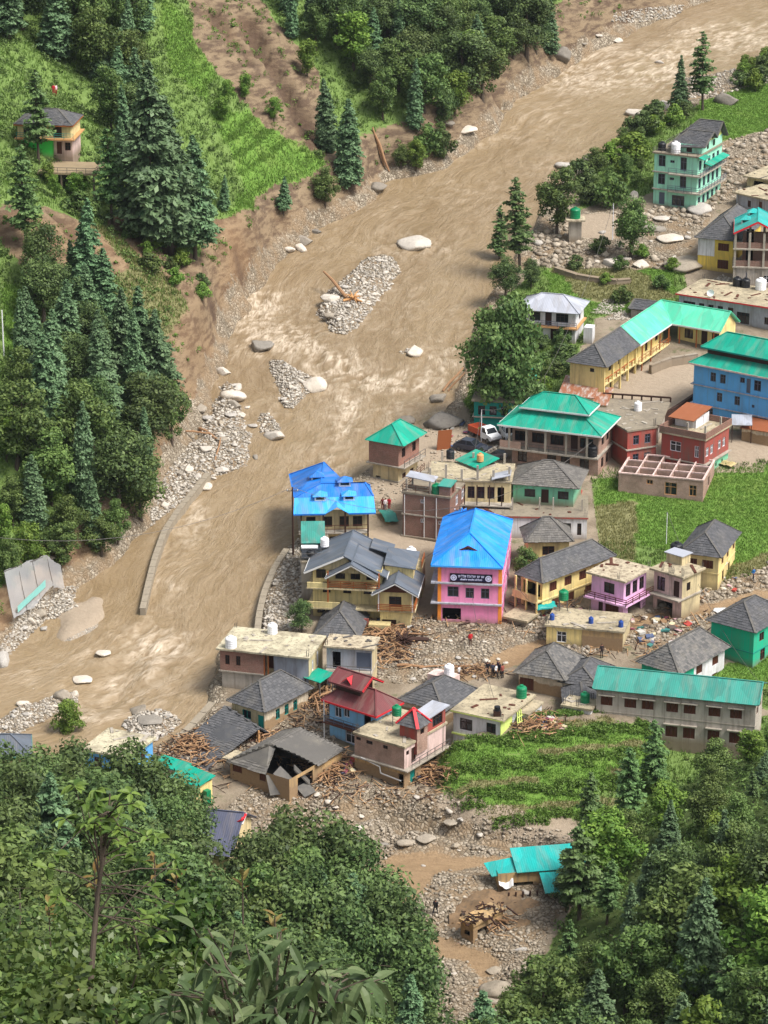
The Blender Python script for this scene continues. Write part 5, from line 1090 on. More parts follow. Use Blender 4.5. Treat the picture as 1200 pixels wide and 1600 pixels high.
# ---- maroon roofed blue house
b = Bld('maroon_roof_house', 'sky blue house with a red edged maroon roof and a raised maroon clerestory', (494, 1094), (586, 1118), (642, 1100), 4.9, over=(.5, .8, .5, .5))
b.walls('w_bluel', ops=[W('F', .18, .9, 3.0, 1.7), W('F', .36, .8, 3.3, 1.0), W('F', .8, .9, 2.7, 1.9, 'o'), W('F', .45, 1.5, .5, 1.5)] + rowops('R', (.4, .8), 1, 3, 1.2) + rowops('L', (.5,), 1, 3, 1.2), frame='whitef', mats={}); b.band(2.35, .16, .4, 'wood', sides=(.3, .9, .2, .05)); b.rail([(b.x0, b.y0 - .85, 2.5), (b.x1, b.y0 - .85, 2.5)], .8, 'greyf', n=3)
b.post(b.x0 - .1, b.y0 - .8, -.6, 4.9, .09, 'whitetrim'); i = 1.6; x0, y0, x1, y1 = b.ex0, b.ey0, b.ex1, b.ey1
b.roof('hip', 1.7, 'maroon', trim='redtrim', ridge=.8)
cxm = -1.0
b.box('clerestory_wall', 'woodd', cxm - 1.7, cxm + 1.5, -1.0, 1.1, 5.8, 7.0); b.roof('gable', 1.0, 'maroon', box=(cxm - 2.2, -1.7, cxm + 2.4, 1.7), h=6.9, axis='x', trim='maroon', name='clerestory_roof')
q = MB(); q.beam((cxm + 2.42, -1.75, 6.85), (cxm + 2.42, 0, 7.92), .1, .2); q.beam((cxm + 2.42, 1.75, 6.85), (cxm + 2.42, 0, 7.92), .1, .2); q.build('bargeboard', M['redtrim'], b.root)
q = MB(); q.sheet([(cxm - .6, -1.6, 7.15), (cxm + .1, -1.5, 7.75), (cxm + .1, -.5, 7.75)], .05); q.sheet([(cxm + .8, -1.6, 7.15), (cxm + .1, -1.5, 7.75), (cxm + .1, -.5, 7.75)], .05); q.build('gablet', M['redtrim'], b.root)
# ---- L shaped brick and grey house at the river
b = Bld('river_flat_house', 'brick and concrete three storey house with a pale peeling flat roof at the river edge', (328, 1017), (477, 1029), (532, 998), 4.9, over=.35)
b.walls('brick', za=2.5, zb=4.9, ops=[W('F', .17, .5, 3.2, 1.1), W('F', .42, .5, 3.2, 1.1)] + rowops('L', (.3, .7), .6, 3.2, 1.1), box=(b.x0, b.y0, b.x0 + 4.9, b.y1), frame='woodd', name='brick_wall')
b.walls('w_grey', za=-.2, zb=2.35, box=(b.x0 + .15, b.y0 + .15, b.x0 + 4.9, b.y1), ops=[W('L', .5, .7, .8, 1.0)], name='concrete_wall'); b.walls('w_white', za=-2.4, zb=-.2, box=(b.x0 + .2, b.y0 + .2, b.x0 + 4.8, b.y1), name='plinth_wall'); b.band(2.35, .15, .12, 'conc', box=(b.x0, b.y0, b.x0 + 4.9, b.y1), sides=(.15, .1, .0, .0))
b.walls('w_greyb', za=-.9, zb=4.9, box=(b.x0 + 5.9, b.y0 + .5, b.x1, b.y1), ops=[W('R', .3, .7, 2.6, 1.3), W('R', .65, .8, 2.4, 1.8, 'd')], mats={'R': 'w_creamd'}, frame='whitef', name='grey_wall'); b.walls('w_sand', za=-.9, zb=4.9, box=(b.x0 + 4.9, b.y0 + 1.1, b.x0 + 5.9, b.y1), ops=[W('F', .5, .7, 2.8, 1.6, 'd')], faces='F', name='recess_wall'); b.flat('concpale', th=.2)
for x in (b.x0 + 4.95, b.x0 + 5.4): b.post(x, b.y0 + .1, 2.4, 4.9, .12, 'woodo')
water_tank(b.world(b.ex0 + 1.5, b.ey0 + .7, 5.1), 'white water tank at the river corner of the pale peeling roof', M['tk_white'], .62, 1.3); water_tank(b.world(-.6, b.ey1 - .9, 5.1), 'white water tank at the back edge of the pale peeling roof', M['tk_white'], .55, 1.2)
b = Bld('river_flat_wing', 'grey wing with open front bays under the pale peeling roof beside the debris', (503, 1012), (583, 1017), (600, 998), 4.9, over=.3)
b.walls('w_greyb', ops=[W('F', .22, .9, 2.5, 1.9, 'o'), W('F', .5, 2.0, 2.6, 1.9, 'd'), W('F', .82, 1.6, 2.6, 1.9, 'd')], mats={'R': 'w_creamd'}, frame='greyb' if 'greyb' in M else 'greyf'); b.flat('rustbr', th=.19); b.band(2.3, .14, .3, 'conc', sides=(0, .9, .1, .1)); b.rail([(b.x0, b.y0 - .85, 2.44), (b.x1, b.y0 - .85, 2.44)], .7, 'iron')
b = Bld('teal_canopy', 'small teal sheet canopy on posts beside the debris at the grey wing', (476, 1058), (500, 1067), (520, 1055), 2.6, over=.15, cat='canopy')
for x, y in ((b.x0, b.y0), (b.x1, b.y0), (b.x1, b.y1), (b.x0, b.y1)): b.post(x, y, -.5, 2.6, .1, 'iron', 'post')
b.roof_polys([[(b.ex0, b.ey0, 2.6), (b.ex1, b.ey0, 2.6), (b.ex1, b.ey1, 2.9), (b.ex0, b.ey1, 2.9)]], 'teal', cap=False)
b = Bld('street_slate_house', 'cream house with a broad slate hip roof and green door beside the washed out lane', (349, 1096), (414, 1113), (495, 1075), 2.7, over=.45)
b.walls('w_creamd', ops=[W('F', .45, 1.2, 1.1, 1.0), W('F', .92, .8, .0, 2.0, 'd')] + rowops('R', (.3, .5, .7), .7, .9, 1.2), frame='teald', mats={'R': 'w_mudc'}); b.roof('hip', 2.6, 'slate', ridge=.9, slate=1)
b = Bld('sunken_slate_hut', 'slate hip roof hut sunk to the eaves in debris below the charcoal gables', (486, 995), (560, 998), (586, 957), 1.5, over=.4, cat='hut')
b.walls('w_mudw'); b.roof('hip', 2.6, 'slate', ridge=.95, slate=1, axis='y')
# ---- upper village
b = Bld('mint_house', 'mint green three storey house with black slate gables, flat terrace and teal awnings', (1010, 240), (1086, 246), (1153, 226), 8.1, over=(.25, .3, .3, .3), yaw=-0.46)
ops = rowops('F', (.18,), 1.1, 6.2, 1.7) + rowops('F', (.18,), 1.1, 3.5, 1.6) + [W('F', .2, .9, .5, 1.8, 'd')] + rowops('F', (.68,), 1.0, 5.9, 2.0) + rowops('F', (.68,), 1.0, 3.3, 1.8) + [W('F', .58, 2.0, .5, 1.6), W('F', .42, .7, 6.9, .4), W('F', .42, .7, 4.3, .4)]
for z in (.4, 3.2, 5.9): ops += rowops('R', (.12, .3, .48, .66, .84), 1.0, z, 1.5)
b.walls('w_mint', za=-3.0, ops=ops, frame='greyf', mats={'R': 'w_mint'})
for z in (2.7, 5.3):
    b.band(z, .16, .3, 'conc', sides=(.15, .3, .9, .05)); b.band(z + .004, .15, .5, 'conc', name='balcony', box=(b.x0 + (b.x1 - b.x0) * .38, b.y0, b.x1, b.y0 + .5), sides=(0, .95, .9, 0))
    b.rail([(b.x0 + (b.x1 - b.x0) * .38, b.y0 - .9, z + .16), (b.x1 + .85, b.y0 - .9, z + .16), (b.x1 + .85, b.y1, z + .16)], .85, 'greyf', n=3)
b.flat('concroofd', th=.2); b.rail([(b.ex0 + .1, b.ey0 + .1, 8.3), (b.ex1 * .5, b.ey0 + .1, 8.3)], .6, 'iron'); b.rail([(b.ex0 + .1, b.ey0 + .1, 8.3), (b.ex0 + .1, b.ey1, 8.3)], .6, 'iron')
W2 = b.x1 - b.x0
b.walls('w_mint', za=8.3, zb=9.6, box=(b.x0 + W2 * .42, b.y0 + 1.6, b.x1, b.y1), name='attic_wall', ops=rowops('R', (.3, .6), .9, 8.5, 1.0) + [W('F', .5, .9, 8.3, 1.2, 'd')], frame='woodd')
yq = (b.y1 + b.y0 + 1.6) / 2; bxx = (b.x0 + W2 * .25, b.x1 + .7)
b.roof_polys([[(bxx[0], b.y0 + 1.1, 9.0), (bxx[1], b.y0 + 1.1, 9.4), (bxx[1], yq - 1.2, 11.0), (bxx[0] + 1.8, yq - 1.2, 11.0)], [(bxx[0] + 1.8, yq - 1.2, 11.0), (bxx[1], yq - 1.2, 11.0), (bxx[1], yq + .2, 9.9), (bxx[0], yq + .2, 9.9)],
              [(bxx[0], yq + .2, 9.9), (bxx[1], yq + .2, 9.9), (bxx[1], yq + 2.4, 11.9), (bxx[0] + 2.2, yq + 2.4, 11.9)], [(bxx[0] + 2.2, yq + 2.4, 11.9), (bxx[1], yq + 2.4, 11.9), (bxx[1], b.y1 + .5, 9.3), (bxx[0], b.y1 + .5, 9.3)], [(bxx[0], b.y0 + 1.1, 9.0), (bxx[0] + 1.8, yq - 1.2, 11.0), (bxx[0], yq + .2, 9.9)], [(bxx[0], yq + .2, 9.9), (bxx[0] + 2.2, yq + 2.4, 11.9), (bxx[0], b.y1 + .5, 9.3)]], 'slated', slate=1)
q = MB(); q.poly([(b.x1 - .02, b.y0 + 1.6, 9.4), (b.x1 - .02, yq + .2, 9.6), (b.x1 - .02, yq - 1.2, 10.8)]); q.poly([(b.x1 - .02, yq + .2, 9.6), (b.x1 - .02, b.y1, 9.4), (b.x1 - .02, yq + 2.4, 11.7)]); q.build('gable_wall', M['w_lime'], b.root)
for ya, yb, z in ((b.y0 - .3, b.y0 + 2.2, 7.9), (b.y0 + 2.6, b.y1 + .3, 6.4)): b.roof_polys([[(b.x1 + .1, ya, z + .35), (b.x1 + .1, yb, z + .35), (b.x1 + 1.2, yb, z), (b.x1 + 1.2, ya, z)]], 'teal', name='awning', cap=False)
water_tank(b.world(b.ex0 + .9, b.ey0 + 1.6, 8.3), 'black water tank on the mint green house terrace', M['tk_black'], .6, 1.3); water_tank(b.world(b.ex0 + 3.3, b.ey0 + 1.0, 8.3), 'white ribbed water tank on the mint green house terrace', M['tk_white'], .7, 1.7); 
# slate house and concrete frame house on the frame edge
b = Bld('yellow_white_house', 'yellow and white house with a high grey slate roof beside the open concrete frame', (1083, 371), (1158, 378), (1200, 345), 5.0, over=.5)
b.walls('w_yellowb', za=-1.5, ops=rowops('F', (.62,), 1.6, 3.3, 1.1, 'sh') + rowops('F', (.62,), 1.6, .7, 1.3, 'sh') + [W('F', .3, .6, 3.4, .8)]); b.box('white_wall', 'w_white', b.x0 - .02, b.x0 + 2.4, b.y0 - .05, b.y0 + 3, 2.4, 4.96); b.roof('hip', 3.3, 'slate', slate=1, ridge=.8)
b = Bld('concrete_frame_house', 'unfinished open concrete frame house with a red edged turquoise roof', (1140, 364), (1215, 366), (1240, 345), 8.0, over=.3, yaw=-0.12)
for fx_ in (0, .33, .66, 1):
    for fy_ in (0, .5, 1): b.post(b.x0 + (b.x1 - b.x0) * fx_, b.y0 + (b.y1 - b.y0) * fy_, -1, 8.0, .32)
for z in (3.0, 5.6): b.band(z, .2, .3, 'conc', name='floor_slab')
b.walls('w_grey', za=-1.5, zb=3.0, ops=[W('F', .3, .4, 1.6, .8), W('F', .75, 1.0, .9, 1.1)], frame='whitef')
for z in (3.2, 5.8): b.walls('bricko', za=z, zb=z + .85, name='parapet_wall', faces='FL')
b.walls('bricko', za=3.2, zb=7.6, box=(b.x0 + 1, b.y0 + 2.5, b.x1, b.y1), name='back_wall', faces='F', ops=[W('F', .2, 1, 3.3, 1.9, 'o'), W('F', .2, 1, 5.9, 1.6, 'o')])
b.roof('gable', 1.7, 'turq', axis='y', trim='redtrim'); q = MB(); q.beam((b.ex0, b.ey0 - .04, 7.93), (0, b.ey0 - .04, 9.62), .1, .26); q.beam((b.ex1, b.ey0 - .04, 7.93), (0, b.ey0 - .04, 9.62), .1, .26); q.build('bargeboard', M['redtrim'], b.root)
dormer(b, b.ex0 + 1.6, -.6, 8.6, 1.2, 'turq'); dormer(b, b.ex0 + 2.6, 1.9, 9.0, 1.2, 'turq')
b = Bld('grey_row', 'long grey single storey row with a red roof edge and dish antenna', (1061, 461), (1230, 487), (1250, 460), 3.4, over=(.3, .5, .3, .3))
b.walls('w_greyb', za=-1.8, ops=rowops('F', (.1,), 1.8, 1.6, 1.0) + rowops('F', (.22, .31, .4), .8, 1.3, 1.3) + [W('F', .5, .8, .3, 2.3, 'd'), W('F', .62, 1.9, .6, 1.6), W('F', .85, .8, 1.0, 1.0)], frame='woodd'); b.flat('concroof', th=.22)
b.box('red_edge', 'redtrim', b.ex0 - .01, b.ex1, b.ey0 - .04, b.ey0 - .003, 3.42, 3.6)
for k, (fx_, nm, l) in enumerate(((.36, 'tk_black', 'black water tank on the red edged row, away from the white one'), (.44, 'tk_black', 'black water tank on the red edged row next to the white tank'), (.58, 'tk_white', 'white water tank on the red edged row'))): water_tank(b.world(b.ex0 + b.W * fx_, b.ey1 - 1.2, 3.62), l, M[nm], .62 if k < 2 else .75, 1.3 + .3 * (k == 2))
t = empty('satellite_dish', b.world(b.ex0 + b.W * .31, b.ey0 + .4, 3.62)); tag(t, 'white satellite dish at the red roof edge', 'dish'); MB().beam((0, 0, 0), (0, 0, .6), .06).build('mast', M['iron'], t); q = MB()
for i in range(3):
    for k in range(14):
        f = lambda i_, k_: np.array([.5 * i_ / 3 * math.cos(k_ * 2 * math.pi / 14), -.12 + .18 * (i_ / 3) ** 2 * -1, .75 + .5 * i_ / 3 * math.sin(k_ * 2 * math.pi / 14)])
        q.poly([f(i, k), f(i, k + 1), f(i + 1, k + 1), f(i + 1, k)])
q.build('dish', M['tk_white'], t)
b = Bld('flat_stone_hut', 'small flat roofed stone hut under the slope behind the mint green house', (1168, 277), (1235, 288), (1250, 268), 2.3, over=.5, cat='hut'); b.walls('w_sand', ops=[W('F', .3, 1.6, .2, 1.7, 'o')]); b.flat('concroof')
b = Bld('grey_stone_hut', 'grey hut with a tilted slab roof above the yellow and white house', (1153, 302), (1215, 318), (1240, 300), 2.6, over=.5, cat='hut'); b.walls('w_greyb', ops=[W('F', .35, .6, .9, 1.0), W('F', .65, .6, .9, 1.2, 'd')]); b.flat('concroof')
# school in two wings
b = Bld('slate_school', 'yellow school wing with a dark slate roof and open gallery of posts', (881, 566), (947, 574), (1007, 540), 5.2, over=(.4, .4, .5, 0), cat='school')
b.walls('w_yellow', za=-2, ops=[W('F', .85, .6, 4.2, .5)] + rowops('R', (.45, .75), 1.2, 3.2, 1.4) + rowops('R', (.35,), .9, 2.6, 1.9, 'd') + rowops('R', (.5, .8), 1.2, .4, 1.6), box=(b.x0, b.y0, b.x1 - 1.2, b.y1), mats={'F': 'w_cream'}, frame='woodd')  # end facing away from the sun painted duller, shade in the colour
b.box('end_wall', 'w_yellow', b.x1 - 1.2, b.x1, b.y0 + .003, b.y0 + .25, -2, 5.2); b.band(2.5, .16, 0, 'w_cream', name='gallery_floor', box=(b.x1 - 1.2, b.y0 + .26, b.x1, b.y1)); b.rail([(b.x1 - .06, b.y0 + .3, 2.66), (b.x1 - .06, b.y1, 2.66)], .7, 'woodo', n=1, w=.12)
for t in (.28, .52, .76, 1): b.post(b.x1 - .1, b.y0 + (b.y1 - b.y0) * t - .1, -2, 5.2, .24, 'w_yellow')
sl = b.slopes('hip', 2.1, .9, axis='y'); r0 = sl[0][2]; sl2 = [sl[0], [sl[1][0], (b.ex1, b.ey1, 5.2), (0, b.ey1, 7.3), r0], [(b.ex0, b.ey1, 5.2), (b.ex0, b.ey0, 5.2), r0, (0, b.ey1, 7.3)]]; b.roof_polys(sl2, 'slated', slate=1); ss = b
# aqua part continues the same wing, then turns
yaw = b.yaw; L1 = 7.4; e = b; root = empty('aqua_school', (e.c[0], e.c[1], e.z0), yaw); tag(root, 'yellow L shaped school with a pale aqua sheet roof round a stone yard', 'school'); s0 = b
b = Bld.__new__(Bld); b.__dict__.update(s0.__dict__); b.root = root
y0, y1 = s0.ey1 + .01, s0.ey1 + L1
# second wing direction: along the pixels of its ridge
p0 = np.array(b.loc(1042, 470, 7.3)); p1 = np.array(b.loc(1142, 487, 7.3)); d2 = (p1 - p0)[:2]; len2 = np.linalg.norm(d2); d2 = d2 / len2; n2 = np.array([d2[1], -d2[0]])
y1 = p0[1]; hw = b.W / 2
inner = np.array([hw, 0, 5.2]); 
# valley point: wing one front eave x=hw meets wing two front eave (offset hw along n2 from its ridge)
t_ = (hw - (n2[0] * hw)) / d2[0]; vp = np.array([hw, y1 + n2[1] * hw + d2[1] * t_, 5.2])
ep = p0[:2] + d2 * len2; E = lambda s_, z: (ep[0] + n2[0] * hw * s_, ep[1] + n2[1] * hw * s_, z)
oc = np.array([-hw, y1 - n2[1] * hw + d2[1] * ((-hw + n2[0] * hw) / d2[0]), 5.2]); rp = (0.0, y1, 7.3)
r = b.roof_polys([[(hw, y0, 5.2), tuple(vp), rp, (0, y0, 7.3)], [(-hw, y0, 5.2), tuple(oc), rp, (0, y0, 7.3)], [tuple(vp), E(1, 5.2), E(0, 7.3), rp], [tuple(oc), E(-1, 5.2), E(0, 7.3), rp]], 'aqua', trim='whitetrim')
def wallrun(b, a, c, za, zb, mat, ops=(), frame='woodd', name='wall'):      # one straight wall between two local points
    a = np.array(a[:2]); c = np.array(c[:2]); L = np.linalg.norm(c - a); d = (c - a) / L
    old = b.face; b.face = lambda f, box=None: ((a[0], a[1]), (d[0], d[1]), L)
    b.walls(mat, za=za, zb=zb, ops=[('F',) + tuple(o) for o in ops], faces='F', frame=frame, name=name); b.face = old
wallrun(b, (hw - 1.5, y0 - .1), (hw - 1.5, vp[1] + .8), -2, 5.15, 'w_yellow', [(.2, 1.0, 3.1, 1.4, 'w'), (.5, .9, 2.6, 1.9, 'd'), (.8, 1.0, 3.1, 1.4, 'w'), (.3, 1.1, .4, 1.5, 'w'), (.7, 1.1, .4, 1.5, 'w')])
q0 = np.array([vp[0], vp[1]]) + d2 * .2 - n2 * 1.4; q1 = np.array(E(1, 0)[:2]) - n2 * 1.4 - d2 * .4
wallrun(b, q0, q1, -2, 5.15, 'w_yellow', [(.25, 1.3, 3.1, 1.3, 'w'), (.6, .9, 2.6, 1.9, 'd'), (.85, 1.1, 3.1, 1.3, 'w')])
g0 = np.array(E(1, 0)[:2]) - d2 * .4 - n2 * .5; g1 = np.array(E(-1, 0)[:2]) - d2 * .4 + n2 * .5; wallrun(b, g0, g1, -2, 5.15, 'w_yellow')
q = MB(); q.poly([(g0[0], g0[1], 5.1), (g1[0], g1[1], 5.1), (ep[0] - d2[0] * .4, ep[1] - d2[1] * .4, 7.15)]); q.build('gable_wall', M['w_yellow'], root)
for k in range(4): f = .1 + .28 * k; b.post(hw - .15, y0 + (vp[1] - y0) * f, -2, 5.15, .14, 'woodo')
for k in range(3): f = .15 + .35 * k; pp = np.array([vp[0], vp[1]]) + (np.array(E(1, 0)[:2]) - vp[:2]) * f - n2 * .2; b.post(pp[0], pp[1], -2, 5.15, .14, 'woodo')
b.rail([(hw - .15, y0, 2.6), (hw - .15, vp[1], 2.6)], .8, 'woodo', n=2); q = MB(); q.box(hw - 1.5, hw, y0, vp[1], 2.45, 2.6); q.build('gallery_floor', M['w_cream'], root)
# tin roofed white house
b = Bld('tin_roof_house', 'white two storey house with a silver tin hip roof among the gardens', (804, 483), (905, 491), (923, 471), 4.6, over=(.7, .9, .7, .5))
b.walls('w_white', za=-1.5, ops=[W('F', .5, .9, 2.5, 1.9, 'd'), W('F', .75, 1.7, 3.0, 1.2), W('F', .6, .8, .1, 1.9, 'd'), W('F', .78, 1.6, .5, 1.3), W('F', .25, 1.5, 3, 1.2), W('F', .25, 1.5, .5, 1.2)] + rowops('R', (.5,), 1, 2.9, 1.2), frame='woodd'); b.band(2.3, .15, .3, 'woodl', sides=(.1, .85, .4, .1)); b.rail([(b.x0, b.y0 - .8, 2.45), (b.x1 + .3, b.y0 - .8, 2.45)], .8, 'greyf', n=3); b.roof('hip', 1.6, 'tin', ridge=.9)
b.box('outhouse', 'w_white', b.x1 + 1.0, b.x1 + 2.2, b.y0 + .5, b.y0 + 2.2, -1, 2.4)
b = Bld('low_slate_store', 'low dark slate store roof behind the aqua school roof', (985, 482), (1030, 488), (1038, 472), 1.6, over=.3, cat='shed'); b.walls('w_grey'); b.roof('gable', .8, 'slated', slate=1, axis='x')
# bright blue block
b = Bld('blue_block', 'bright blue three storey building with two tier teal roof at the stone yard', (1083, 567), (1232, 597), (1250, 570), 7.7, over=(.5, .6, .5, .5))
b.walls('w_bluew', za=-1.6, ops=rowops('F', (.22, .33), .8, 5.6, 1.2) + rowops('F', (.72,), 1.0, 5.5, 1.4) + [W('F', .55, .7, 6.2, .7), W('F', .62, .6, 5.0, 1.9, 'd')] + rowops('F', (.3, .5), .8, 3.1, 1.2) + [W('F', .68, .4, 3.2, .4)] + rowops('F', (.2,), .8, .8, 1.2) + rowops('L', (.3, .7), .9, 5.6, 1.2), frame='greyf')
for z in (4.75, 2.2): b.band(z, .12, .15, 'greyb', sides=(.35, .2, .1, .1))
i = 2.0; zt = 8.9; x0, y0, x1, y1 = b.ex0, b.ey0, b.ex1, b.ey1; k = min(2.0, .35 * (y1 - y0))
b.roof_polys([[(x0, y0, 7.7), (x1, y0, 7.7), (x1 - i, y0 + k, zt), (x0 + i, y0 + k, zt)], [(x0, y1, 7.7), (x0, y0, 7.7), (x0 + i, y0 + k, zt), (x0 + i, y1 - k, zt)], [(x1, y0, 7.7), (x1, y1, 7.7), (x1 - i, y1 - k, zt), (x1 - i, y0 + k, zt)], [(x1, y1, 7.7), (x0, y1, 7.7), (x0 + i, y1 - k, zt), (x1 - i, y1 - k, zt)]], 'teal', trim='w_rose', name='lower_roof')
b.box('tier_wall', 'woodd', x0 + i - .3, x1 - i + .3, y0 + k - .2, y1 - k + .2, 8.7, 9.7); b.roof('hip', 1.7, 'teal', box=(x0 + i - 1.0, y0 + k - .8, x1 - i + 1, y1 - k + .9), h=9.7, ridge=.9, trim='teald', name='upper_roof')
# red terrace house
b = Bld('red_terrace_house', 'red house with a walled roof terrace, rusty roof hut and green lower floor', (1030, 676), (1103, 690), (1143, 665), 5.0, over=.25)
b.walls('w_redw', za=1.9, ops=[W('F', .33, 1.5, 2.9, 1.3), W('F', .82, .6, 2.6, 1.5)] + rowops('R', (.12, .3, .62, .8), .75, 2.7, 1.2), frame='whitef'); b.walls('w_mintd', za=-1.5, zb=1.8, ops=rowops('R', (.5, .75), .4, .7, .5), mats={'F': 'w_redw'}); b.band(1.8, .14, .15, 'conc', sides=(.1, .2, .4, .1)); b.flat('concroof', th=.2, parapet=.75, pmat='bricko')
for x, y in ((.98, .02), (.98, .6), (.6, .02)): b.post(b.ex0 + b.W * x - .1, b.ey0 + b.D * y + .1, 5.2, 6.9, .2)
b.walls('w_white', za=5.2, zb=6.5, box=(b.ex0 + .5, b.ey0 + b.D * .45, b.ex0 + 3.4, b.ey1 - .4), name='roof_hut', ops=[W('R', .5, .7, 5.2, 1.1, 'd')], frame='whitef'); b.roof_polys([[(b.ex0 + .1, b.ey0 + b.D * .3, 6.5), (b.ex0 + 3.6, b.ey0 + b.D * .3, 6.5), (b.ex0 + 3.6, b.ey1, 7.0), (b.ex0 + .1, b.ey1, 7.0)]], 'rusty', name='hut_roof', cap=False)
# unfinished brick walls
b = Bld('brick_shell', 'roofless shell of new brick partition walls with pale concrete tops beside the green field', (965, 738), (1098, 750), (1121, 719), 2.9, over=.02)
nx_, ny_ = 5, 3; th = .16
def bwall(x0, x1, y0, y1, ops=()):
    mb = MB().box(x0, x1, y0, y1, -1.2, 2.75); mb.build('brick_wall', M['brickp'], b.root); MB().box(x0, x1, y0 + .002, y1 - .002, 2.75, 2.9).build('wall_beam', M['w_rose'], b.root)
b.walls('brickp', za=-1.2, zb=2.75, ops=[W('F', .37, .8, 1.7, .6), W('F', .62, 1.5, .6, 1.6), W('F', .88, .9, .7, 1.4)] + rowops('R', (.5,), 1.0, .8, 1.3, 'o'), frame='woodl')
for i in range(1, nx_ ): x = b.x0 + (b.x1 - b.x0) * (i / nx_); bwall(x - th / 2, x + th / 2, b.y0 + .14, b.y1 - .02)
for j in range(1, ny_):
    for i in range(nx_): xa = b.x0 + (b.x1 - b.x0) * (i / nx_) + .12; xb = b.x0 + (b.x1 - b.x0) * ((i + 1) / nx_) - .12; y = b.y0 + (b.y1 - b.y0) * j / ny_; bwall(xa, xb, y - th / 2, y + th / 2)
for q in ((b.ex0, b.ex1, b.ey0 - .04, b.ey0 + .2), (b.ex0, b.ex1, b.ey1 - .2, b.ey1 + .04), (b.ex0 - .04, b.ex0 + .2, b.ey0 + .2, b.ey1 - .2), (b.ex1 - .2, b.ex1 + .04, b.ey0 + .2, b.ey1 - .2)): MB().box(*q, 2.76, 2.92).build('wall_beam', M['w_rose'], b.root)
b.band(-.1, .15, 0, 'conc', name='floor', box=(b.x0 + .2, b.y0 + .2, b.x1 - .2, b.y1 - .2))
# low sheds and slabs
b = Bld('rusty_shed', 'low shed with streaked rusty sheet roof against the slate school wing', (866, 619), (925, 621), (955, 597), 2.2, over=.2, cat='shed'); b.walls('w_sand', ops=[W('F', .8, .8, .2, 1.7, 'd')]); b.roof_polys([[(b.ex0, b.ey0, 2.2), (b.ex1, b.ey0, 2.2), (b.ex1, b.ey1, 2.8), (b.ex0, b.ey1, 2.8)]], 'tinrust', cap=False)
b = Bld('tin_lean_to', 'tin sheet lean-to beside the rusty shed', (905, 634), (945, 632), (972, 610), 1.9, over=.15, cat='shed', yaw=-.2); b.walls('w_sand'); b.roof_polys([[(b.ex0, b.ey0, 1.9), (b.ex1, b.ey0, 1.9), (b.ex1, b.ey1, 2.3), (b.ex0, b.ey1, 2.3)]], 'tinrust', cap=False)
b = Bld('slab_roof_house', 'low house with dark concrete slab roof between the stone yard and the red terrace', (925, 655), (1030, 668), (1050, 632), 2.4, over=.3, yaw=-.22); b.walls('w_grey', ops=[W('F', .7, 1, .3, 1.6, 'o')]); b.flat('concroofd'); b.rail([(b.ex0 + .1, b.ey1 - .1, 2.6), (b.ex1, b.ey1 - .1, 2.6)], .6, 'woodd', n=1, w=.2)
water_tank(b.world(.8, .4, 2.62), 'cream water tank on the dark slab roof', M['tk_white'], .5, 1.2)
b = Bld('rusty_hut', 'small clay walled hut with a rusty sheet roof at the foot of the blue block', (1158, 668), (1205, 676), (1225, 655), 2.0, over=.2, cat='hut'); b.walls('w_mudc'); b.roof_polys([[(b.ex0, b.ey0, 2.0), (b.ex1, b.ey0, 2.0), (b.ex1, b.ey1, 2.5), (b.ex0, b.ey1, 2.5)]], 'rusty', cap=False)
b = Bld('tin_porch', 'pale tin porch roof on posts between the red terrace and the rusty hut', (1140, 664), (1172, 664), (1185, 652), 2.4, over=.1, cat='shed')
for x, y in ((b.x0, b.y0), (b.x1, b.y0), (b.x1, b.y1), (b.x0, b.y1)): b.post(x, y, -.8, 2.4, .1, 'woodd', 'post')
b.roof_polys([[(b.ex0, b.ey0, 2.4), (b.ex1, b.ey0, 2.4), (b.ex1, b.ey1, 2.7), (b.ex0, b.ey1, 2.7)]], 'tin', cap=False)
b = Bld('river_teal_house', 'teal painted house half hidden under the huge willow', (738, 622), (800, 632), (822, 600), 4.0, over=.3, yaw=-.15); b.walls('teald', ops=rowops('F', (.2, .5, .8), .9, 2.2, 1.2), frame='woodd'); b.flat('concroofd'); b.band(1.9, .12, .2, 'conc')
b = Bld('bright_teal_shelter', 'narrow bright teal sheet shelter beside the huge willow', (826, 592), (836, 590), (845, 562), 2.6, over=.1, cat='shed')
for x, y in ((b.x0, b.y0), (b.x1, b.y0), (b.x1, b.y1), (b.x0, b.y1)): b.post(x, y, -.8, 2.6, .08, 'iron', 'post')
b.roof_polys([[(b.ex0, b.ey0, 2.6), (b.ex1, b.ey0, 2.6), (b.ex1, b.ey1, 2.9), (b.ex0, b.ey1, 2.9)]], 'teal', cap=False)
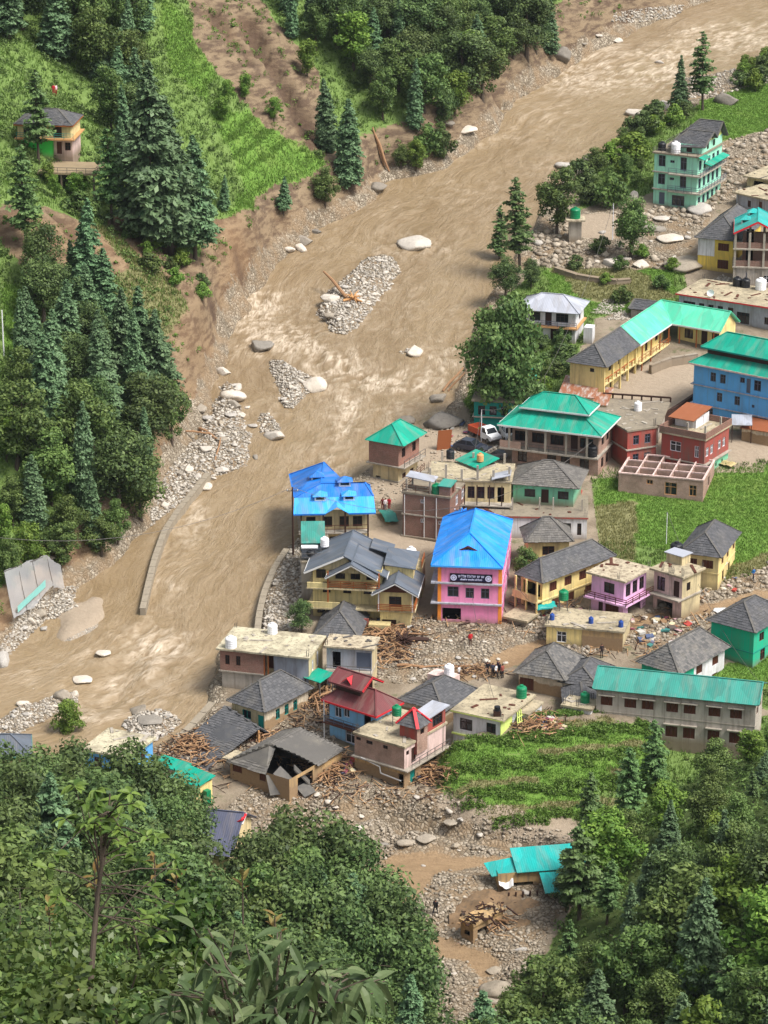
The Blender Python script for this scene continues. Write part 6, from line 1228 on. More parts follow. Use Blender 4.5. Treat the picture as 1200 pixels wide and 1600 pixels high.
# ---- lower village
b = Bld('collapsed_slate_house', 'flood broken slate roofed house with its front caved in above mud streaked walls', (346, 1192), (452, 1219), (549, 1172), 2.6, over=.3)
b.walls('w_mudt', za=-1.0, ops=[W('F', .12, 1.2, 1.6, .8, 'sh'), W('F', .55, .8, 1.5, .9, 'sh'), W('R', .3, 2.6, -.2, 2.4, 'o')], frame='wood', mats={'R': 'w_mudw'})
x0, y0, x1, y1 = b.ex0, b.ey0, b.ex1, b.ey1; ym = y0 + 2.2; zt = 4.7      # the front corner of the roof is gone
b.roof_polys([[(x0, y1, 2.6), (x0, y0, 2.6), (-.2, ym, zt), (-.2, y1 - 2.0, zt)], [(x0, y0, 2.6), (x0 + (x1 - x0) * .62, y0, 2.5), (.3, ym + .3, 4.3), (-.2, ym, zt)], [(-.2, ym + .4, zt - .1), (x1 * .55, ym + 1.4, 3.7), (x1, ym + 2.6, 2.5), (x1, y1, 2.6), (-.2, y1 - 2.0, zt)], [(x1, y1, 2.6), (x0, y1, 2.6), (-.2, y1 - 2.0, zt)]], 'slateo', slate=1, cap=False)
for k, (c_, ax_, ay_) in enumerate((((x1 * .6, ym - .9, 2.0), (.9, .2, -.75), (-.15, .8, .1)), ((x1 * .8, ym + .9, 1.9), (.6, .5, -.9), (-.4, .5, 0)), ((x1 * 1.05, ym + .2, .8), (.7, -.2, -.3), (.2, .7, .1)), ((x1 * .45, y0 + .3, 1.5), (.5, -.3, -.9), (.4, .5, 0)))):
    q = MB(); q.obox(c_, ax_, ay_, nrm(np.cross(ax_, ay_)) * .06); q.build('fallen_slab', M['slateo'], b.root)
b.box('shade_block', 'void', x0 + 1.2, x1 - .6, y0 + .6, y1 - .6, .2, 1.2)  # dark block added, its colour plays the shade under the broken roof
b.box('flat_slab', 'concroof', x0 - .9, x0 + 1.2, y0 + .5, y0 + 2.8, 2.5, 2.66)
b = Bld('fallen_slate_roof', 'dark slate roof thrown down at a tilt among splintered beams at the river wall', (309, 1143), (348, 1174), (396, 1150), 1.2, over=.3, cat='roof')
r = b.roof_polys([[(b.ex0, b.ey0, .7), (b.ex1, b.ey0, .5), (b.ex1, b.ey1, 2.2), (b.ex0, b.ey1, 2.9)], [(b.ex0, b.ey1, 2.9), (b.ex1, b.ey1, 2.2), (b.ex1 - .4, b.ey1 + 2.2, .6), (b.ex0 + .3, b.ey1 + 2.0, .8)]], 'slate', slate=1, cap=False); q = MB(); [q.beam((b.ex0 + .3 + .9 * k, b.ey0 + .3, -.5), (b.ex0 + .2 + .9 * k, b.ey1, 2.1), .16) for k in range(6)]; q.beam((b.ex0, b.ey1 - .2, -.8), (b.ex0, b.ey1 - .2, 2.7), .2); q.beam((b.ex1, b.ey1 - .2, -.8), (b.ex1, b.ey1 - .2, 2.0), .2); q.build('rafter', M['woodl'], b.root)
b = Bld('broken_slate_panel', 'smashed piece of slate roof lying on splintered beams below the fallen roof', (282, 1186), (325, 1204), (347, 1168), .7, over=.2, cat='roof'); b.roof_polys([[(b.ex0, b.ey0, .5), (b.ex1, b.ey0, .2), (b.ex1, b.ey1, 1.3), (b.ex0, b.ey1, 1.0)]], 'slated', slate=1, cap=False); q = MB(); [q.beam((b.ex0 + .2 + k, b.ey0 + .2, -.6), (b.ex0 + .2 + k, b.ey1, .9), .14) for k in range(3)]; q.build('rafter', M['woodl'], b.root)
b = Bld('blue_wall_house', 'sky blue house with a pale flat roof rising behind the oaks at the river bend', (132, 1172), (205, 1189), (233, 1153), 3.6, over=.3); b.walls('w_bluew', ops=rowops('R', (.6,), .9, 1.8, 1.3) + rowops('F', (.3, .7), .9, 1.8, 1.3)); b.flat('concpale')
b = Bld('tarp_roof_house', 'house with grey tin roof and teal edge among the oaks by the river', (-40, 1192), (48, 1180), (56, 1146), 3.2, over=.4, yaw=.12); b.walls('w_sand'); b.roof('hip', 1.4, 'charcoal', trim='teald', ridge=.8)
b = Bld('teal_hut', 'ochre hut with a bright teal sheet roof and teal tank above the oaks', (268, 1213), (307, 1233), (330, 1217), 2.8, z0=.4, over=.25, cat='hut'); b.walls('w_yellow', za=-4, ops=[W('R', .4, .7, 1.2, .7, 'o')]); b.roof_polys([[(b.ex0, b.ey0, 2.8), (b.ex1, b.ey0, 2.8), (b.ex1, b.ey1, 3.3), (b.ex0, b.ey1, 3.3)]], 'teal', cap=False); b.box('side_tank', 'tk_green', b.x1 + .15, b.x1 + .7, b.y0 + .8, b.y0 + 1.4, .6, 2.2); b.band(.0, .12, .6, 'conc', sides=(0, .3, 1.0, .2))
b = Bld('small_teal_roof', 'small teal roof strip between the splintered beams and the oaks', (240, 1192), (283, 1207), (295, 1196), 2.0, over=.15, cat='shed'); b.walls('w_sand'); b.roof_polys([[(b.ex0, b.ey0, 2.0), (b.ex1, b.ey0, 2.0), (b.ex1, b.ey1, 2.3), (b.ex0, b.ey1, 2.3)]], 'teal', cap=False)
b = Bld('ink_roof_house', 'house with a big ink blue sheet roof and a red edged dormer among the oaks', (300, 1330), (362, 1340), (400, 1278), 3.6, z0=.5, over=.4, yaw=-.22); b.walls('w_sand', za=-3); b.roof('gable', 2.6, 'inkroof', axis='x'); b.gable_end('w_sand', 2.4, 'L'); b.gable_end('w_sand', 2.4, 'R'); q = MB(); q.beam((b.ex1 - 1.2, -.6, 5.2), (b.ex1 + .1, -.9, 5.9), .35, .12); q.beam((b.ex1 + .1, -.9, 5.9), (b.ex1 + .1, .2, 6.0), .3, .12); q.build('dormer_trim', M['redtrim'], b.root); b.roof_polys([[(b.ex1 - 1.3, -1.0, 5.0), (b.ex1 + .2, -1.2, 5.6), (b.ex1 + .2, .4, 6.0), (b.ex1 - 1.3, .4, 5.9)]], 'whitetrim', name='dormer_roof', cap=False)
b = Bld('turquoise_roof_house', 'mud choked house with broken turquoise sheet roofs below the terraces', (768, 1372), (905, 1356), (912, 1340), 2.8, z0=-1.3, over=(.6, .3, .3, .3), yaw=.17)
b.walls('w_mudw', za=-1.5, ops=[W('F', .25, 3.0, -.3, 2.0, 'o')])
b.roof_polys([[(b.ex0 + 2.4, b.ey0, 2.9), (b.ex1 + .6, b.ey0, 2.9), (b.ex1 + .6, b.ey1 + 1.2, 3.9), (b.ex0 + 2.4, b.ey1 + 1.2, 3.9)]], 'turq', cap=False)
b.roof_polys([[(b.ex0, b.ey0 + .4, 2.5), (b.ex0 + 3.0, b.ey0 + .3, 2.8), (b.ex0 + 2.6, b.ey1 + .4, 3.3), (b.ex0 - .4, b.ey1 + .2, 3.0)]], 'turq', name='side_roof', cap=False)
b.roof_polys([[(b.ex0 + 4.6, b.ey0 - 2.8, 1.9), (b.ex1 + .8, b.ey0 - 2.8, 1.9), (b.ex1 + .8, b.ey0 - .05, 2.75), (b.ex0 + 4.6, b.ey0 - .05, 2.75)]], 'turq', name='front_roof', cap=False)
b.walls('w_mudw', za=-1.5, zb=2.0, box=(b.ex0 + 5.4, b.ey0 - 2.3, b.ex1 + .4, b.ey0 - .1), name='front_wall', ops=[W('F', .15, .8, -.2, 1.6, 'o')])
n = 36; X, Y = np.meshgrid(np.linspace(-1, 1, n), np.linspace(-1, 1, n), indexing='ij'); rr = np.hypot(X, Y); Z = 1.5 * np.clip(1.1 - rr, -.6, 1) + 1.5 * (fbm(X * 2.6, Y * 2.6, 3) - .5) + .5 * (fbm(X * 9, Y * 9, 5) - .5) - .1; V_, F4 = grid_mesh('m', X * 5.2, Y * 5.0, Z); mp = hit1(785, 1415) - (0, 0, .3); mo = link('mud_bank', np_mesh('mud_bank', V_, F4, smooth=True), None, plaster('wet_mud', (134, 110, 84), .8, (.10, .072, .048), splash=False)); mo.location = [float(c) for c in mp]; tag(mo, 'collapsed bank of brown mud between the turquoise roofs and the clay ruin', 'mud bank')
q = MB(); [q.beam((b.ex0 + 1.0 + .8 * k, b.ey0 - 1.6 + .1 * k, -.9), (b.ex0 + 1.3 + .7 * k, b.ey0 - 1.5, 1.6), .16) for k in range(5)]; q.build('prop', M['woodd'], b.root)
b = Bld('ruined_mud_house', 'ruined clay house with a torn earth roof beside the orange stream', (716, 1436), (735, 1448), (800, 1430), 2.0, z0=-.5, over=.15, yaw=-.75)
b.walls('w_mudw', za=-1.4, ops=[W('F', .5, .7, .8, .5, 'o'), W('R', .4, 2.2, .1, 1.3, 'o')]); b.flat('w_mudw', th=.3)
q = MB(); g = random.Random(8)
for k in range(46):
    a = np.array([g.uniform(b.ex0 - .4, b.ex1 + .4), g.uniform(b.ey0 - .4, b.ey1 + .4), g.uniform(2.2, 2.7)]); d = np.array([g.uniform(-1, 1), g.uniform(-1, 1), g.uniform(-.5, .15)]); q.beam(a, a + d * g.uniform(.6, 1.7), g.uniform(.06, .16))
q.build('roof_poles', M['woodd'], b.root)
b = Bld('tilted_slab', 'concrete slab knocked loose in front of the long yellow house', (790, 962), (826, 972), (842, 950), 1.0, over=.1, cat='slab'); b.box('slab', 'concroof', b.ex0, b.ex1, b.ey0, b.ey1, .75, 1.0); b.box('rubble_base', 'conc', b.ex0 + .4, b.ex1 - .4, b.ey0 + .4, b.ey1 - .4, -1, .74)
# ---- hillside house
p = hit1(118, 262); zz = p[2] - float(base(p[1]))
def hillz(u, v): q = hit1(u, v); return float(q[2] - base(q[1]))
b = Bld('hillside_house', 'bright green and pink house with slate roof and stilted terrace on the far hillside', (18, 199), (114, 195), (132, 178), 4.6, z0=hillz(70, 232) - .5, over=.4, yaw=-.12)
b.walls('w_greenw', za=-3, zb=2.6, box=(b.x0, b.y0, b.x1 - 2.6, b.y1)); b.walls('w_rose', za=-3, zb=2.6, box=(b.x1 - 2.6, b.y0 + .8, b.x1, b.y1), ops=[W('F', .3, .7, .4, 1.7, 'd'), W('F', .75, .8, .9, 1.1)], frame='wood', name='rose_wall'); b.walls('w_cream', za=2.75, zb=4.6, ops=rowops('F', (.2, .45), 1.3, 3.2, 1.0) + [W('F', .75, 1.2, 2.8, 1.6, 'd')], frame='woodd'); b.band(2.6, .15, .6, 'woodl', sides=(.3, .8, .6, .1)); b.rail([(b.x0, b.y0 - .75, 2.75), (b.x1 + .5, b.y0 - .75, 2.75)], .8, 'teald', n=3); b.roof('hip', 1.8, 'slate', slate=1, ridge=.8, trim='woodo')
hh = b; b.flatz = None
b.band(-.8, .25, 0, 'w_sand', name='terrace_floor', box=(b.x1 - 3.4, b.y0 - 6.0, b.x1 + 4.6, b.y0 + .6))
for x in (-3.0, -.2, 2.2, 4.2): b.post(b.x1 + x, b.y0 - 5.6, -5.5, -.8, .22, 'conc', 'stilt')
b.rail([(b.x1 - 3.2, b.y0 - 5.9, -.55), (b.x1 + 4.5, b.y0 - 5.9, -.55), (b.x1 + 4.5, b.y0 + .5, -.55)], .7, 'iron')
# ================================================================== plants
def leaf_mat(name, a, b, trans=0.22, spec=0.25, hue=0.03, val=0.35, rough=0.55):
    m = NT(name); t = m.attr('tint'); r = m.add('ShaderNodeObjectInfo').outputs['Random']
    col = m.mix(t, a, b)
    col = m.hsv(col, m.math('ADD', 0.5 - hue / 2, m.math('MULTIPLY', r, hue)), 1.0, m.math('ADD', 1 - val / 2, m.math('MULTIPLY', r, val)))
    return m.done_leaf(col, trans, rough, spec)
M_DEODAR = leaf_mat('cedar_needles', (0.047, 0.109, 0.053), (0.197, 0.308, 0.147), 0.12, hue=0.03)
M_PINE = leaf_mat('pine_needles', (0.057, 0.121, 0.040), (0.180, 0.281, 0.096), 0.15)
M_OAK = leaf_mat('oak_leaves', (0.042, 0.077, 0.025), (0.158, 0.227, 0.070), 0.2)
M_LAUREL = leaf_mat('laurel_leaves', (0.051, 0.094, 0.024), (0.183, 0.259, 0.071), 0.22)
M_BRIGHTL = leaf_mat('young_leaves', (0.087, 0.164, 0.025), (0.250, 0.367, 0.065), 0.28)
M_BARK = (lambda m: m.done(m.mix(m.noise(m.mapping(m.coord(), (4, 4, .6)), 2.0), (0.045, 0.034, 0.026), (0.15, 0.12, 0.095)), 0.9, 0.1))(NT('bark'))

def diamonds(c, u, v, su, sv):
    """leaf shaped quads: centre, long axis, cross axis, half sizes"""
    su = np.asarray(su)[:, None]; sv = np.asarray(sv)[:, None]
    V = np.stack([c - u * su, c + v * sv + u * su * 0.1, c + u * su, c - v * sv + u * su * 0.1], 1)
    n = len(c); return V.reshape(-1, 3), np.arange(n * 4).reshape(n, 4)
def crown_broad(seed, H, Rr, zlo, nblob=42, nleaf=150, leaf=0.2, squash=1.0, droop=0.0):
    g = np.random.default_rng(seed); C, N, T = [], [], []
    zc = (H + zlo) / 2; zr = (H - zlo) / 2
    for k in range(nblob):
        d = nrm(g.normal(size=3)); r = g.uniform(0.35, 0.92)
        w = 1.0 if d[2] < 0 else (1 - 0.35 * d[2])
        c = np.array([d[0] * Rr * r * w, d[1] * Rr * r * w, zc + d[2] * zr * r])
        b = Rr * g.uniform(0.19, 0.44) * squash
        n = int(nleaf * (b / (Rr * 0.33)) ** 2)
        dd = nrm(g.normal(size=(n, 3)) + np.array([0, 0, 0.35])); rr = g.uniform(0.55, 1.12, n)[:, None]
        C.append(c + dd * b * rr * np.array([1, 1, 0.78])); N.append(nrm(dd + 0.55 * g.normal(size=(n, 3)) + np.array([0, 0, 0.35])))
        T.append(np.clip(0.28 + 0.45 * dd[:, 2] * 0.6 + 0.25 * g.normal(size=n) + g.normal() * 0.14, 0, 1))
    C = np.concatenate(C); N = np.concatenate(N); T = np.concatenate(T)
    u = nrm(np.cross(N, g.normal(size=N.shape))); u[:, 2] -= droop; u = nrm(u); v = nrm(np.cross(N, u))
    s = leaf * g.uniform(0.5, 1.5, len(C))
    V, Fq = diamonds(C, u, v, s, s * 0.55); return V, Fq, T
def crown_conifer(seed, H, Rr, zlo, levels=34, per=7, sub=9, spray=0.42, droop=0.35, shape=0.85, ragged=0.35, up=0.15, wid=0.42, pw=1.0):
    g = np.random.default_rng(seed); C, U, W, T, Sz = [], [], [], [], []
    for i in range(levels):
        t = (i + g.uniform(-.3, .3)) / levels; t = min(max(t, 0), 1); z = zlo + (H - zlo) * t
        L0 = Rr * max(0.04, (1 - t ** pw)) ** shape
        if t < 0.12: L0 *= 0.65 + 2.5 * t
        for b in range(max(3, int(round(per * (1 - 0.45 * t))))):
            az = g.uniform(0, 2 * math.pi); L = L0 * (1 - ragged * g.random()); d = np.array([math.cos(az), math.sin(az), 0]); sd = np.array([-d[1], d[0], 0])
            k = max(3, int(sub * (0.35 + L / Rr))); f = np.linspace(0.16, 1.0, k) + g.uniform(-.04, .04, k)
            zz = z + up * L * f - droop * L * f ** 2.2
            base = d[None] * (L * f)[:, None]; base[:, 2] = zz
            wd2 = wid * L * np.sin(np.clip(f, 0, 1) * math.pi * 0.75 + 0.35) * 0.55
            for s in (-1, 1, 0):
                off = sd[None] * (s * wd2 * g.uniform(0.35, 1.0, k))[:, None] if s else 0
                c = base + off + g.normal(size=(k, 3)) * 0.05 * np.array([1, 1, 1.6])
                uu = nrm(d[None] * 0.7 + sd[None] * s * 0.7 + g.normal(size=(k, 3)) * 0.5 + np.array([0, 0, -0.22])); 
                C.append(c); U.append(uu); nn = nrm(np.array([0, 0, 1.0]) + 0.42 * g.normal(size=(k, 3)) + d * 0.35)
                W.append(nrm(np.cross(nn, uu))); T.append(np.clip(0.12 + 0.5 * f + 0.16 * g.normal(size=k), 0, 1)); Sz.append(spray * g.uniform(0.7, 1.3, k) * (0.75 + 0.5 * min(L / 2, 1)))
    C, U, W, T, Sz = map(np.concatenate, (C, U, W, T, Sz))
    # leader
    V, Fq = diamonds(C, U, W, Sz, Sz * 0.5); return V, Fq, T
def trunk_mesh(H, r, limbs=0, seed=0, zl=0.4, Rr=2.0, lean=0.0):
    g = random.Random(seed); mb = MB()
    pts = [(lean * (k / 5) ** 2 * H * 0.1 + g.uniform(-.05, .05) * H * 0.06, g.uniform(-.05, .05) * H * 0.06, -0.6 + (H + 0.6) * k / 5) for k in range(6)]
    mb.tube(pts, [r * (1.15 - 1.05 * k / 5) + 0.01 for k in range(6)], 7)
    for i in range(limbs):
        t = g.uniform(zl, 0.85); a = g.uniform(0, 6.28); L = Rr * g.uniform(0.5, 0.85); z = H * t
        mb.tube([(0, 0, z), (math.cos(a) * L * .5, math.sin(a) * L * .5, z + L * .35), (math.cos(a) * L, math.sin(a) * L, z + L * .55)], [r * .45 * (1.1 - t), r * .3 * (1.1 - t), .015], 5)
    return mb.mesh('trunk')
KINDS = {}
def make_kind(key, name, meshes, H):
    KINDS[key] = (name, meshes, H)
def mk(V, Fq, T, mat, nm='crown'):
    me = np_mesh(nm, V, Fq, T); me.materials.append(mat); return me
def bark(me): me.materials.append(M_BARK); return me
for i in range(4):
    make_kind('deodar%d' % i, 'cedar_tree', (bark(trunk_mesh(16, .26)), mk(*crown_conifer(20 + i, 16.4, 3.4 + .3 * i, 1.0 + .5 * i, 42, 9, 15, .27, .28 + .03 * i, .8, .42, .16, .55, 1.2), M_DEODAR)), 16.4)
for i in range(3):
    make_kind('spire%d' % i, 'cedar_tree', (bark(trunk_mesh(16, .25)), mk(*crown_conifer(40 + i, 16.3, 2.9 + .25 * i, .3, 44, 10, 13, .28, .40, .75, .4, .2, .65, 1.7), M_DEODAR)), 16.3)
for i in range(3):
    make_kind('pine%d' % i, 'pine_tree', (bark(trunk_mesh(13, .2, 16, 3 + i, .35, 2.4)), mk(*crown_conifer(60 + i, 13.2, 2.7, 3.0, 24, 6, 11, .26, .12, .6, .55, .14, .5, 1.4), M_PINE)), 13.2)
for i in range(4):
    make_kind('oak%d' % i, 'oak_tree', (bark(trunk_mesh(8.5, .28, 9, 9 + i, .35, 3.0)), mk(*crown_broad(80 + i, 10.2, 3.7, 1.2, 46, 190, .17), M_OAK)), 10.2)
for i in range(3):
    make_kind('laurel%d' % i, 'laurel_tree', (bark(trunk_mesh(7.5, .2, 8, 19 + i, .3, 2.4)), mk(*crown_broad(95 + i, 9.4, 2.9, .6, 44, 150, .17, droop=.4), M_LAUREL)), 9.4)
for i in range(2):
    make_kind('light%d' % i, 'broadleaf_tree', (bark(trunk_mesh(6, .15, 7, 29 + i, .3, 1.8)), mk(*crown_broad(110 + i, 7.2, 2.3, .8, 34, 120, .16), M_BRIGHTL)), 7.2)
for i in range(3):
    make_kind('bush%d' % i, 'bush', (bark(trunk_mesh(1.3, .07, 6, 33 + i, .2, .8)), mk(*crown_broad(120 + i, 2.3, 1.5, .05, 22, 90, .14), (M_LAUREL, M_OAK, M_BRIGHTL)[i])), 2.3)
M_WILLOW = leaf_mat('willow_leaves', (0.053, 0.104, 0.027), (0.192, 0.274, 0.085), 0.2)
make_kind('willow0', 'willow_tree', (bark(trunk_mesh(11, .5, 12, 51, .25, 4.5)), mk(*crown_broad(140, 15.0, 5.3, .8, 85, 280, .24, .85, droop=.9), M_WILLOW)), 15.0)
PROTO = {}
NTREE = {}
def plant(key, p, height, label, group=None, rz=None, wide=1.0, cat=None):
    name, (tm, cm), H = KINDS[key]; s = height / H
    rz = rnd.uniform(0, 6.28) if rz is None else rz
    r = empty(name, p, rz); r.rotation_euler = (rnd.gauss(0, .035), rnd.gauss(0, .035), rz); r.scale = (s * wide, s * wide, s)
    t = link('trunk' if name != 'bush' else 'stem', tm, r); c = link('crown', cm, r)
    tag(r, label, cat or name.split('_')[0] + (' tree' if name.endswith('tree') else ''), group); NTREE[key] = NTREE.get(key, 0) + 1
    return r
def kind_of(opts): 
    k = rnd.choice(opts); n = [q for q in KINDS if q.rstrip('0123456789') == k]; return rnd.choice(n)
# ---- single trees seen in the photograph: kind, foot pixel, top pixel v, label
SINGLES = [
 ('willow0', 785, 660, 462, 'huge drooping willow at the river edge beside the big two tier teal roof'),
 ('pine0', 813, 425, 276, 'tall layered pine standing by the river above the tin roofed white house', ),
 ('pine1', 780, 420, 322, 'shorter thin stemmed pine beside the tall layered pine at the river'),
 ('laurel0', 870, 365, 252, 'ivy clad upright tree by the river next to the water tank pillar'),
 ('pine2', 1098, 172, 50, 'tall pine on the bank above the mint green house'),
 ('deodar0', 1063, 172, 86, 'slim conifer hugging the tall pine above the mint green house'),
 ('laurel1', 985, 402, 300, 'round crowned tree in front of the mint green house'),
 ('oak0', 790, 468, 398, 'dark bushy tree under the two riverside pines'),
 ('oak1', 830, 450, 405, 'squat dark tree behind the tin roofed white house'),
 ('deodar1', 235, 385, 96, 'massive tiered cedar standing over the lower slide scar'),
 ('deodar2', 268, 400, 150, 'massive tiered cedar on the side of the group facing the terraces'),
 ('deodar3', 305, 405, 215, 'broad lower cedar at the foot of the big cedar group'),
 ('deodar0', 350, 330, 272, 'small cedar at the edge of the bright terraces'),
 ('pine2', 175, 350, 200, 'slender cedar in front of the hillside house terrace'),
 ('pine1', 60, 255, 110, 'thin bare stemmed cedar standing before the bright green house'),
 ('deodar1', 135, 470, 310, 'cedar growing on the brown scar below the hillside house'),
 ('pine0', 42, 395, 225, 'wide branched cedar with bare lower stem beside the brown scar'),
 ('spire0', 216, 600, 445, 'dark spire shaped cedar rising above the dense stand'),
 ('spire1', 512, 235, 122, 'dark columnar conifer at the bottom of the grey landslide'),
 ('spire2', 545, 290, 155, 'dark columnar conifer over the boulder bank beside the landslide'),
 ('laurel2', 508, 322, 258, 'round dark tree at the foot of the bright terraces by the river'),
 ('deodar3', 443, 335, 275, 'small dark conifer in the bright terraces'),
 ('light0', 108, 1160, 1092, 'slim light tree with a ball shaped top above the riverside rubble'),
 ('deodar2', 1085, 1560, 1370, 'pale tiered cedar standing clear in the wooded slope'),
 ('deodar0', 1130, 1420, 1265, 'dense cedar above the pale tiered cedar'),
 ('pine2', 925, 1340, 1205, 'thin see through pine beside the lower teal roof'),
 ('pine0', 985, 1295, 1165, 'thin pine at the edge of the terraced field'),
 ('pine1', 1025, 1245, 1120, 'slender pine in front of the long grey school wall'),
 ('oak2', 885, 1425, 1355, 'dark round tree at the end of the lower teal roof'),
 ('light1', 650, 268, 215, 'spreading bush tree leaning over the river edge'),
 ('oak3', 472, 988, 935, 'leafy tree between the river wall and the slate hut'),
 ('laurel1', 822, 915, 850, 'dark bush like tree between the pink school and the yellow house'),
 ('light1', 1125, 1370, 1270, 'pale yellow green tree in the wooded slope'),
 ('oak1', 60, 1335, 1196, 'tall oak in front of the tarp edged tin roof'), ('oak1', 128, 1345, 1170, 'tall oak hiding the wall of the sky blue house'), ('oak2', 196, 1352, 1162, 'tallest oak standing before the sky blue house'), ('oak3', 252, 1365, 1192, 'tall oak covering the small teal roof strip'), ('oak0', 282, 1395, 1236, 'tall oak before the ochre teal roofed hut'), ('oak3', 15, 1335, 1235, 'oak beside the tarp edged tin roof'),
 ('oak1', 405, 1490, 1305, 'oak beside the ink blue sheet roof'), ('oak0', 450, 1475, 1264, 'highest oak of the spur behind the drooping shrub'), ('oak2', 512, 1495, 1280, 'oak next to the highest oak of the spur'), ('oak3', 560, 1535, 1332, 'oak at the rubble side of the spur'), ('oak1', 602, 1590, 1388, 'lower oak at the rubble side of the spur'), ('oak0', 638, 1650, 1452, 'lowest oak of the spur by the orange stream'), ('oak3', 480, 1560, 1350, 'oak in the middle of the spur'), ('oak1', 545, 1600, 1410, 'oak low on the spur above the orange stream'),
 ('light0', 480, 120, 60, 'pale tree at the head of the grey landslide'),
]
def plant_px(key, u, v, vt, label, group=None, wide=1.0):
    p = hit1(u, v); s = ppm(p); th = math.atan2(CAMH - p[2], p[1]); hgt = (v - vt) / s / math.cos(th)
    return plant(key, p, hgt, label, group, wide=wide)
for q in SINGLES: plant_px(*q)
def adj(hq, wq): return ('short ', 'mid height ', 'tall ')[min(2, int(hq * 3))] + ('slender ', 'full ', 'broad ')[min(2, int(wq * 3))]
def scatter(poly, spacing, opts, hmin, hmax, label, group, seed, wide=(0.75, 1.3), jitter=0.9, maxn=999):
    g = random.Random(seed); pl = np.array(poly, float); (u0, v0), (u1, v1) = pl.min(0), pl.max(0)
    us, vs_ = [], []
    for k in range(int((u1 - u0) * (v1 - v0) / 12) + 20):
        u, v = g.uniform(u0, u1), g.uniform(v0, v1); us.append(u); vs_.append(v)
    ok = inpoly(poly, np.array(us), np.array(vs_)); us = np.array(us)[ok]; vs_ = np.array(vs_)[ok]
    if not len(us): return []
    pts = hit(us, vs_); chosen = []; out = []
    for p in pts:
        if all((p[0] - q[0]) ** 2 + (p[1] - q[1]) ** 2 > spacing ** 2 for q in chosen):
            chosen.append(p)
            if len(chosen) >= maxn: break
    for p in chosen:
        rnd.seed(int(p[0] * 977 + p[1] * 131) & 0xffff)
        lab = label if isinstance(label, str) else None
        k = kind_of(opts)
        if lab is None: lab = label[k.rstrip('0123456789')]
        hq, wq = rnd.random(), rnd.random()
        out.append(plant(k, p, hmin + (hmax - hmin) * hq, adj(hq, wq) + lab, group, wide=wide[0] + (wide[1] - wide[0]) * wq))
    return out
scatter([(40, 580), (190, 570), (262, 640), (272, 700), (262, 760), (225, 835), (120, 868), (40, 830), (20, 700)], 3.9, ['spire', 'deodar', 'spire', 'oak', 'laurel'], 8, 14.5,
        {'spire': 'dark spire shaped cedar in the dense stand above the gravel bank', 'deodar': 'tiered cedar in the dense stand above the gravel bank', 'oak': 'round crowned oak in the dense cedar stand above the gravel bank', 'laurel': 'leafy laurel in the dense cedar stand above the gravel bank'}, 'trees of the dense stand above the gravel bank', 1)
scatter([(0, 700), (40, 700), (120, 850), (190, 850), (150, 880), (60, 900), (0, 930)], 3.6, ['laurel', 'light'], 5, 8, {'laurel': 'leafy laurel at the slope foot above the torn net house', 'light': 'pale green leafy tree at the slope foot above the torn net house'}, 'leafy trees above the torn net house', 2)
scatter([(30, 450), (110, 430), (180, 470), (190, 560), (60, 570), (30, 520)], 4.6, ['deodar', 'spire', 'oak'], 5, 10, {'spire': 'narrow cedar between the brown scar and the dense stand', 'deodar': 'tiered cedar between the brown scar and the dense stand', 'oak': 'oak between the brown scar and the dense cedar stand'}, 'trees at the upper edge of the dense stand', 3)
scatter([(0, 0), (120, 0), (215, 60), (200, 150), (140, 120), (60, 90), (0, 90)], 5.0, ['deodar', 'oak', 'laurel', 'deodar'], 10, 15, {'deodar': 'cedar on the slope above the bright green house', 'oak': 'oak on the slope above the bright green house', 'laurel': 'laurel on the slope above the bright green house'}, 'trees above the hillside house', 4)
scatter([(150, 130), (205, 130), (225, 250), (195, 290), (175, 230)], 4.4, ['laurel', 'oak', 'deodar'], 8, 13, {'deodar': 'cedar crowded behind the hillside house terrace', 'oak': 'oak crowded behind the hillside house terrace', 'laurel': 'laurel crowded behind the hillside house terrace'}, 'trees behind the hillside house', 5)
scatter([(215, -60), (300, -60), (250, 40), (215, 60)], 5, ['oak', 'deodar'], 9, 13, {'oak': 'oak above the bright grass strip beside the grey landslide', 'deodar': 'cedar above the bright grass strip beside the grey landslide'}, 'trees above the grass strip', 6)
scatter([(390, -40), (480, 20), (560, 80), (600, 60), (740, 40), (870, -40), (880, 80), (850, 95), (780, 140), (745, 180), (720, 200), (680, 235), (600, 225), (575, 200), (570, 140), (520, 95), (440, 60)], 3.7, ['oak', 'laurel', 'oak', 'spire', 'light'], 7, 12,
        {'oak': 'dark oak in the wood between the landslide and the river bend', 'laurel': 'leafy laurel in the wood between the landslide and the river bend', 'spire': 'narrow conifer in the wood between the landslide and the river bend', 'light': 'pale green tree in the wood between the landslide and the river bend'}, 'trees of the wood at the river bend', 7)
scatter([(610, 240), (690, 225), (700, 250), (640, 265), (605, 262)], 2.6, ['bush', 'laurel'], 3, 5, {'bush': 'bush overhanging the flooded river bend', 'laurel': 'low laurel overhanging the flooded river bend'}, 'bushes over the river bend', 8)
scatter([(200, 330), (300, 410), (330, 470), (310, 480), (240, 430), (190, 360)], 3.0, ['bush'], 1.6, 2.8, 'low bush on the brown slide scar below the big cedars', 'bushes on the brown scar', 9)
scatter([(325, 130), (420, 170), (430, 190), (350, 190), (320, 170)], 4.0, ['light', 'laurel'], 3, 5, {'light': 'small pale tree at the upper edge of the bright terraces', 'laurel': 'small leafy tree at the upper edge of the bright terraces'}, 'small trees on the terraces', 10)
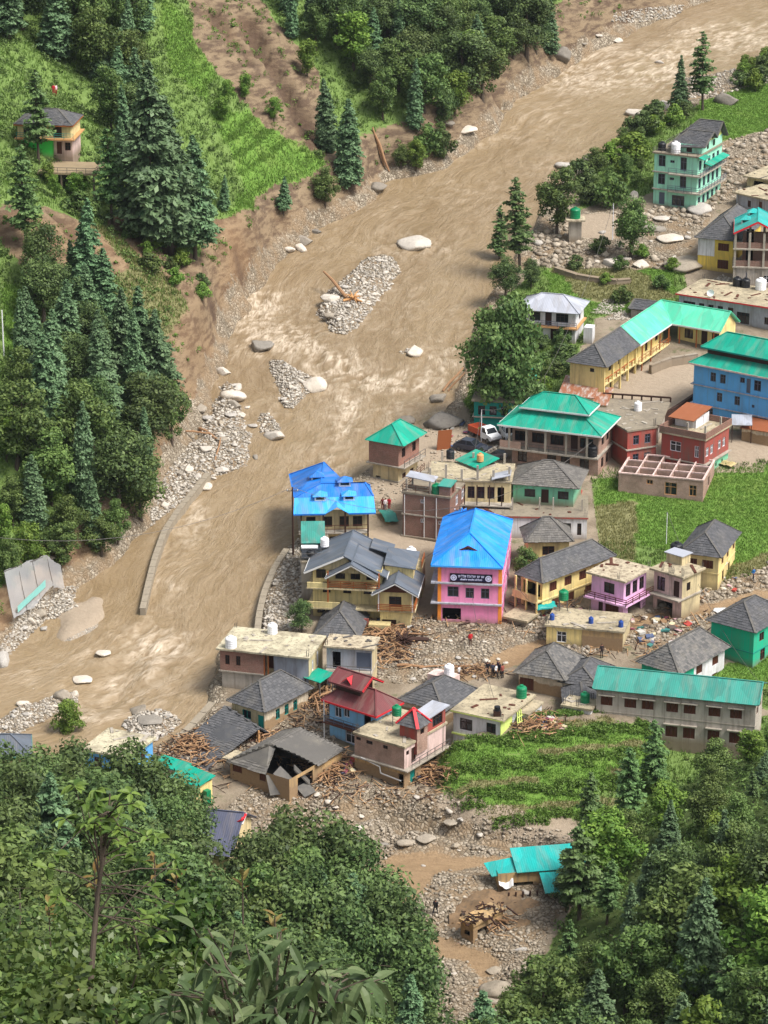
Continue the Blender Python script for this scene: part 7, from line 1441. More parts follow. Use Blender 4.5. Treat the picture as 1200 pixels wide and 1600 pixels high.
scatter([(60, 285), (200, 300), (190, 335), (120, 335), (60, 310)], 3.4, ['bush', 'light'], 2, 4, {'bush': 'bush below the stilted terrace of the hillside house', 'light': 'small pale tree below the stilted terrace of the hillside house'}, 'shrubs below the hillside house', 11)
scatter([(900, 300), (960, 250), (1000, 215), (1010, 240), (1000, 300), (950, 330), (905, 330)], 3.0, ['bush', 'laurel', 'bush'], 2.5, 5.0, {'bush': 'bush between the boulders beside the mint green house', 'laurel': 'low laurel between the boulders beside the mint green house'}, 'bushes beside the mint green house', 12)
scatter([(1000, 195), (1060, 165), (1080, 180), (1020, 215)], 3.0, ['bush'], 2.0, 3.5, 'bush on the grassy bank by the pair of conifers', 'bushes by the pair of conifers', 13)
scatter([(1150, 110), (1200, 100), (1200, 140), (1150, 150)], 3.0, ['bush', 'light'], 2.5, 4.5, {'bush': 'bush on the far bank of boulders below the river', 'light': 'small pale tree on the far bank of boulders below the river'}, 'shrubs on the boulder bank', 14)
scatter([(850, 420), (960, 390), (1050, 400), (1060, 460), (960, 480), (940, 440)], 5.0, ['bush'], 1.6, 2.8, 'bush in the rough garden above the tin roofed white house', 'bushes in the rough garden', 15)
scatter([(830, 550), (880, 520), (900, 545), (870, 600), (840, 640), (815, 620)], 2.6, ['bush', 'laurel'], 2.0, 3.8, {'bush': 'bush beside the yellow school and the willow', 'laurel': 'low laurel beside the yellow school and the willow'}, 'bushes beside the school', 16)
scatter([(730, 640), (760, 620), (770, 660), (745, 665)], 2.4, ['bush'], 2.0, 3.0, 'bush under the huge willow', 'bushes under the willow', 17)
# wooded slopes below the camera: sampled over the real slope
def near_wood(x0, x1, y0, y1, spacing, opts, hmin, hmax, labels, group, seed, smin=1.5, vmax=1640):
    g = random.Random(seed); ch = []
    for k in range(9000):
        x, y = g.uniform(x0, x1), g.uniform(y0, y1)
        s = float(-sdist(near_poly, np.array([x]), np.array([y]))[0])
        if s < smin: continue
        if all((x - a) ** 2 + (y - b) ** 2 > spacing ** 2 for a, b, _ in ch): ch.append((x, y, s))
    for x, y, s in ch:
        z = float(gz(x, y)); hq, wq = g.random(), g.random(); hgt = hmin + (hmax - hmin) * hq
        u, v = proj(x, y, z + hgt); 
        if v > vmax or u < -90 or u > 1290 or (285 < u < 405 and v < 1330): continue
        rnd.seed(int(x * 977 + y * 131) & 0xffff); k = kind_of(opts)
        if u > 880 and v < 1250: hgt *= 0.55
        plant(k, (x, y, z), hgt, adj(hq, wq) + labels[k.rstrip('0123456789')], group, wide=0.9 + .4 * wq)
near_wood(-60, -12, 120, 262, 4.6, ['oak', 'oak', 'laurel', 'oak', 'deodar'], 9, 14, {'oak': 'dark oak on the wooded slope under the foreground shrubs', 'laurel': 'leafy laurel on the wooded slope under the foreground shrubs', 'deodar': 'cedar on the wooded slope under the foreground shrubs'}, 'trees on the slope under the foreground shrubs', 31)
near_wood(-12, 12, 120, 250, 4.6, ['oak', 'oak', 'laurel', 'spire'], 9, 14, {'oak': 'dark oak on the spur beside the muddy torrent', 'laurel': 'leafy laurel on the spur beside the muddy torrent', 'spire': 'narrow conifer on the spur beside the muddy torrent'}, 'trees on the spur beside the torrent', 32)
near_wood(12, 62, 110, 290, 4.4, ['oak', 'laurel', 'deodar', 'laurel', 'pine', 'light'], 6, 12, {'oak': 'dark oak on the wooded slope below the long grey school', 'laurel': 'leafy laurel on the wooded slope below the long grey school', 'deodar': 'cedar on the wooded slope below the long grey school', 'pine': 'pine on the wooded slope below the long grey school', 'light': 'pale green tree on the wooded slope below the long grey school'}, 'trees on the slope below the school', 33)
# ================================================================== stones, timber, walls, small things
def ico(sub):
    bm = bmesh.new(); bmesh.ops.create_icosphere(bm, subdivisions=sub, radius=1.0)
    V = np.array([v.co[:] for v in bm.verts]); F_ = np.array([[v.index for v in f.verts] for f in bm.faces]); bm.free(); return V, F_
def rock_shape(seed, sub):
    g = np.random.default_rng(seed); V, F_ = ico(sub)
    for k in range(9):                              # planar breaks
        n = nrm(g.normal(size=3)); d = g.uniform(0.45, 0.8); s = V @ n; V = V - np.clip(s - d, 0, None)[:, None] * n * 0.88
    q = V * 1.7 + seed
    V = V * (1 + 0.34 * (fbm(q[:, 0] + q[:, 2], q[:, 1] - q[:, 2], seed) - 0.5)[:, None] + 0.10 * (fbm(q[:, 0] * 3, q[:, 1] * 3 + q[:, 2] * 3, seed + 2) - 0.5)[:, None])
    return V * np.array([1, g.uniform(.7, .95), g.uniform(.55, .8)]), F_
def rock_mat(name, a, b, wet=0.0):
    m = NT(name); o = m.coord(); r = m.add('ShaderNodeObjectInfo').outputs['Random']; t = m.attr('tint')
    n = m.noise(o, 2.2, 6, 0.65); n2 = m.noise(o, 9.0, 3, 0.6)
    col = m.mix(n, a, b); col = m.mix(m.ramp(n2, (0.5, 0.0), (0.7, 0.5)), col, m.hsv(a, 0.5, 1, 0.55))
    col = m.hsv(col, 0.5, m.math('ADD', 0.7, m.math('MULTIPLY', r, 0.6)), m.math('ADD', 0.78, m.math('MULTIPLY', r, 0.4)))
    m.bump(n, 0.12, 0.8); return m.done(col, 0.85, 0.25)
def stones_mat(name, a, b, mud):
    m = NT(name); t = m.attr('tint'); p = m.pos(); n = m.noise(p, 3.0, 4, 0.6)
    col = m.mix(t, a, b); col = m.mix(m.ramp(n, (0.4, 0.0), (0.7, 0.55)), col, mud); return m.done(col, 0.88, 0.2)
M['rock'] = rock_mat('pale_boulder', (0.40, 0.36, 0.315), (0.62, 0.575, 0.515)); M['rockd'] = rock_mat('dark_boulder', (0.15, 0.135, 0.115), (0.28, 0.25, 0.215))
M['stone_bar'] = stones_mat('river_stones', (0.20, 0.18, 0.155), (0.60, 0.555, 0.49), (0.34, 0.29, 0.23)); M['stone_rub'] = stones_mat('rubble_stones', (0.16, 0.135, 0.105), (0.47, 0.415, 0.34), (0.29, 0.22, 0.15))
ROCKS = []
for i in range(7):
    V, F_ = rock_shape(200 + i, 3); me = np_mesh('boulder', V, F_); ROCKS.append(me)
M['rockm'] = rock_mat('tan_boulder', (0.22, 0.19, 0.155), (0.40, 0.355, 0.295)); ROCKSM = []
for me in ROCKS[:5]: c = me.copy(); ROCKSM.append(c); c.materials.append(M['rockm'])
ROCKSD = []
for me in ROCKS[:4]: c = me.copy(); ROCKSD.append(c); c.materials.append(M['rockd'])
for me in ROCKS: me.materials.append(M['rock'])
BOULD = [  # u, v, width px, squash, dark, label
 (651, 378, 58, .8, 0, 'largest pale boulder standing alone in the flooded river'), (408, 538, 46, .8, 0, 'pale boulder in the rapids below the orange scar'), (648, 548, 36, .6, 0, 'low pale boulder beside a small gravel spit in midstream'), (490, 600, 42, .8, 0, 'grey boulder at the edge of the lower gravel bar'),
 (428, 679, 36, .7, 0, 'smooth pale boulder lying in shallow water below the lower gravel bar'), (683, 620, 38, .75, 0, 'pale boulder at the river bank below the huge willow'), (694, 655, 62, .6, 1, 'broad dark boulder on the bank below the huge willow'), (632, 655, 34, .4, 1, 'dark flat boulder awash near the teal roofed tower'),
 (515, 465, 36, .8, 0, 'large pale boulder beside the driftwood on the mid river bar'), (517, 492, 24, .7, 0, 'pale boulder at the downstream end of the mid river bar'),
 (350, 580, 28, .7, 0, 'white topped boulder at the foot of the orange scar'), (371, 604, 22, .7, 0, 'pale boulder behind the big leaning boulder on the gravel bank'), (364, 615, 38, .8, 0, 'big leaning boulder on the gravel bank'), (367, 632, 26, .8, 0, 'boulder wedged below the big leaning boulder'), (386, 636, 14, .8, 0, 'small pair boulder on the water side of the wedged boulder'), (362, 647, 22, .5, 0, 'flat grey boulder at the foot of the wedged boulder'), (376, 647, 18, .6, 0, 'white flat boulder at the foot of the wedged boulder'),
 (314, 637, 26, .6, 0, 'brown boulder at the grassy edge of the gravel bank'), (328, 652, 24, .5, 0, 'long flat boulder below the grassy edge of the gravel bank'), (394, 664, 18, .6, 0, 'boulder ending a row of stones in the shallows'), (412, 663, 12, .7, 0, 'small boulder in the row of stones in the shallows'), (348, 685, 22, .6, 0, 'white boulder beside the stranded logs'), (320, 700, 26, .8, 0, 'weedy boulder under the stranded logs'),
 (295, 732, 22, .7, 0, 'rounded boulder above the head of the curved river wall'), (308, 744, 14, .9, 0, 'rounded boulder touching the head of the curved river wall'), (280, 738, 20, .7, 0, 'brown boulder above the curved river wall'), (325, 759, 22, .7, 0, 'pale boulder on the water side of the curved river wall'), (347, 732, 22, .6, 0, 'flat white boulder beyond the head of the curved river wall'), (333, 746, 12, .7, 0, 'small white boulder beside the head of the curved river wall'), (399, 714, 14, .8, 0, 'boulder in the shallow spit below the stranded logs'), (258, 788, 16, .8, 0, 'brown boulder between the curved wall and the dense cedars'), (271, 792, 12, .8, 0, 'grey boulder leaning on the curved wall'),
 (4, 1030, 36, 1.0, 0, 'tall grey boulder below the torn net house'), (62, 957, 22, .7, 0, 'long tan boulder under the torn net house'), (48, 968, 18, .8, 0, 'tan boulder under the torn net house corner'), (68, 981, 17, .7, 0, 'rounded boulder at the silt bar by the torn net house'), (38, 980, 16, .7, 0, 'boulder wrapped in torn net'), (97, 1085, 31, .8, 0, 'smooth white boulder on the lower shingle bar'), (117, 1083, 18, .9, 0, 'smooth boulder beside the white one on the lower shingle bar'), (36, 1098, 22, .7, 0, 'pale boulder at the head of the lower shingle bar'), (40, 1115, 15, .8, 0, 'white boulder in the middle of the lower shingle bar'), (54, 1116, 11, .8, 0, 'grey boulder in the middle of the lower shingle bar'), (131, 1060, 36, .5, 0, 'flat grey boulder awash above the lower shingle bar'), (163, 1019, 28, .5, 0, 'flat boulder below the silt bar'), (216, 1108, 40, .6, 1, 'dark flat boulder below the white rapid'), (237, 1123, 46, .5, 0, 'broad tan boulder below the white rapid'), (262, 1118, 18, .8, 0, 'white boulder on the bank by the blue walled house'), (243, 1152, 18, .7, 0, 'boulder by the wall near the blue walled house'), (225, 1105, 12, .8, 0, 'small white boulder on top of the dark flat one'), (272, 1130, 12, .8, 0, 'small boulder at the shore by the fallen slate roof'),
 (993, 175, 38, .8, 0, 'blocky pale boulder in the river below the pair of conifers'), (1019, 176, 24, .9, 0, 'upright boulder beside the blocky pale one'), (1040, 164, 28, .8, 0, 'boulder behind the pair of conifers'), (920, 246, 40, .6, 0, 'white boulder at the bank above the ivy clad tree'), (886, 256, 36, .5, 0, 'low pale boulder in the water beside the white one'), (1030, 96, 15, .6, 0, 'lone boulder in the upper river'), (730, 200, 42, .5, 0, 'slanting brown boulder at the foot of the bend wood'), (702, 192, 24, .7, 1, 'dark boulder at the foot of the bend wood'), (876, 84, 34, .9, 1, 'tall slab of rock at the upper bend'), (964, 62, 20, .5, 0, 'flat pale boulder under the upper scar'), (936, 55, 14, .6, 0, 'pale boulder in a line under the upper scar'), (912, 68, 12, .7, 0, 'small pale boulder ending the line under the upper scar'),
 (990, 305, 26, 1.0, 0, 'grey boulder at the side of the mint green house'), (1096, 325, 44, .9, 0, 'huge cracked boulder propped against the mint green house'), (955, 408, 34, .8, 0, 'pale boulder in the garden below the round crowned tree'), (1076, 408, 76, .45, 0, 'broad whaleback boulder beside the yellow and white house'), (1000, 412, 30, .6, 0, 'grey boulder beside the round crowned tree'), (1137, 155, 42, .7, 1, 'dark mossy boulder on the boulder bank'), (1045, 310, 26, .6, 0, 'boulder in the rubble before the mint green house'), (1020, 355, 40, .4, 0, 'flat rock slab in the washed slope'), (1050, 370, 46, .35, 0, 'wide flat rock slab above the whaleback boulder'), (1035, 340, 30, .4, 0, 'small flat rock slab in the washed slope'), (940, 300, 30, .6, 0, 'white boulder in the bushes by the mint green house'),
 (475, 375, 34, .7, 0, 'brown white boulder at the foot of the bright terraces'), (470, 386, 28, .6, 0, 'boulder at the water edge below the bright terraces'), (452, 388, 18, .9, 0, 'dark boulder at the water edge below the bright terraces'), (492, 360, 22, .7, 1, 'brown boulder in the eroded bank below the bright terraces'), (345, 660, 14, .7, 0, 'small boulder between the gravel bank boulders'), (590, 290, 34, .6, 1, 'brown rock ledge under the leaning trunks'),
 (635, 1315, 32, .5, 0, 'tan boulder beside the gully in the rubble plain'), (668, 1308, 34, .3, 0, 'flat pale slab beside the gully in the rubble plain'), (705, 1284, 26, .5, 0, 'rounded tan boulder above the gully in the rubble plain'), (776, 1545, 58, .7, 0, 'big split grey boulder beside the orange stream'), (770, 1515, 26, .5, 0, 'flat grey boulder above the big split one'), (768, 1562, 30, .4, 0, 'low grey boulder below the big split one'), (600, 1318, 18, .6, 0, 'tan boulder at the edge of the orange pool'), (632, 1388, 28, .4, 0, 'pale flat boulder near the walking people'), (712, 1320, 16, .6, 0, 'small pale boulder beside the gully'), (812, 1332, 14, .6, 0, 'white stone near the turquoise roofs'), (1205, 880, 20, .6, 0, 'boulder in the upper rubble by the field house')]
for k, (u, v, w, sq, dk, lab) in enumerate(BOULD):
    p = hit1(u, v + w * .12, True); s = w / ppm(p) / 2
    L_ = ROCKSD if dk else ROCKSM if v > 1250 or k % 4 == 1 else ROCKS; o = link('boulder', L_[k % len(L_)]); sq = max(sq, .5); o.scale = (s * 1.08, s * 1.0, s * sq * 1.3)
    o.location = (p[0], p[1], p[2] + s * .12); o.rotation_euler = (0, 0, (k * 2.1) % 6.28 if sq > .55 else (k % 3 - 1) * .3); tag(o, lab, 'boulder', 'boulders')
# medium stones, each its own object, and the mass of smaller ones
RV = [rock_shape(300 + i, 1) for i in range(6)]
MED = []
for i in range(4):
    V, F_ = rock_shape(320 + i, 2); me = np_mesh('stone', V, F_); me.materials.append(M['rock']); MED.append(me)
def sample_px(poly, n, g):
    pl = np.array(poly, float); (u0, v0), (u1, v1) = pl.min(0), pl.max(0); out = np.zeros((0, 2))
    for k in range(40):
        q = g.uniform((u0, v0), (u1, v1), (n * 2, 2)); out = np.vstack([out, q[inpoly(poly, q[:, 0], q[:, 1])]])
        if len(out) >= n: break
    return out[:n]
FOOT = []                                            # building footprints: no stones inside
for o in list(bpy.data.objects): pass
def stone_field(name, label, specs, mat, seed, bare=False):
    g = np.random.default_rng(seed); VV_, FF, TT = [], [], []; n0 = 0
    for poly, n, lo, hi in specs:
        q = sample_px(poly, n, g)
        if not len(q): continue
        p = hit(q[:, 0], q[:, 1])
        ok = p[:, 2] > base(p[:, 1]) + WATER_Z - 0.12
        if bare:
            for mp in MUD: ok &= ~inpoly(mp, q[:, 0], q[:, 1])
            ok &= fbm(p[:, 0] * .16, p[:, 1] * .16, 3) > .45 + .12 * (g.random(len(p)) - .5)
        p = p[ok]; n = len(p)
        s = lo * (hi / lo) ** (g.random(n) ** 2.2); a = g.uniform(0, 6.28, n); var = g.integers(0, 6, n); tint = np.clip(g.normal(.5, .28, n), 0, 1)
        for k in range(6):
            i = np.where(var == k)[0]
            if not len(i): continue
            V, F_ = RV[k]; c, sn = np.cos(a[i])[:, None], np.sin(a[i])[:, None]; sx = s[i][:, None]
            X = (V[None, :, 0] * c - V[None, :, 1] * sn) * sx + p[i, 0:1]; Y = (V[None, :, 0] * sn + V[None, :, 1] * c) * sx + p[i, 1:2]; Z = V[None, :, 2] * sx * .85 + p[i, 2:3] + sx * .22
            VV_.append(np.stack([X, Y, Z], -1).reshape(-1, 3)); m_ = len(i); FF.append((F_[None] + (np.arange(m_) * len(V))[:, None, None]).reshape(-1, 3) + n0); n0 += m_ * len(V); TT.append(np.repeat(tint[i], len(F_)))
    me = np_mesh(name, np.concatenate(VV_), np.concatenate(FF), np.concatenate(TT)); o = link(name, me, None, M[mat]); tag(o, label, 'stones', kind='stuff'); return o
bar = [(BARS['mid'][0], 3800, .08, .42), (BARS['low'][0], 2300, .08, .36), (BARS['tip'][0], 250, .1, .35), (BARS['sha'][0], 500, .1, .35), (BARS['bnk'][0], 5200, .06, .4), (BARS['sil'][0][3:], 1800, .04, .13), (BARS['lf1'][0], 2200, .06, .34), (BARS['lf2'][0], 250, .08, .25), (BARS['lf3'][0], 250, .08, .25), (BARS['lf4'][0], 500, .08, .3), (BARS['lf5'][0], 2200, .06, .3), (BARS['rt5'][0], 1700, .07, .34), (BARS['upp'][0], 500, .15, .5), (BARS['upr'][0], 700, .15, .6), (BARS['wst'][0], 1500, .08, .4), ([(922, 490), (945, 468), (985, 468), (965, 492)], 500, .12, .3), ([(945, 500), (975, 485), (985, 500)], 200, .12, .3), ([(1090, 445), (1130, 430), (1150, 440), (1110, 455)], 350, .12, .35)]
stone_field('river_gravel', 'pale gravel and cobbles of the river bars', bar, 'stone_bar', 1)
rub = [(RUBBLE[0], 8000, .06, .34), (RUBBLE[1], 19000, .05, .36), (RUBBLE[2], 3600, .08, .5), (RUBBLE[3], 3200, .08, .42), (RUBBLE[4], 900, .08, .4), (RUBBLE[5], 2600, .12, .9), (RUBBLE[6], 1000, .08, .35), (RUBBLE[7], 1200, .08, .35)]
stone_field('flood_rubble', 'grey brown flood rubble between the houses', rub, 'stone_rub', 2, True)
g = np.random.default_rng(9)
for poly, n, lo, hi, lab, grp in ((BARS['mid'][0], 34, .45, .9, 'pale stone on the mid river gravel bar', 'stones on the mid river bar'), (BARS['low'][0], 22, .4, .7, 'pale stone on the lower gravel bar in the river', 'stones on the lower bar'), (BARS['bnk'][0], 30, .4, .8, 'stone on the gravel bank below the dense cedars', 'stones on the gravel bank'), (BARS['lf5'][0], 16, .35, .7, 'stone on the lower shingle bar', 'stones on the lower shingle bar'), (BARS['rt5'][0], 16, .35, .7, 'stone at the shore by the blue walled house', 'stones by the blue walled house'),
                             (RUBBLE[0], 26, .35, .7, 'stone in the rubble street before the pink school', 'stones before the pink school'), (RUBBLE[1], 48, .35, .8, 'stone on the wide rubble plain below the village', 'stones on the rubble plain'), (RUBBLE[2], 22, .35, .8, 'stone beside the orange torrent through the upper street', 'stones along the torrent'), (RUBBLE[5], 26, .5, 1.3, 'stone on the washed slope by the mint green house', 'stones on the washed slope')):
    q = sample_px(poly, n, g); p = hit(q[:, 0], q[:, 1])
    for k in range(len(p)):
        if p[k, 2] < base(p[k, 1]) + WATER_Z - .1: continue
        s = g.uniform(lo, hi) * g.uniform(.6, 1); o = link('stone', MED[k % 4]); o.location = [float(c) for c in p[k] + (0, 0, s * .15)]; o.scale = (s, s * .85, s * .7); o.rotation_euler = (0, 0, float(g.uniform(0, 6.28))); tag(o, lab, 'stone', grp)

# ---- river walls
def wall_run(name, label, px, top, bot, th, mat, batter=0.15):
    pts = [P(u, v, top) for u, v in px]; c = np.array(pts)
    # resample
    L = np.concatenate([[0], np.cumsum(np.hypot(*np.diff(c[:, :2], axis=0).T))]); n = max(4, int(L[-1] / 1.5)); tt = np.linspace(0, L[-1], n)
    c = np.stack([np.interp(tt, L, c[:, k]) for k in range(3)], -1); d = np.gradient(c[:, :2], axis=0); d = d / np.linalg.norm(d, axis=1)[:, None]; nn = np.stack([-d[:, 1], d[:, 0]], -1)
    root = empty(name, c[0]); mb = MB(); o = c[0]
    prof = lambda i: [np.array([c[i, 0] + nn[i, 0] * s, c[i, 1] + nn[i, 1] * s, z]) - o for s, z in ((-th / 2 - batter, c[i, 2] + bot), (-th / 2, c[i, 2]), (th / 2, c[i, 2]), (th / 2 + batter, c[i, 2] + bot))]
    for i in range(n - 1):
        a, b_ = prof(i), prof(i + 1)
        for k in range(3): mb.poly([a[k], b_[k], b_[k + 1], a[k + 1]])
    mb.poly(prof(0)); mb.poly(prof(n - 1)[::-1]); mb.build('wall_body', M[mat], root)
    cp_ = MB()
    for i in range(n - 1):
        a, b_ = c[i] - o, c[i + 1] - o; e = (b_ - a) * .02; cp_.beam(a + e + (0, 0, .06), b_ - e + (0, 0, .06), th + .12, .12)
    cp_.build('coping', M[mat], root); tag(root, label, 'wall', kind='thing'); return root
M['wallstone'] = plaster('grey_river_wall', (150, 140, 124), .45, (0.16, 0.13, 0.10), scale=1.2, splash=False)
wall_run('river_wall', 'long curved concrete wall dividing the flooded river from the still pool', [(325, 740), (302, 768), (278, 798), (257, 830), (242, 872), (232, 912), (223, 952)], -.35, -3.6, .6, 'wallstone')
wall_run('river_wall', 'concrete wall along the river below the charcoal gabled house', [(448, 858), (430, 885), (413, 925), (405, 960), (402, 990)], .0, -4.0, .6, 'wallstone')
wall_run('river_wall', 'straight concrete wall at the shore by the fallen slate roof', [(332, 1098), (305, 1128), (285, 1148)], .2, -3.0, .7, 'wallstone')
wall_run('stone_wall', 'low dry stone wall across the garden above the tin roofed house', [(868, 418), (905, 430), (960, 438), (985, 436)], .6, -1.5, .7, 'conc')
wall_run('yard_wall', 'mossy retaining wall at the head of the stone school yard', [(1016, 572), (1045, 560), (1090, 553)], 1.0, -1.5, .4, 'conc')
wall_run('yard_wall', 'dark boundary wall below the stone school yard', [(945, 632), (985, 642), (1030, 652), (1062, 632), (1092, 612)], .9, -1.5, .3, 'woodd')

# ---- timber
LOGM = [MB().tube([(-.5, 0, 0), (-.2, .02, .02), (.2, -.02, .01), (.5, .01, 0)], [.045, .05, .045, .03], 7).mesh('log') for _ in range(1)]
LOGM[0].materials.append(plain('driftwood', (166, 128, 94), .85, var=.5)); M['wood2'] = plain('split_timber', (172, 134, 96), .85, var=.5); PL = MB().box(-.5, .5, -.035, .035, -.012, .012).mesh('plank'); PL.materials.append(M['wood2']); PLD = MB().box(-.5, .5, -.03, .03, -.018, .018).mesh('beam'); PLD.materials.append(plain('weathered_timber', (138, 104, 74), .85))
def log_between(a, b, r, label, name='log', mesh=None, group=None, cat='log'):
    a, b = np.array(a, float), np.array(b, float); d = b - a; L = np.linalg.norm(d); o = link(name, mesh or LOGM[0]); o.location = [float(c) for c in (a + b) / 2]
    o.rotation_euler = Vector([float(c) for c in d]).to_track_quat('X', 'Z').to_euler(); o.scale = (L, r / .045, r / .045); tag(o, label, cat, group); return o
def lg(u0, v0, u1, v1, r, label, z0=.2, z1=.2, group=None):
    a, b = hit1(u0, v0, True), hit1(u1, v1, True); a[2] += z0; b[2] += z1; return log_between(a, b, r, label, group=group)
a = hit1(548, 472); b_ = PA(506, 424, a[2] + 3.2); b_ = a + (PA(506, 424, a[2] + 2.6) - a); log_between(a, b_, .22, 'long driftwood trunk jutting up from the mid river bar')
t = empty('driftwood_root', hit1(552, 470)); tag(t, 'orange tangled driftwood root on the mid river bar', 'driftwood'); gg = random.Random(3); mb = MB()
for k in range(11): d = Vector((gg.uniform(-1, 1), gg.uniform(-1, 1), gg.uniform(.1, .9))).normalized() * gg.uniform(1.0, 2.0); mb.tube([(0, 0, .2), tuple(d * .5 + Vector((0, 0, .3))), tuple(d)], [.16, .1, .03], 6)
mb.tube([(-1.4, -.6, .2), (0, 0, .35), (1.2, -.9, .15)], [.2, .22, .12], 7); mb.build('root_tangle', M['woodl'], t)
lg(586, 214, 608, 270, .2, 'pale peeled trunk sliding into the river below the bend wood', .4, .2); lg(582, 205, 600, 262, .14, 'thin leaning trunk beside the peeled trunk', .6, .3)
lg(312, 672, 345, 692, .22, 'stripped trunk lying on the gravel bank'); lg(290, 676, 330, 680, .12, 'branching trunk stranded above the gravel bank'); lg(345, 688, 334, 730, .1, 'straight pole propped at the head of the curved river wall', .3, .1)
lg(692, 612, 724, 588, .16, 'grey log resting against the bank under the willow', .1, 1.2); lg(700, 612, 726, 594, .12, 'thin grey log resting beside the other under the willow', .1, 1.0); lg(945, 992, 980, 972, .12, 'plank like log beside the orange torrent'); lg(620, 1042, 662, 1044, .16, 'thick log across the rubble street'); lg(655, 1046, 700, 1042, .1, 'thin log across the rubble street')
PILES = [((560, 975), (660, 1010), 34, 'splintered timber heaped before the charcoal gabled house', 'timber before the charcoal gables'), ((575, 1000), (650, 1040), 18, 'splintered timber round the uprooted stump in the rubble street', 'timber round the stump'), ((460, 1178), (560, 1225), 44, 'splintered timber piled before the collapsed slate house', 'timber before the collapsed house'), ((262, 1140), (345, 1205), 44, 'splintered beam under the fallen slate roof', 'beams under the fallen roof'), ((640, 1195), (700, 1228), 26, 'washed up timber beside the red turret house', 'timber beside the red turret house'), ((800, 1120), (870, 1150), 22, 'broken board heaped beside the lime cornered house', 'boards beside the lime house'), ((490, 1075), (530, 1115), 26, 'pale splintered timber in the lane by the maroon roof', 'timber in the lane'), ((380, 1140), (440, 1165), 12, 'orange plank swept against the street slate house', 'planks in the lane'), ((820, 925), (900, 955), 14, 'broken timber under the long yellow house', 'timber under the yellow house'), ((1040, 900), (1090, 935), 10, 'broken timber beside the lilac house', 'timber beside the lilac house'), ((735, 1420), (800, 1460), 12, 'torn pole beside the ruined clay house', 'poles by the ruined house'), ((700, 1040), (790, 1060), 10, 'board on the rubble by the onlookers', 'boards by the onlookers'), ((650, 670), (780, 690), 0, '', '')]
gg = random.Random(12)
for (ua, va), (ub, vb), n, lab, grp in PILES:
    for k in range(n):
        u = gg.gauss((ua + ub) / 2, (ub - ua) / 4.5); v = gg.gauss((va + vb) / 2, (vb - va) / 4.5); p = hit1(u, v); L = gg.uniform(1.0, 3.6); az = gg.uniform(0, 6.28); el = gg.gauss(.08, .16); d = np.array([math.cos(az) * math.cos(el), math.sin(az) * math.cos(el), math.sin(el)]) * L / 2
        c = p + (0, 0, .15 + gg.random() * .5); log_between(c - d, c + d, gg.uniform(.05, .11), lab, 'timber', gg.choice((LOGM[0], PL, PLD)), grp, 'timber')
def sticks(name, label, mat, seed, scale=1.0):
    g = np.random.default_rng(seed); mb_v, mb_f = [], []; n0 = 0; bx_ = np.array([(x, y, z) for x in (-1, 1) for y in (-1, 1) for z in (-1, 1)], float); bf = np.array([(0, 1, 3, 2), (4, 6, 7, 5), (0, 4, 5, 1), (2, 3, 7, 6), (0, 2, 6, 4), (1, 5, 7, 3)])
    for (ua, va), (ub, vb), n, *_ in PILES + [((300, 1120), (480, 1200), 8), ((560, 955), (860, 1000), 10), ((430, 1215), (700, 1260), 12), ((900, 1000), (1080, 1030), 10), ((340, 1200), (560, 1240), 10), ((440, 1090), (520, 1150), 12), ((900, 950), (1200, 985), 8)]:
        m_ = n * 5; q = np.stack([g.normal((ua + ub) / 2, (ub - ua) / 3.6, m_), g.normal((va + vb) / 2, (vb - va) / 3.6, m_)], -1)
        if not m_: continue
        p = hit(q[:, 0], q[:, 1])
        for k in range(m_):
            a = g.uniform(0, 6.28); e = g.normal(.05, .25); L = g.uniform(.25, 1.1) * scale; d = np.array([math.cos(a) * math.cos(e), math.sin(a) * math.cos(e), math.sin(e)]); sd = nrm(np.cross(d, (0, 0, 1.0))); up_ = np.cross(sd, d); w = g.uniform(.02, .06) * scale
            mb_v.append(bx_[:, :1] * d * L + bx_[:, 1:2] * sd * w + bx_[:, 2:] * up_ * w * .6 + p[k] + (0, 0, g.uniform(.02, .35))); mb_f.append(bf + n0); n0 += 8
    o = link(name, np_mesh(name, np.concatenate(mb_v), np.concatenate(mb_f)), None, mat); tag(o, label, 'debris', kind='stuff')
sticks('splinters', 'splinters and sticks strewn through the flood debris', plain('pale_splinters', (186, 150, 112), .85, var=.4), 5); sticks('splinters', 'dark broken sticks and roots strewn through the flood debris', M['woodd'], 6, .9); sticks('brick_bats', 'broken bricks and slates strewn through the flood debris', M['brickp'], 7, .35)
t = empty('uprooted_stump', hit1(630, 1008)); tag(t, 'uprooted tree stump with spread roots in the rubble street', 'stump'); mb = MB()
for k in range(26): d = Vector((gg.uniform(-1, 1), gg.uniform(-1, 1), gg.uniform(-.1, .9))).normalized() * gg.uniform(.9, 1.9); mb.tube([(0, 0, .5), tuple(d * .5 + Vector((0, 0, .5))), tuple(d + Vector((0, 0, .25)))], [.14, .08, .02], 5)
mb.tube([(0, 0, .5), (1.6, .6, .5), (2.8, .9, .3)], [.34, .3, .26], 8); mb.build('roots', M['woodd'], t)
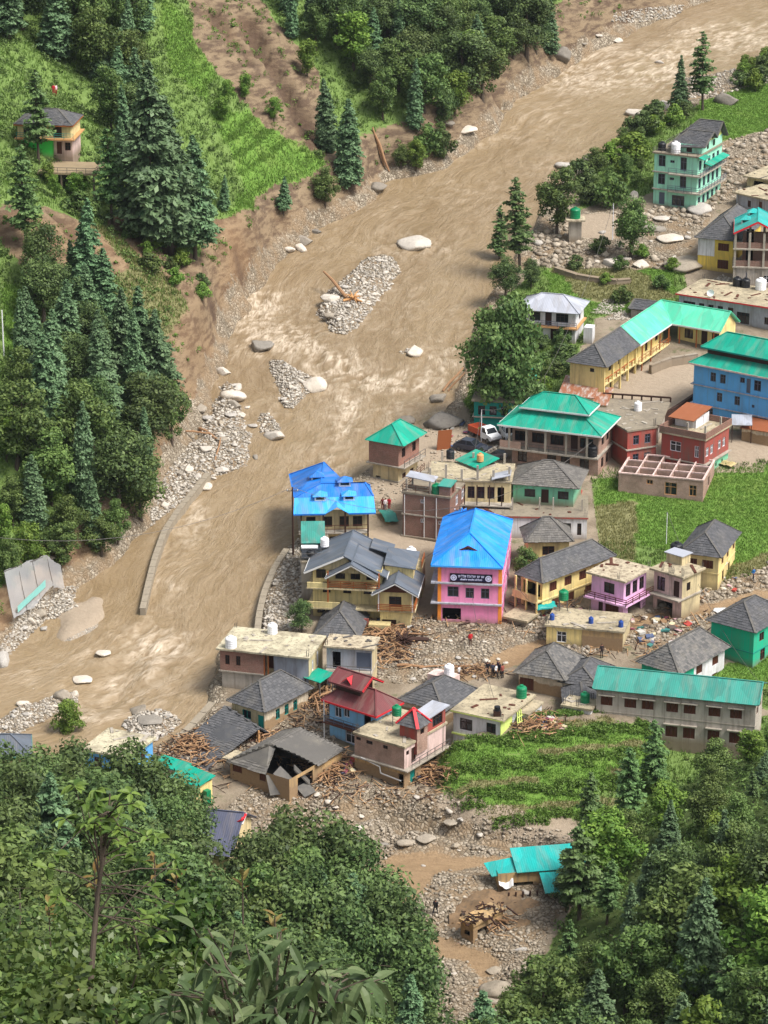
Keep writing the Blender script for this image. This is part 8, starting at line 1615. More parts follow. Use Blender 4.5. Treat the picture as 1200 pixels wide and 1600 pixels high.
# household wreckage
cols = [((168, 92, 112)), ((196, 160, 164)), ((70, 130, 126)), ((196, 194, 188)), ((84, 98, 130)), ((150, 120, 90)), ((90, 80, 74)), ((210, 196, 160)), ((176, 70, 60))]
mw = [plain('wreck_%d' % i, c, .7) for i, c in enumerate(cols)]
for i, mt in enumerate(mw):
    mb = MB()
    for (ua, va), (ub, vb), n in (((985, 965), (1075, 1010), 4), ((835, 950), (915, 965), 4), ((480, 1190), (560, 1210), 4), ((830, 1118), (880, 1140), 4), ((590, 960), (640, 985), 3), ((1080, 900), (1170, 925), 2), ((700, 655), (800, 720), 3), ((780, 768), (915, 800), 4), ((640, 1200), (690, 1220), 2)):
        for k in range(n):
            p = hit1(gg.uniform(ua, ub), gg.uniform(va, vb)); s = gg.uniform(.15, .5); a = gg.uniform(0, 6.28); e = gg.uniform(-.4, .4); ax_ = np.array([math.cos(a), math.sin(a), e * .5]); ay_ = np.array([-math.sin(a), math.cos(a), gg.uniform(-.3, .3)]); mb.obox(p + (0, 0, s * .4), ax_ * s, ay_ * s * gg.uniform(.4, .9), np.array([0, 0, 1]) * s * gg.uniform(.08, .4))
    o = mb.build('household_debris', mt); tag(o, ('pink', 'pale pink', 'teal', 'white', 'blue', 'brown', 'dark', 'tan', 'red')[i] + ' scraps of wrecked household goods strewn in the debris', 'debris', kind='stuff')
# crumpled sheet and tarpaulins
def crumple(name, label, u, v, w, h, mat, seed, lift=.5, cat='sheet'):
    g = np.random.default_rng(seed); n = 9; p = hit1(u, v); a = g.uniform(0, 3); X, Y = np.meshgrid(np.linspace(-w / 2, w / 2, n), np.linspace(-h / 2, h / 2, n), indexing='ij'); Z = lift * (fbm(X * .9 + seed, Y * .9, seed) ** 1.2) * 1.6
    V, Fq = grid_mesh('c', X * math.cos(a) - Y * math.sin(a), X * math.sin(a) + Y * math.cos(a), Z + .08); me = np_mesh(name, V, Fq); o = link(name, me, None, M[mat]); o.location = [float(c) for c in p]; md = o.modifiers.new('s', 'SOLIDIFY'); md.thickness = .03; tag(o, label, cat)
crumple('tin_sheet', 'crumpled grey tin sheet thrown beside the lilac house', 1108, 902, 3.4, 2.6, 'tin', 2, 1.6); crumple('tarpaulin', 'torn teal tarpaulin before the long yellow house', 852, 958, 2.6, 2.2, 'turq', 3, 1.2); crumple('tarpaulin', 'white tarpaulin by the sea green house', 1130, 958, 2.2, 1.4, 'whitetrim', 4, .5); crumple('tarpaulin', 'white sheet slumped on the mud choked house', 790, 1388, 1.6, 1.4, 'whitetrim', 6, 1.0); crumple('tarpaulin', 'yellow sheet lying at the corner of the green field', 1133, 727, 2.6, 1.2, 'w_yellow', 5, .4); crumple('tin_sheet', 'mossy crumpled sheet lying beside the blue roofed house', 607, 812, 3.2, 1.6, 'tealw', 7, .8)
# red panel by the car park
p = hit1(694, 702); t = MB(); t.obox((0, 0, 1.2), (.85, .25, 0), (-.02, .06, 0), (.1, 0, 1.3)); o = t.build('rusty_screen', M['rusty'], None); o.location = [float(c) for c in p]; tag(o, 'tall rusty red steel panel standing by the parked cars', 'screen')
# ---- poles and wires
def pole(u, v, vt, label, r=.09, mat='iron', cross=False, cat='pole'):
    p = hit1(u, v); h = (v - vt) / ppm(p) / math.cos(math.atan2(CAMH - p[2], p[1])); t = empty('utility_pole', p); MB().tube([(0, 0, -.5), (0, 0, h)], [r, r * .7], 8).build('shaft', M[mat], t)
    if cross: MB().box(-.7, .7, -.04, .04, h - .5, h - .42).build('crossarm', M['iron'], t); [MB().lathe([(.05, h - .42), (.07, h - .3), (.01, h - .22)], 8, (x, 0)).build('insulator', M['whitef'], t) for x in (-.6, 0, .6)]
    tag(t, label, cat); return np.array([p[0], p[1], p[2] + h])
w1 = pole(6, 556, 485, 'pale pole in the grass patch at the edge of the dense stand', .1, 'whitef'); w2 = pole(957, 375, 318, 'thin pole beside the water tank pillar', .07, 'whitef'); w3 = pole(458, 868, 762, 'tall dark steel post at the river corner of the blue roofed house', .12, 'woodd', True); w4 = pole(752, 690, 640, 'thin white pole by the parked pickup', .06, 'whitef'); w5 = pole(1041, 850, 800, 'thin lamp pole in the green field', .05, 'whitef'); w6 = pole(850, 655, 588, 'thin lamp pole beside the bright teal shelter', .06, 'iron'); w7 = pole(718, 872, 792, 'dark utility pole between the brick block and the azure roof', .1, 'woodd', True)
def wire(a, b, label, sag=1.5):
    cu = [np.array(a) * (1 - t) + np.array(b) * t - (0, 0, sag * 4 * t * (1 - t)) for t in np.linspace(0, 1, 12)]; o = MB().tube(cu, .025, 4).build('wire', M['iron']); tag(o, label, 'wire', 'overhead wires')
wire(w3, w7, 'wire from the river post to the pole by the azure roof'); wire(w7, w4, 'wire from the pole by the azure roof to the parked pickup'); wire(w4, w6, 'wire from the parked pickup to the lamp pole by the teal shelter'); wire(w6, w2, 'wire from the teal shelter to the pole by the tank pillar', 2); wire(w7, tt.world(tt.x1, tt.y0, 5.5), 'wire from the pole by the azure roof to the two tier teal house'); wire(w7, gh.world(gh.x1, gh.y1, 5), 'wire from the pole by the azure roof to the charcoal gables'); wire(w7, lh.world(0, 0, 5.6), 'wire from the pole by the azure roof to the lime cornered house', 2.5); wire(w5, gs.world(gs.x1, gs.y1, 5), 'wire from the field lamp pole to the long grey school', 2); wire(w3, P(-40, 835, 12), 'wire spanning the river from the post by the blue roof', 3); wire(w7, gs.world(gs.x0, gs.y1, 5), 'wire from the pole by the azure roof to the long grey school', 2)
# ---- water tank pillar by the river
t = empty('tank_pillar', hit1(898, 375)); tag(t, 'square concrete pillar with a rust stained slab by the washed slope', 'pillar'); MB().box(-.9, .9, -.9, .9, -1, 3.0).build('shaft', M['conc'], t); MB().box(-1.4, 1.4, -1.3, 1.3, 3.0, 3.25).build('slab', M['rustbr'], t); water_tank(np.array(t.location) + (0, 0, 3.25), 'green water tank on the lone concrete pillar', M['tk_green'], .75, 1.6)
# ---- torn net house
M['net'] = (lambda m: (m.done((0.55, 0.56, 0.58), 0.7, 0.2), m)[1])(NT('white_net')); nt = M['net']; tr = nt.add('ShaderNodeBsdfTransparent'); mx = nt.add('ShaderNodeMixShader'); mx.inputs[0].default_value = .42; nt.l.new(tr.outputs[0], mx.inputs[1]); nt.l.new(nt.b.outputs[0], mx.inputs[2]); nt.l.new(mx.outputs[0], nt.out.inputs[0]); M['net'] = nt.m
t = empty('net_house', hit1(52, 950)); tag(t, 'torn white net house leaning on its bent frame by the river', 'net house'); o0 = np.array(t.location)
ridA, ridB = PA(6, 893, o0[2] + 5.2) - o0, PA(73, 868, o0[2] + 5.6) - o0; lowA, lowB = PA(22, 972, o0[2] + .3) - o0, PA(84, 918, o0[2] + 1.6) - o0
def netsheet(c4, nm, sd, amp=.25):
    n, m_ = 16, 12; a, b1, c, d = (np.array(q) for q in c4); S_, T_ = np.meshgrid(np.linspace(0, 1, n), np.linspace(0, 1, m_), indexing='ij'); Q = a * ((1 - S_) * (1 - T_))[..., None] + b1 * (S_ * (1 - T_))[..., None] + c * (S_ * T_)[..., None] + d * ((1 - S_) * T_)[..., None]
    Q[..., 2] += amp * (fbm(S_ * 4 + sd, T_ * 3, sd) - .5) * 2; Q[..., 1] += amp * (fbm(S_ * 6, T_ * 3 + sd, sd + 1) - .5); V, Fq = grid_mesh('n', Q[..., 0], Q[..., 1], Q[..., 2]); return link(nm, np_mesh(nm, V, Fq, smooth=True), t, M['net'])
netsheet((ridA, ridB, lowB, lowA), 'net', 2, .55); netsheet((ridB, ridB + (1.2, 3.0, -2.5), lowB + (1.0, 2.5, -1.2), lowB), 'side_net', 3); netsheet((ridA, ridB, ridB + (.6, 3.4, -1.6), ridA + (.6, 3.4, -1.6)), 'top_net', 5)
mb = MB()
for f in (0, .33, .66, 1): a, b_ = ridA + (ridB - ridA) * f, lowA + (lowB - lowA) * f; mb.tube([b_ - (0, 0, 1.2), b_, (a + b_) / 2 + (0, -.05, .0), a, a + (.6, 3.4, -1.6)], .028, 6)
mb.tube([ridA, ridB], .05, 6); mb.build('frame', M['iron'], t); netsheet((lowA + (lowB - lowA) * .1 + (0, -.05, .7), lowA + (lowB - lowA) * .8 + (0, -.05, .9), lowA + (lowB - lowA) * .8 + (0, .1, 1.7), lowA + (lowB - lowA) * .1 + (0, .1, 1.5)), 'teal_strip', 7, .1).data.materials[0] = plain('faded_teal_net', (130, 190, 184), .8)

# ---- vehicles
def car(label, u, v, rz, body, kind='car', cat='car'):
    t = empty('parked_' + ('pickup' if kind == 'pickup' else 'van' if kind == 'van' else 'car'), hit1(u, v) + (0, 0, .02), rz); tag(t, label, cat, 'parked vehicles')
    Wd = .86
    def loft(prof_lo, prof_hi, w0, w1): # side profile polygon extruded with tumblehome
        mb = MB(); n = len(prof_lo); L_ = [(x, -w0 if i_ in prof_hi else -w1, z) for i_, (x, z) in enumerate(prof_lo)]; R_ = [(x, -y, z) for x, y, z in L_]
        mb.poly(L_); mb.poly(R_[::-1])
        for i_ in range(n): j = (i_ + 1) % n; mb.poly([L_[j], L_[i_], R_[i_], R_[j]])
        return mb
    if kind == 'car':
        bodyp = [(-1.95, .32), (1.9, .32), (2.02, .5), (1.98, .72), (1.0, .9), (-1.3, .95), (-1.95, .88), (-2.02, .6)]; loft(bodyp, (), .86, Wd).build('body', M[body], t)
        cab = [(1.0, .88), (.35, 1.38), (-.95, 1.42), (-1.75, .93)]; loft(cab, (1, 2), .66, .80).build('windows', M['glass'], t); loft([(.36, 1.36), (.30, 1.44), (-.92, 1.48), (-.97, 1.40)], (0, 1, 2, 3), .67, .67).build('roof', M[body], t)
        q = MB(); [q.beam((x0, s * y0, z0), (x1, s * y1, z1), .07) for s in (-1, 1) for x0, y0, z0, x1, y1, z1 in ((1.0, .8, .9, .35, .67, 1.4), (-1.72, .8, .95, -.95, .67, 1.43), (-.25, .82, .9, -.3, .68, 1.42))]; q.build('pillar', M[body], t); wb = (1.25, -1.25); fx_ = 1.99; fz = .62
    elif kind == 'van':
        loft([(-1.9, .35), (1.6, .35), (1.75, .6), (1.7, .95), (1.15, 1.15), (-1.9, 1.2)], (), .8, .8).build('body', M[body], t); loft([(1.15, 1.13), (.75, 1.78), (-1.85, 1.82), (-1.88, 1.18)], (1, 2), .7, .78).build('windows', M['glass'], t); loft([(.78, 1.74), (.72, 1.86), (-1.85, 1.9), (-1.88, 1.8)], (0, 1, 2, 3), .72, .72).build('roof', M[body], t); q = MB(); [q.beam((x0, s * .79, 1.16), (x1, s * .71, 1.78), .1) for s in (-1, 1) for x0, x1 in ((1.12, .74), (.1, .05), (-.9, -.9), (-1.84, -1.82))]; q.build('pillar', M[body], t); wb = (1.1, -1.25); fx_ = 1.72; fz = .78
    else:
        loft([(.1, .4), (2.2, .4), (2.35, .6), (2.28, .92), (1.45, 1.12), (.1, 1.15)], (), .84, .84).build('body', M[body], t); loft([(1.45, 1.1), (.95, 1.72), (.15, 1.75), (.12, 1.12)], (1, 2), .7, .8).build('windows', M['glass'], t); loft([(.98, 1.69), (.9, 1.8), (.1, 1.82), (.12, 1.73)], (0, 1, 2, 3), .72, .72).build('roof', M[body], t); q = MB(); [q.beam((x0, s * .81, 1.12), (x1, s * .71, 1.73), .1) for s in (-1, 1) for x0, x1 in ((1.42, .94), (.16, .16))]; q.build('pillar', M[body], t)
        bd_ = MB(); bd_.box(-2.4, .02, -.88, .88, .62, .74); 
        for q_ in ((-2.4, .02, -.9, -.84, .74, 1.42), (-2.4, .02, .84, .9, .74, 1.42), (-2.44, -2.38, -.84, .84, .74, 1.42), (-.02, .05, -.84, .84, .74, 1.55)): bd_.box(*q_)
        for x in np.linspace(-2.3, -.1, 7): bd_.box(x - .03, x + .03, -.94, -.9, .7, 1.44); bd_.box(x - .03, x + .03, .9, .94, .7, 1.44)
        bd_.build('cargo_bed', M['w_redw'] if False else M['orangebed'], t); cg = link('cargo', KINDS['bush2'][1][1], t); cg.location = (-1.0, 0, .7); cg.scale = (.35, .35, .25); wb = (1.55, -1.55); fx_ = 2.31; fz = .75
    for x in wb:
        for s in (-1, 1):
            wv = MB(); [wv.tube([(x, s * .68, .32), (x, s * .86, .32)], .33, 14)]; w_ = wv.build('wheel', M['tk_black'], t); MB().tube([(x, s * .80, .32), (x, s * .875, .32)], .19, 12).build('rim', M['iron'], w_)
    for s in (-1, 1): MB().obox((fx_ - .02, s * .62, fz), (.05, 0, 0), (0, .15, 0), (0, 0, .08)).build('headlight', M['whitef'], t)
    MB().box(fx_ - .06, fx_ + .08, -.8, .8, .36, .5).build('bumper', M['iron'], t); return t
def paint(name, rgb): m = NT(name); m.b.inputs['Coat Weight'].default_value = .4; return m.done(srgb(*rgb), .35, .5)
M['carnavy'] = paint('navy_paint', (40, 48, 66)); M['cargrey'] = paint('grey_paint', (96, 98, 112)); M['carwhite'] = paint('white_paint', (232, 234, 238)); M['orangebed'] = plain('orange_bed', (196, 92, 60), .5)
car('white pickup with slatted orange bed carrying greens', 758, 686, -.95, 'carwhite', 'pickup', 'pickup'); car('dark navy saloon car parked beside the pickup', 735, 704, -.45, 'carnavy'); car('grey hatchback car parked in front of the navy saloon', 766, 717, .25, 'cargrey'); car('white van with a blue screen parked under the two tier teal eave', 795, 686, -1.35, 'carwhite', 'van', 'van')
# ---- people: one skinned body each
def person_mesh(name, walk=0.0, arm=0.0):
    me = bpy.data.meshes.new(name); 
    v = [(0, 0, .95), (0, 0, 1.12), (0, 0, 1.36), (0, 0, 1.50), (0, .01, 1.60), (0, .02, 1.70),
         (-.17, 0, 1.40), (-.24, -.02 + arm * .2, 1.14), (-.25, -.10 - arm * .3, .92), (.17, 0, 1.40), (.24, -.02 - arm * .1, 1.14), (.25, -.10 + walk * .2, .92),
         (-.09, 0, .88), (-.10, -walk * .22, .48), (-.10, -walk * .28 + .04, .07), (-.10, -walk * .28 - .10, .04), (.09, 0, .88), (.10, walk * .20, .49), (.10, walk * .34, .09), (.10, walk * .34 - .12, .04)]
    e = [(0, 1), (1, 2), (2, 3), (3, 4), (4, 5), (2, 6), (6, 7), (7, 8), (2, 9), (9, 10), (10, 11), (0, 12), (12, 13), (13, 14), (14, 15), (0, 16), (16, 17), (17, 18), (18, 19)]
    rad = [.15, .14, .16, .06, .10, .07, .075, .05, .04, .075, .05, .04, .09, .065, .05, .04, .09, .065, .05, .04]
    me.from_pydata(v, e, []); o = bpy.data.objects.new(name, me); COL.objects.link(o); md = o.modifiers.new('skin', 'SKIN'); o.modifiers.new('sub', 'SUBSURF').levels = 1
    for i, s_ in enumerate(me.skin_vertices[0].data): s_.radius = (rad[i], rad[i] * .8 if i < 3 else rad[i]); s_.use_root = (i == 0)
    dg = bpy.context.evaluated_depsgraph_get(); ev = o.evaluated_get(dg); out = bpy.data.meshes.new_from_object(ev); bpy.data.objects.remove(o); out.name = name
    out.polygons.foreach_set('use_smooth', [True] * len(out.polygons)); return out
PM = [person_mesh('person_body', 0, 0), person_mesh('person_body', 1, .6), person_mesh('person_body', .4, 1)]
M['skin'] = plain('skin', (156, 108, 84), .6); M['hair'] = plain('black_hair', (26, 22, 22), .6)
def cloth(c): 
    k = 'cl_%d_%d_%d' % c
    if k not in M: M[k] = plain(k, c, .85, .15)
    return M[k]
def person(u, v, shirt, trouser, label, pose=0, rz=0.0, p=None, group='people'):
    me = PM[pose].copy(); [me.materials.append(x) for x in (cloth(shirt), cloth(trouser), M['skin'], M['hair'])]
    for f in me.polygons:
        c = f.center; f.material_index = 1 if c.z < .93 else (2 if c.z > 1.47 or (abs(c.x) > .19 and c.z < 1.06) else 0)
        if c.z > 1.62 or (c.z > 1.56 and c.y > .05): f.material_index = 3
    o = link('person', me); o.location = [float(c) for c in (hit1(u, v) if p is None else p)]; o.rotation_euler = (0, 0, rz); tag(o, label, 'person', group)
person(735, 1010, (190, 40, 46), (90, 70, 62), 'person in a red top standing alone on the rubble street', 0, .4); person(717, 1062, (214, 214, 214), (70, 66, 70), 'person in a white shirt standing at the corner of the wide slate roof', 0, 1)
person(762, 1056, (34, 34, 40), (40, 40, 44), 'person in black standing a step apart from the onlookers', 1, .7)
for k, (du, dv, c, l) in enumerate(((770, 1058, (70, 74, 92), 'person in slate blue among the onlookers by the mossy slate roof'), (775, 1060, (236, 236, 240), 'person in a white shirt among the onlookers by the mossy slate roof'), (780, 1057, (44, 46, 60), 'person in a dark jacket among the onlookers by the mossy slate roof'), (785, 1060, (160, 90, 80), 'person in dull red among the onlookers by the mossy slate roof'), (778, 1054, (80, 60, 90), 'person in purple behind the onlookers by the mossy slate roof'))): person(du, dv, c, (50, 46, 50), l, k % 3, k * 1.3, group='onlookers')
person(680, 1430, (44, 46, 58), (36, 36, 44), 'person in dark clothes carrying a pack over the rubble plain', 1, 2.6); person(638, 1418, (60, 70, 100), (50, 50, 60), 'person in blue bent over beside the oaks at the rubble plain', 2, 2.2)
bp = hit1(680, 1430); o = MB().obox((0, 0, 0), (.16, 0, 0), (0, .1, 0), (0, 0, .24)).build('backpack', M['tk_black']); o.location = [float(c) for c in bp + (.09, -.15, 1.22)]; o.rotation_euler = (0, 0, 2.6); tag(o, 'black backpack on the back of the person crossing the rubble plain', 'backpack')
person(598, 798, (120, 60, 64), (150, 60, 70), 'person in maroon standing on the path behind the blue roof', 0, 0, group='people on the path'); person(602, 799, (226, 214, 220), (120, 110, 120), 'person in white standing on the path behind the blue roof', 0, .6, group='people on the path'); person(608, 798, (198, 36, 56), (180, 40, 60), 'person in a long red dress standing on the path behind the blue roof', 0, -.4, group='people on the path')
person(1177, 908, (50, 110, 170), (60, 60, 70), 'person in blue crouched in the rubble by the field house', 2, 1.1); person(940, 1028, (60, 50, 52), (50, 44, 44), 'person in brown standing in the wreckage behind the slate wing', 0, .3); person(1152, 1110, (190, 60, 60), (60, 60, 70), 'person', 0, 0) if False else None
for k, (x, c, l) in enumerate(((-.3, (200, 40, 60), 'person in red on the roof ledge of the hillside house'), (.4, (230, 200, 210), 'person in pale pink on the roof ledge of the hillside house'))): person(0, 0, c, (190, 50, 60), l, 0, k, p=hit1(84 + 4 * k, 150), group='people above the hillside house')
# ================================================================== ground plants and the foreground
def blades(name, label, pts, n_per, h, spread, mat, seed, cat='grass', lean=.35, width=.05):
    g = np.random.default_rng(seed); n = len(pts) * n_per; b = np.repeat(pts, n_per, 0) + np.concatenate([g.normal(size=(n, 2)) * spread, np.zeros((n, 1))], 1)
    a = g.uniform(0, 6.28, n); hh = h * g.uniform(.5, 1.3, n); d = np.stack([np.cos(a), np.sin(a), 0 * a], -1); tip = b + d * (hh * lean * g.uniform(.3, 1.6, n))[:, None]; tip[:, 2] += hh; sd = np.stack([-d[:, 1], d[:, 0], 0 * a], -1) * (width * g.uniform(.7, 1.4, n))[:, None]
    b[:, 2] -= .05; V = np.stack([b - sd, b + sd, tip], 1).reshape(-1, 3); me = np_mesh(name, V, np.arange(n * 3).reshape(n, 3), np.clip(g.normal(.5, .25, n), 0, 1)); o = link(name, me, None, mat); tag(o, label, cat, kind='stuff')
FR = (UU > -30) & (UU < 1230) & (VV > -30) & (VV < 1640)
def cells(msk, n, seed):
    g = np.random.default_rng(seed); i, j = np.where(msk & FR); k = g.integers(0, len(i), n); x = GX[i[k], j[k]] + g.uniform(-.5, .5, n) * GR; y = GY[i[k], j[k]] + g.uniform(-.5, .5, n) * GR; return np.stack([x, y, gz(x, y)], -1)
M_GRASSB = leaf_mat('bright_grass', (0.08, 0.165, 0.022), (0.195, 0.315, 0.065), .3, hue=0); M_GRASSD = leaf_mat('dry_grass', (0.14, 0.15, 0.05), (0.32, 0.30, 0.13), .3, hue=0); M_WEED = leaf_mat('weeds', (0.065, 0.13, 0.02), (0.17, 0.27, 0.055), .3, hue=0)
br = (c1[..., 3] > .5) & (c1[..., 0] < .4) & (c1[..., 1] < .4) & (c2[..., 1] < .5)
blades('grass', 'bright green grass of the fields and terraces', cells(br, 46000, 1), 3, .2, .14, M_GRASSB, 1)
blades('grass', 'dry yellow grass of the fallow patches', cells((c2[..., 1] > .5) & (c1[..., 0] < .5) & (c1[..., 1] < .5), 9000, 2), 3, .3, .14, M_GRASSD, 2)
hillg = (DH > 2) & (c1[..., 0] < .35) & (VV < 1000)
blades('grass', 'rough grass of the far hillside', cells(hillg, 20000, 3), 3, .5, .2, M_WEED, 3, width=.07)
weedy = (c2[..., 2] < .4) & (SN < 0) & (DH < 0) & (c1[..., 1] < .4) & (c1[..., 3] < .5) & (DR > 1)
blades('weeds', 'weeds of the gardens and field edges', cells(weedy, 9000, 4), 3, .45, .2, M_WEED, 4)
def shrubs(name, label, pts, size, leaf, nl, mat, seed, flat=.7):
    g = np.random.default_rng(seed); n = len(pts); s = size * g.uniform(.5, 1.5, n); c = np.repeat(pts, nl, 0); ss = np.repeat(s, nl); d = nrm(g.normal(size=(n * nl, 3)) + (0, 0, .4)); r = g.uniform(.45, 1.05, n * nl); c = c + d * (ss * r)[:, None] * (1, 1, flat); c[:, 2] += ss * flat * .5
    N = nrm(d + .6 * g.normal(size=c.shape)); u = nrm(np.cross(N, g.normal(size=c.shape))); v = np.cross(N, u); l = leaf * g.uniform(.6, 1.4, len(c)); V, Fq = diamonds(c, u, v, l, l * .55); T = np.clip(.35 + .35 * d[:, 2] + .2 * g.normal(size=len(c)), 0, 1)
    o = link(name, np_mesh(name, V, Fq, T), None, mat); tag(o, label, 'undergrowth', kind='stuff')
shrubs('undergrowth', 'low leafy scrub covering the far hillside', cells((DH > 5) & (c1[..., 0] < .4) & (c1[..., 3] < .5) & (VV < 1000), 2600, 5), .75, .17, 34, M_LAUREL, 5)
shrubs('undergrowth', 'sparse scrub on the slide scars', cells((DH > 2) & (c1[..., 0] > .5), 380, 6), .55, .15, 26, M_WEED, 6)
shrubs('undergrowth', 'lush bean plants on the terrace banks', cells(BANK, 1900, 7), .34, .11, 22, M_WEED, 7)
shrubs('undergrowth', 'scrub on the slopes below the camera', cells((SN > 0) & (SN < 120), 1900, 8), .9, .16, 30, M_LAUREL, 8)
shrubs('undergrowth', 'weedy clumps between the houses and gardens', cells(weedy, 420, 9), .55, .13, 26, M_LAUREL, 9)
shrubs('undergrowth', 'crop plants of the green field', cells(br & (DH < 0), 500, 10), .2, .1, 14, M_GRASSB, 10)
# ---- leaf shapes for the near plants
def leaf_mesh(name, wid, curl, fold, mats):
    mb = MB(); n = 5; rows = []
    for i in range(n + 1):
        t = i / n; w = wid * (math.sin(math.pi * min(1, t * .93 + .05)) ** .8) * (1.15 - .45 * t); z = -curl * t * t
        rows.append([(t, -w, z + fold * w), (t, 0, z), (t, w, z + fold * w)])
    for i in range(n):
        for k in range(2): mb.poly([rows[i][k], rows[i + 1][k], rows[i + 1][k + 1], rows[i][k + 1]])
    me = mb.mesh(name); me.polygons.foreach_set('use_smooth', [True] * len(me.polygons)); me.materials.append(mats); return me
def near_leaf(name, a, b, spec=.45):
    m = NT(name); r = m.add('ShaderNodeObjectInfo').outputs['Random']; g_ = m.add('ShaderNodeNewGeometry').outputs['Backfacing']; n = m.noise(m.coord(), 6, 3)
    col = m.mix(r, a, b); col = m.mix(m.math('MULTIPLY', g_, .5), col, (0.20, 0.22, 0.12)); col = m.mix(m.math('MULTIPLY', n, .3), col, m.hsv(a, .5, 1, .6)); return m.done_leaf(col, .25, .5, .28)
ML1 = near_leaf('magnolia_leaf', (0.055, 0.11, 0.018), (0.19, 0.28, 0.055)); ML2 = near_leaf('droop_leaf', (0.075, 0.12, 0.045), (0.20, 0.25, 0.115)); ML3 = near_leaf('young_orange_leaf', (0.20, 0.115, 0.035), (0.24, 0.20, 0.06)); ML4 = near_leaf('shrub_leaf', (0.045, 0.095, 0.020), (0.14, 0.22, 0.05))
def cpt(u, v, d): return rays(u, v) * d + np.array([0, 0, CAMH])
LEAFA = [leaf_mesh('leaf', .28, .25 + .1 * i, .35, ML1) for i in range(3)]; LEAFB = [leaf_mesh('leaf', .17, .35 + .15 * i, .3, ML2) for i in range(3)]; LEAFC = [leaf_mesh('leaf', .2, .2, .3, ML3)]
def put_leaf(parent, o0, p, d, L, mesh, roll, gg_):
    o = link('leaf', mesh, parent); o.location = [float(c) for c in np.array(p) - o0]; q = Vector([float(c) for c in d]).to_track_quat('X', 'Z'); o.rotation_mode = 'QUATERNION'; from_roll = Matrix.Rotation(roll, 4, 'X').to_quaternion(); o.rotation_quaternion = q @ from_roll; o.scale = (L, L, L)
gg = random.Random(21); gn = np.random.default_rng(21)
# sapling with whorled leaves
D = 26.0; foot = cpt(118, 1700, D); foot[2] = float(gz(foot[0], foot[1])) ; t = empty('magnolia_sapling', foot); tag(t, 'slender sapling with glossy leaf whorls standing above the near shrubs', 'sapling'); o0 = foot
path = [foot, cpt(125, 1700, D), cpt(138, 1590, D), cpt(146, 1470, D), cpt(155, 1380, D), cpt(166, 1300, D), cpt(172, 1240, D)]; mb = MB(); mb.tube([p - o0 for p in path], [.045, .032, .028, .025, .02, .013, .006], 8)
tips = []
for k in range(46):
    if k < 32: u, v = 172 + gg.gauss(0, 34), 1285 + gg.gauss(0, 30); st = path[4] + (path[6] - path[4]) * gg.uniform(0, .8)
    else: u, v = gg.choice((255, 270, 100, 215, 235, 90)) + gg.gauss(0, 12), gg.uniform(1330, 1470); st = path[3] + (path[5] - path[3]) * gg.uniform(0, .8)
    e = cpt(u, v, D + gg.gauss(0, .35)); mb.tube([st - o0, (st + e) / 2 - o0 + (0, 0, .04), e - o0], [.008, .006, .004], 5); tips.append(e)
mb.build('stem', M_BARK, t)
for e in tips:
    for k in range(6):
        a = gg.uniform(0, 6.28); el = gg.uniform(-.35, .6); d = (math.cos(a) * math.cos(el), math.sin(a) * math.cos(el), math.sin(el)); put_leaf(t, o0, e + np.array(d) * .01, d, gg.uniform(.08, .135), LEAFA[k % 3], gg.uniform(-.5, .5), gg)
# drooping big leaved shrub
D = 17.5; foot = cpt(430, 1760, D); foot[2] = float(gz(foot[0], foot[1])); t = empty('drooping_shrub', foot); tag(t, 'drooping shrub with long grey green leaves nearest below the viewpoint', 'shrub'); o0 = foot; mb = MB(); spots = []
for k in range(54):
    u1, v1 = gg.uniform(235, 610), gg.uniform(1440, 1600); 
    if u1 > 470: v1 = max(v1, 1500 + (u1 - 470) * .25)
    if u1 < 300: v1 = max(v1, 1590 - (u1 - 235) * 1.2)
    dd = D + gg.uniform(-1.6, 1.6); e = cpt(u1, v1, dd); st = cpt(425 + (u1 - 425) * .35, 1690, D + (dd - D) * .4); mid = (st + e) / 2 + np.array([0, 0, .25]); 
    pts = [foot, st, mid, e]; mb.tube([p - o0 for p in pts], [.02, .011, .007, .004], 6)
    for j in range(15):
        f = .15 + .85 * j / 14; p = (st * (1 - f) ** 2 + 2 * mid * f * (1 - f) + e * f * f); spots.append((p, f))
mb.build('stem', M_BARK, t); gg.shuffle(spots); VL, FL, n0 = [], [], 0
lv = np.array([v.co[:] for v in LEAFB[1].vertices]); lf = np.array([list(p.vertices) for p in LEAFB[1].polygons])
for i, (p, f) in enumerate(spots):
    a = gg.uniform(0, 6.28); el = gg.uniform(-1.1, -.1) if gg.random() < .75 else gg.uniform(-.1, .6); d = (math.cos(a) * math.cos(el), math.sin(a) * math.cos(el), math.sin(el)); L = gg.uniform(.12, .22)
    if i < 290: put_leaf(t, o0, p, d, L, LEAFB[i % 3], gg.uniform(-.6, .6), gg)
    else:
        R3 = np.array((Vector(d).to_track_quat('X', 'Z') @ Matrix.Rotation(gg.uniform(-.6, .6), 4, 'X').to_quaternion()).to_matrix()); VL.append(lv @ R3.T * L + (p - o0)); FL.append(lf + n0); n0 += len(lv)
me = np_mesh('leaves', np.concatenate(VL), np.concatenate(FL), smooth=True); o = link('leaves', me, t, ML2); tag(o, kind='stuff')
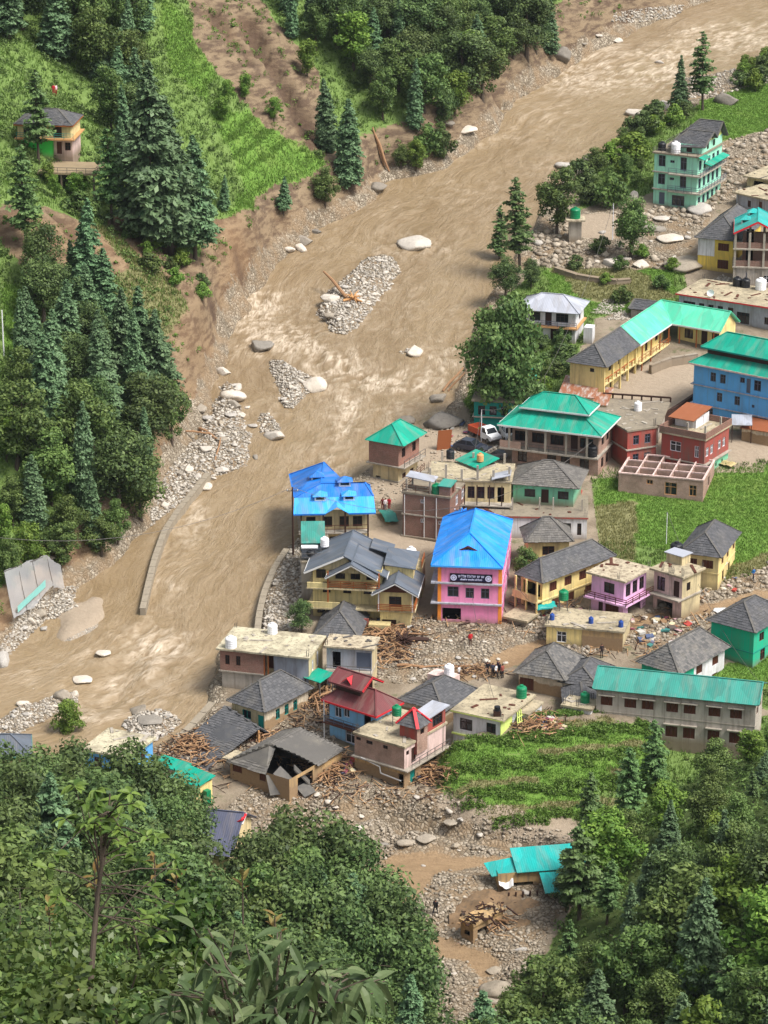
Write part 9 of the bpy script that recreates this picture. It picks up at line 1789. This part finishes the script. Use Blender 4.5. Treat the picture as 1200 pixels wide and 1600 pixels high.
# leafy near shrubs with small leaves and orange tips
def near_shrub(u, v, D, Rr, H, label, seed, orange=0, mat=None, leaf=.042):
    top = cpt(u, v, D); x, y = top[0], top[1]; z = float(gz(x, y)); hgt = max(top[2] - z, H); t = empty('leafy_shrub', (x, y, z)); tag(t, label, 'shrub', 'leafy shrubs below the viewpoint')
    mb = MB(); gq = random.Random(seed)
    for k in range(7): a = gq.uniform(0, 6.28); mb.tube([(0, 0, -.3), (math.cos(a) * Rr * .3, math.sin(a) * Rr * .3, hgt * .55), (math.cos(a) * Rr * .7, math.sin(a) * Rr * .7, hgt * .9)], [.04, .025, .008], 5)
    mb.build('stem', M_BARK, t); V, Fq, T = crown_broad(seed, hgt, Rr, max(0, hgt - H), 46, 300, leaf, .9, droop=.3); me = np_mesh('crown', V, Fq, T); link('crown', me, t, mat or M_NEAR)
    for k in range(orange):
        a = gq.uniform(0, 6.28); r = Rr * gq.uniform(.2, .9); p = np.array([math.cos(a) * r, math.sin(a) * r, hgt * 1.0 + gq.uniform(-.35, .15)]); q = MB(); q.tube([p - (0, 0, .5), p + (0, 0, .12)], [.012, .006], 5); sh = q.build('shoot', M_BARK, t)
        for j in range(8): aa = gq.uniform(0, 6.28); el = gq.uniform(.1, 1.1); put_leaf(sh, np.zeros(3), p + (0, 0, .12 - .035 * j), (math.cos(aa) * math.cos(el), math.sin(aa) * math.cos(el), math.sin(el)), gq.uniform(.1, .17), LEAFC[0], 0, gq)
M_NEAR = leaf_mat('near_shrub_leaves', (0.038, 0.078, 0.016), (0.14, 0.205, 0.05), .25, .4, rough=.4)
for q in ((15, 1395, 34, 1.5, 3.5, 'shrub with small glossy leaves at the side of the slender sapling', 400, 1), (75, 1440, 30, 1.3, 3.2, 'dense small leaved shrub at the foot of the slender sapling', 401, 1), (215, 1455, 30, 1.3, 3.0, 'dense small leaved shrub between the sapling and the drooping shrub', 402, 1), (285, 1385, 33, .8, 2.6, 'upright shrub with orange young shoots beside the sapling', 403, 3), (330, 1480, 26, .8, 2.2, 'shrub with a few orange shoots behind the drooping leaves', 404, 1), (150, 1520, 24, 1.2, 2.6, 'shrub filling the space below the sapling crown', 405, 0), (20, 1530, 24, 1.2, 2.6, 'shrub in the lower corner beyond the sapling', 406, 0), (255, 1555, 22, .9, 2.0, 'low shrub under the drooping leaves', 407, 0)): near_shrub(*q[:5], q[5], q[6], q[7])

# ================================================================== the air
bx = MB(); bx.box(-400, 400, -60, 900, -120, 420); hz = bx.build('haze', None); tag(hz, 'thin pale monsoon haze filling the valley', 'haze', kind='stuff')
hm = bpy.data.materials.new('haze_air'); hm.use_nodes = True; hn = hm.node_tree.nodes; hn.remove(hn['Principled BSDF']); pv = hn.new('ShaderNodeVolumePrincipled'); pv.inputs['Color'].default_value = (.80, .88, 1.0, 1); pv.inputs['Density'].default_value = .00004; pv.inputs['Anisotropy'].default_value = .2
hm.node_tree.links.new(pv.outputs[0], hn['Material Output'].inputs['Volume']); hz.data.materials.append(hm); hz.display_type = 'WIRE'
SC.cycles.volume_bounces = 0
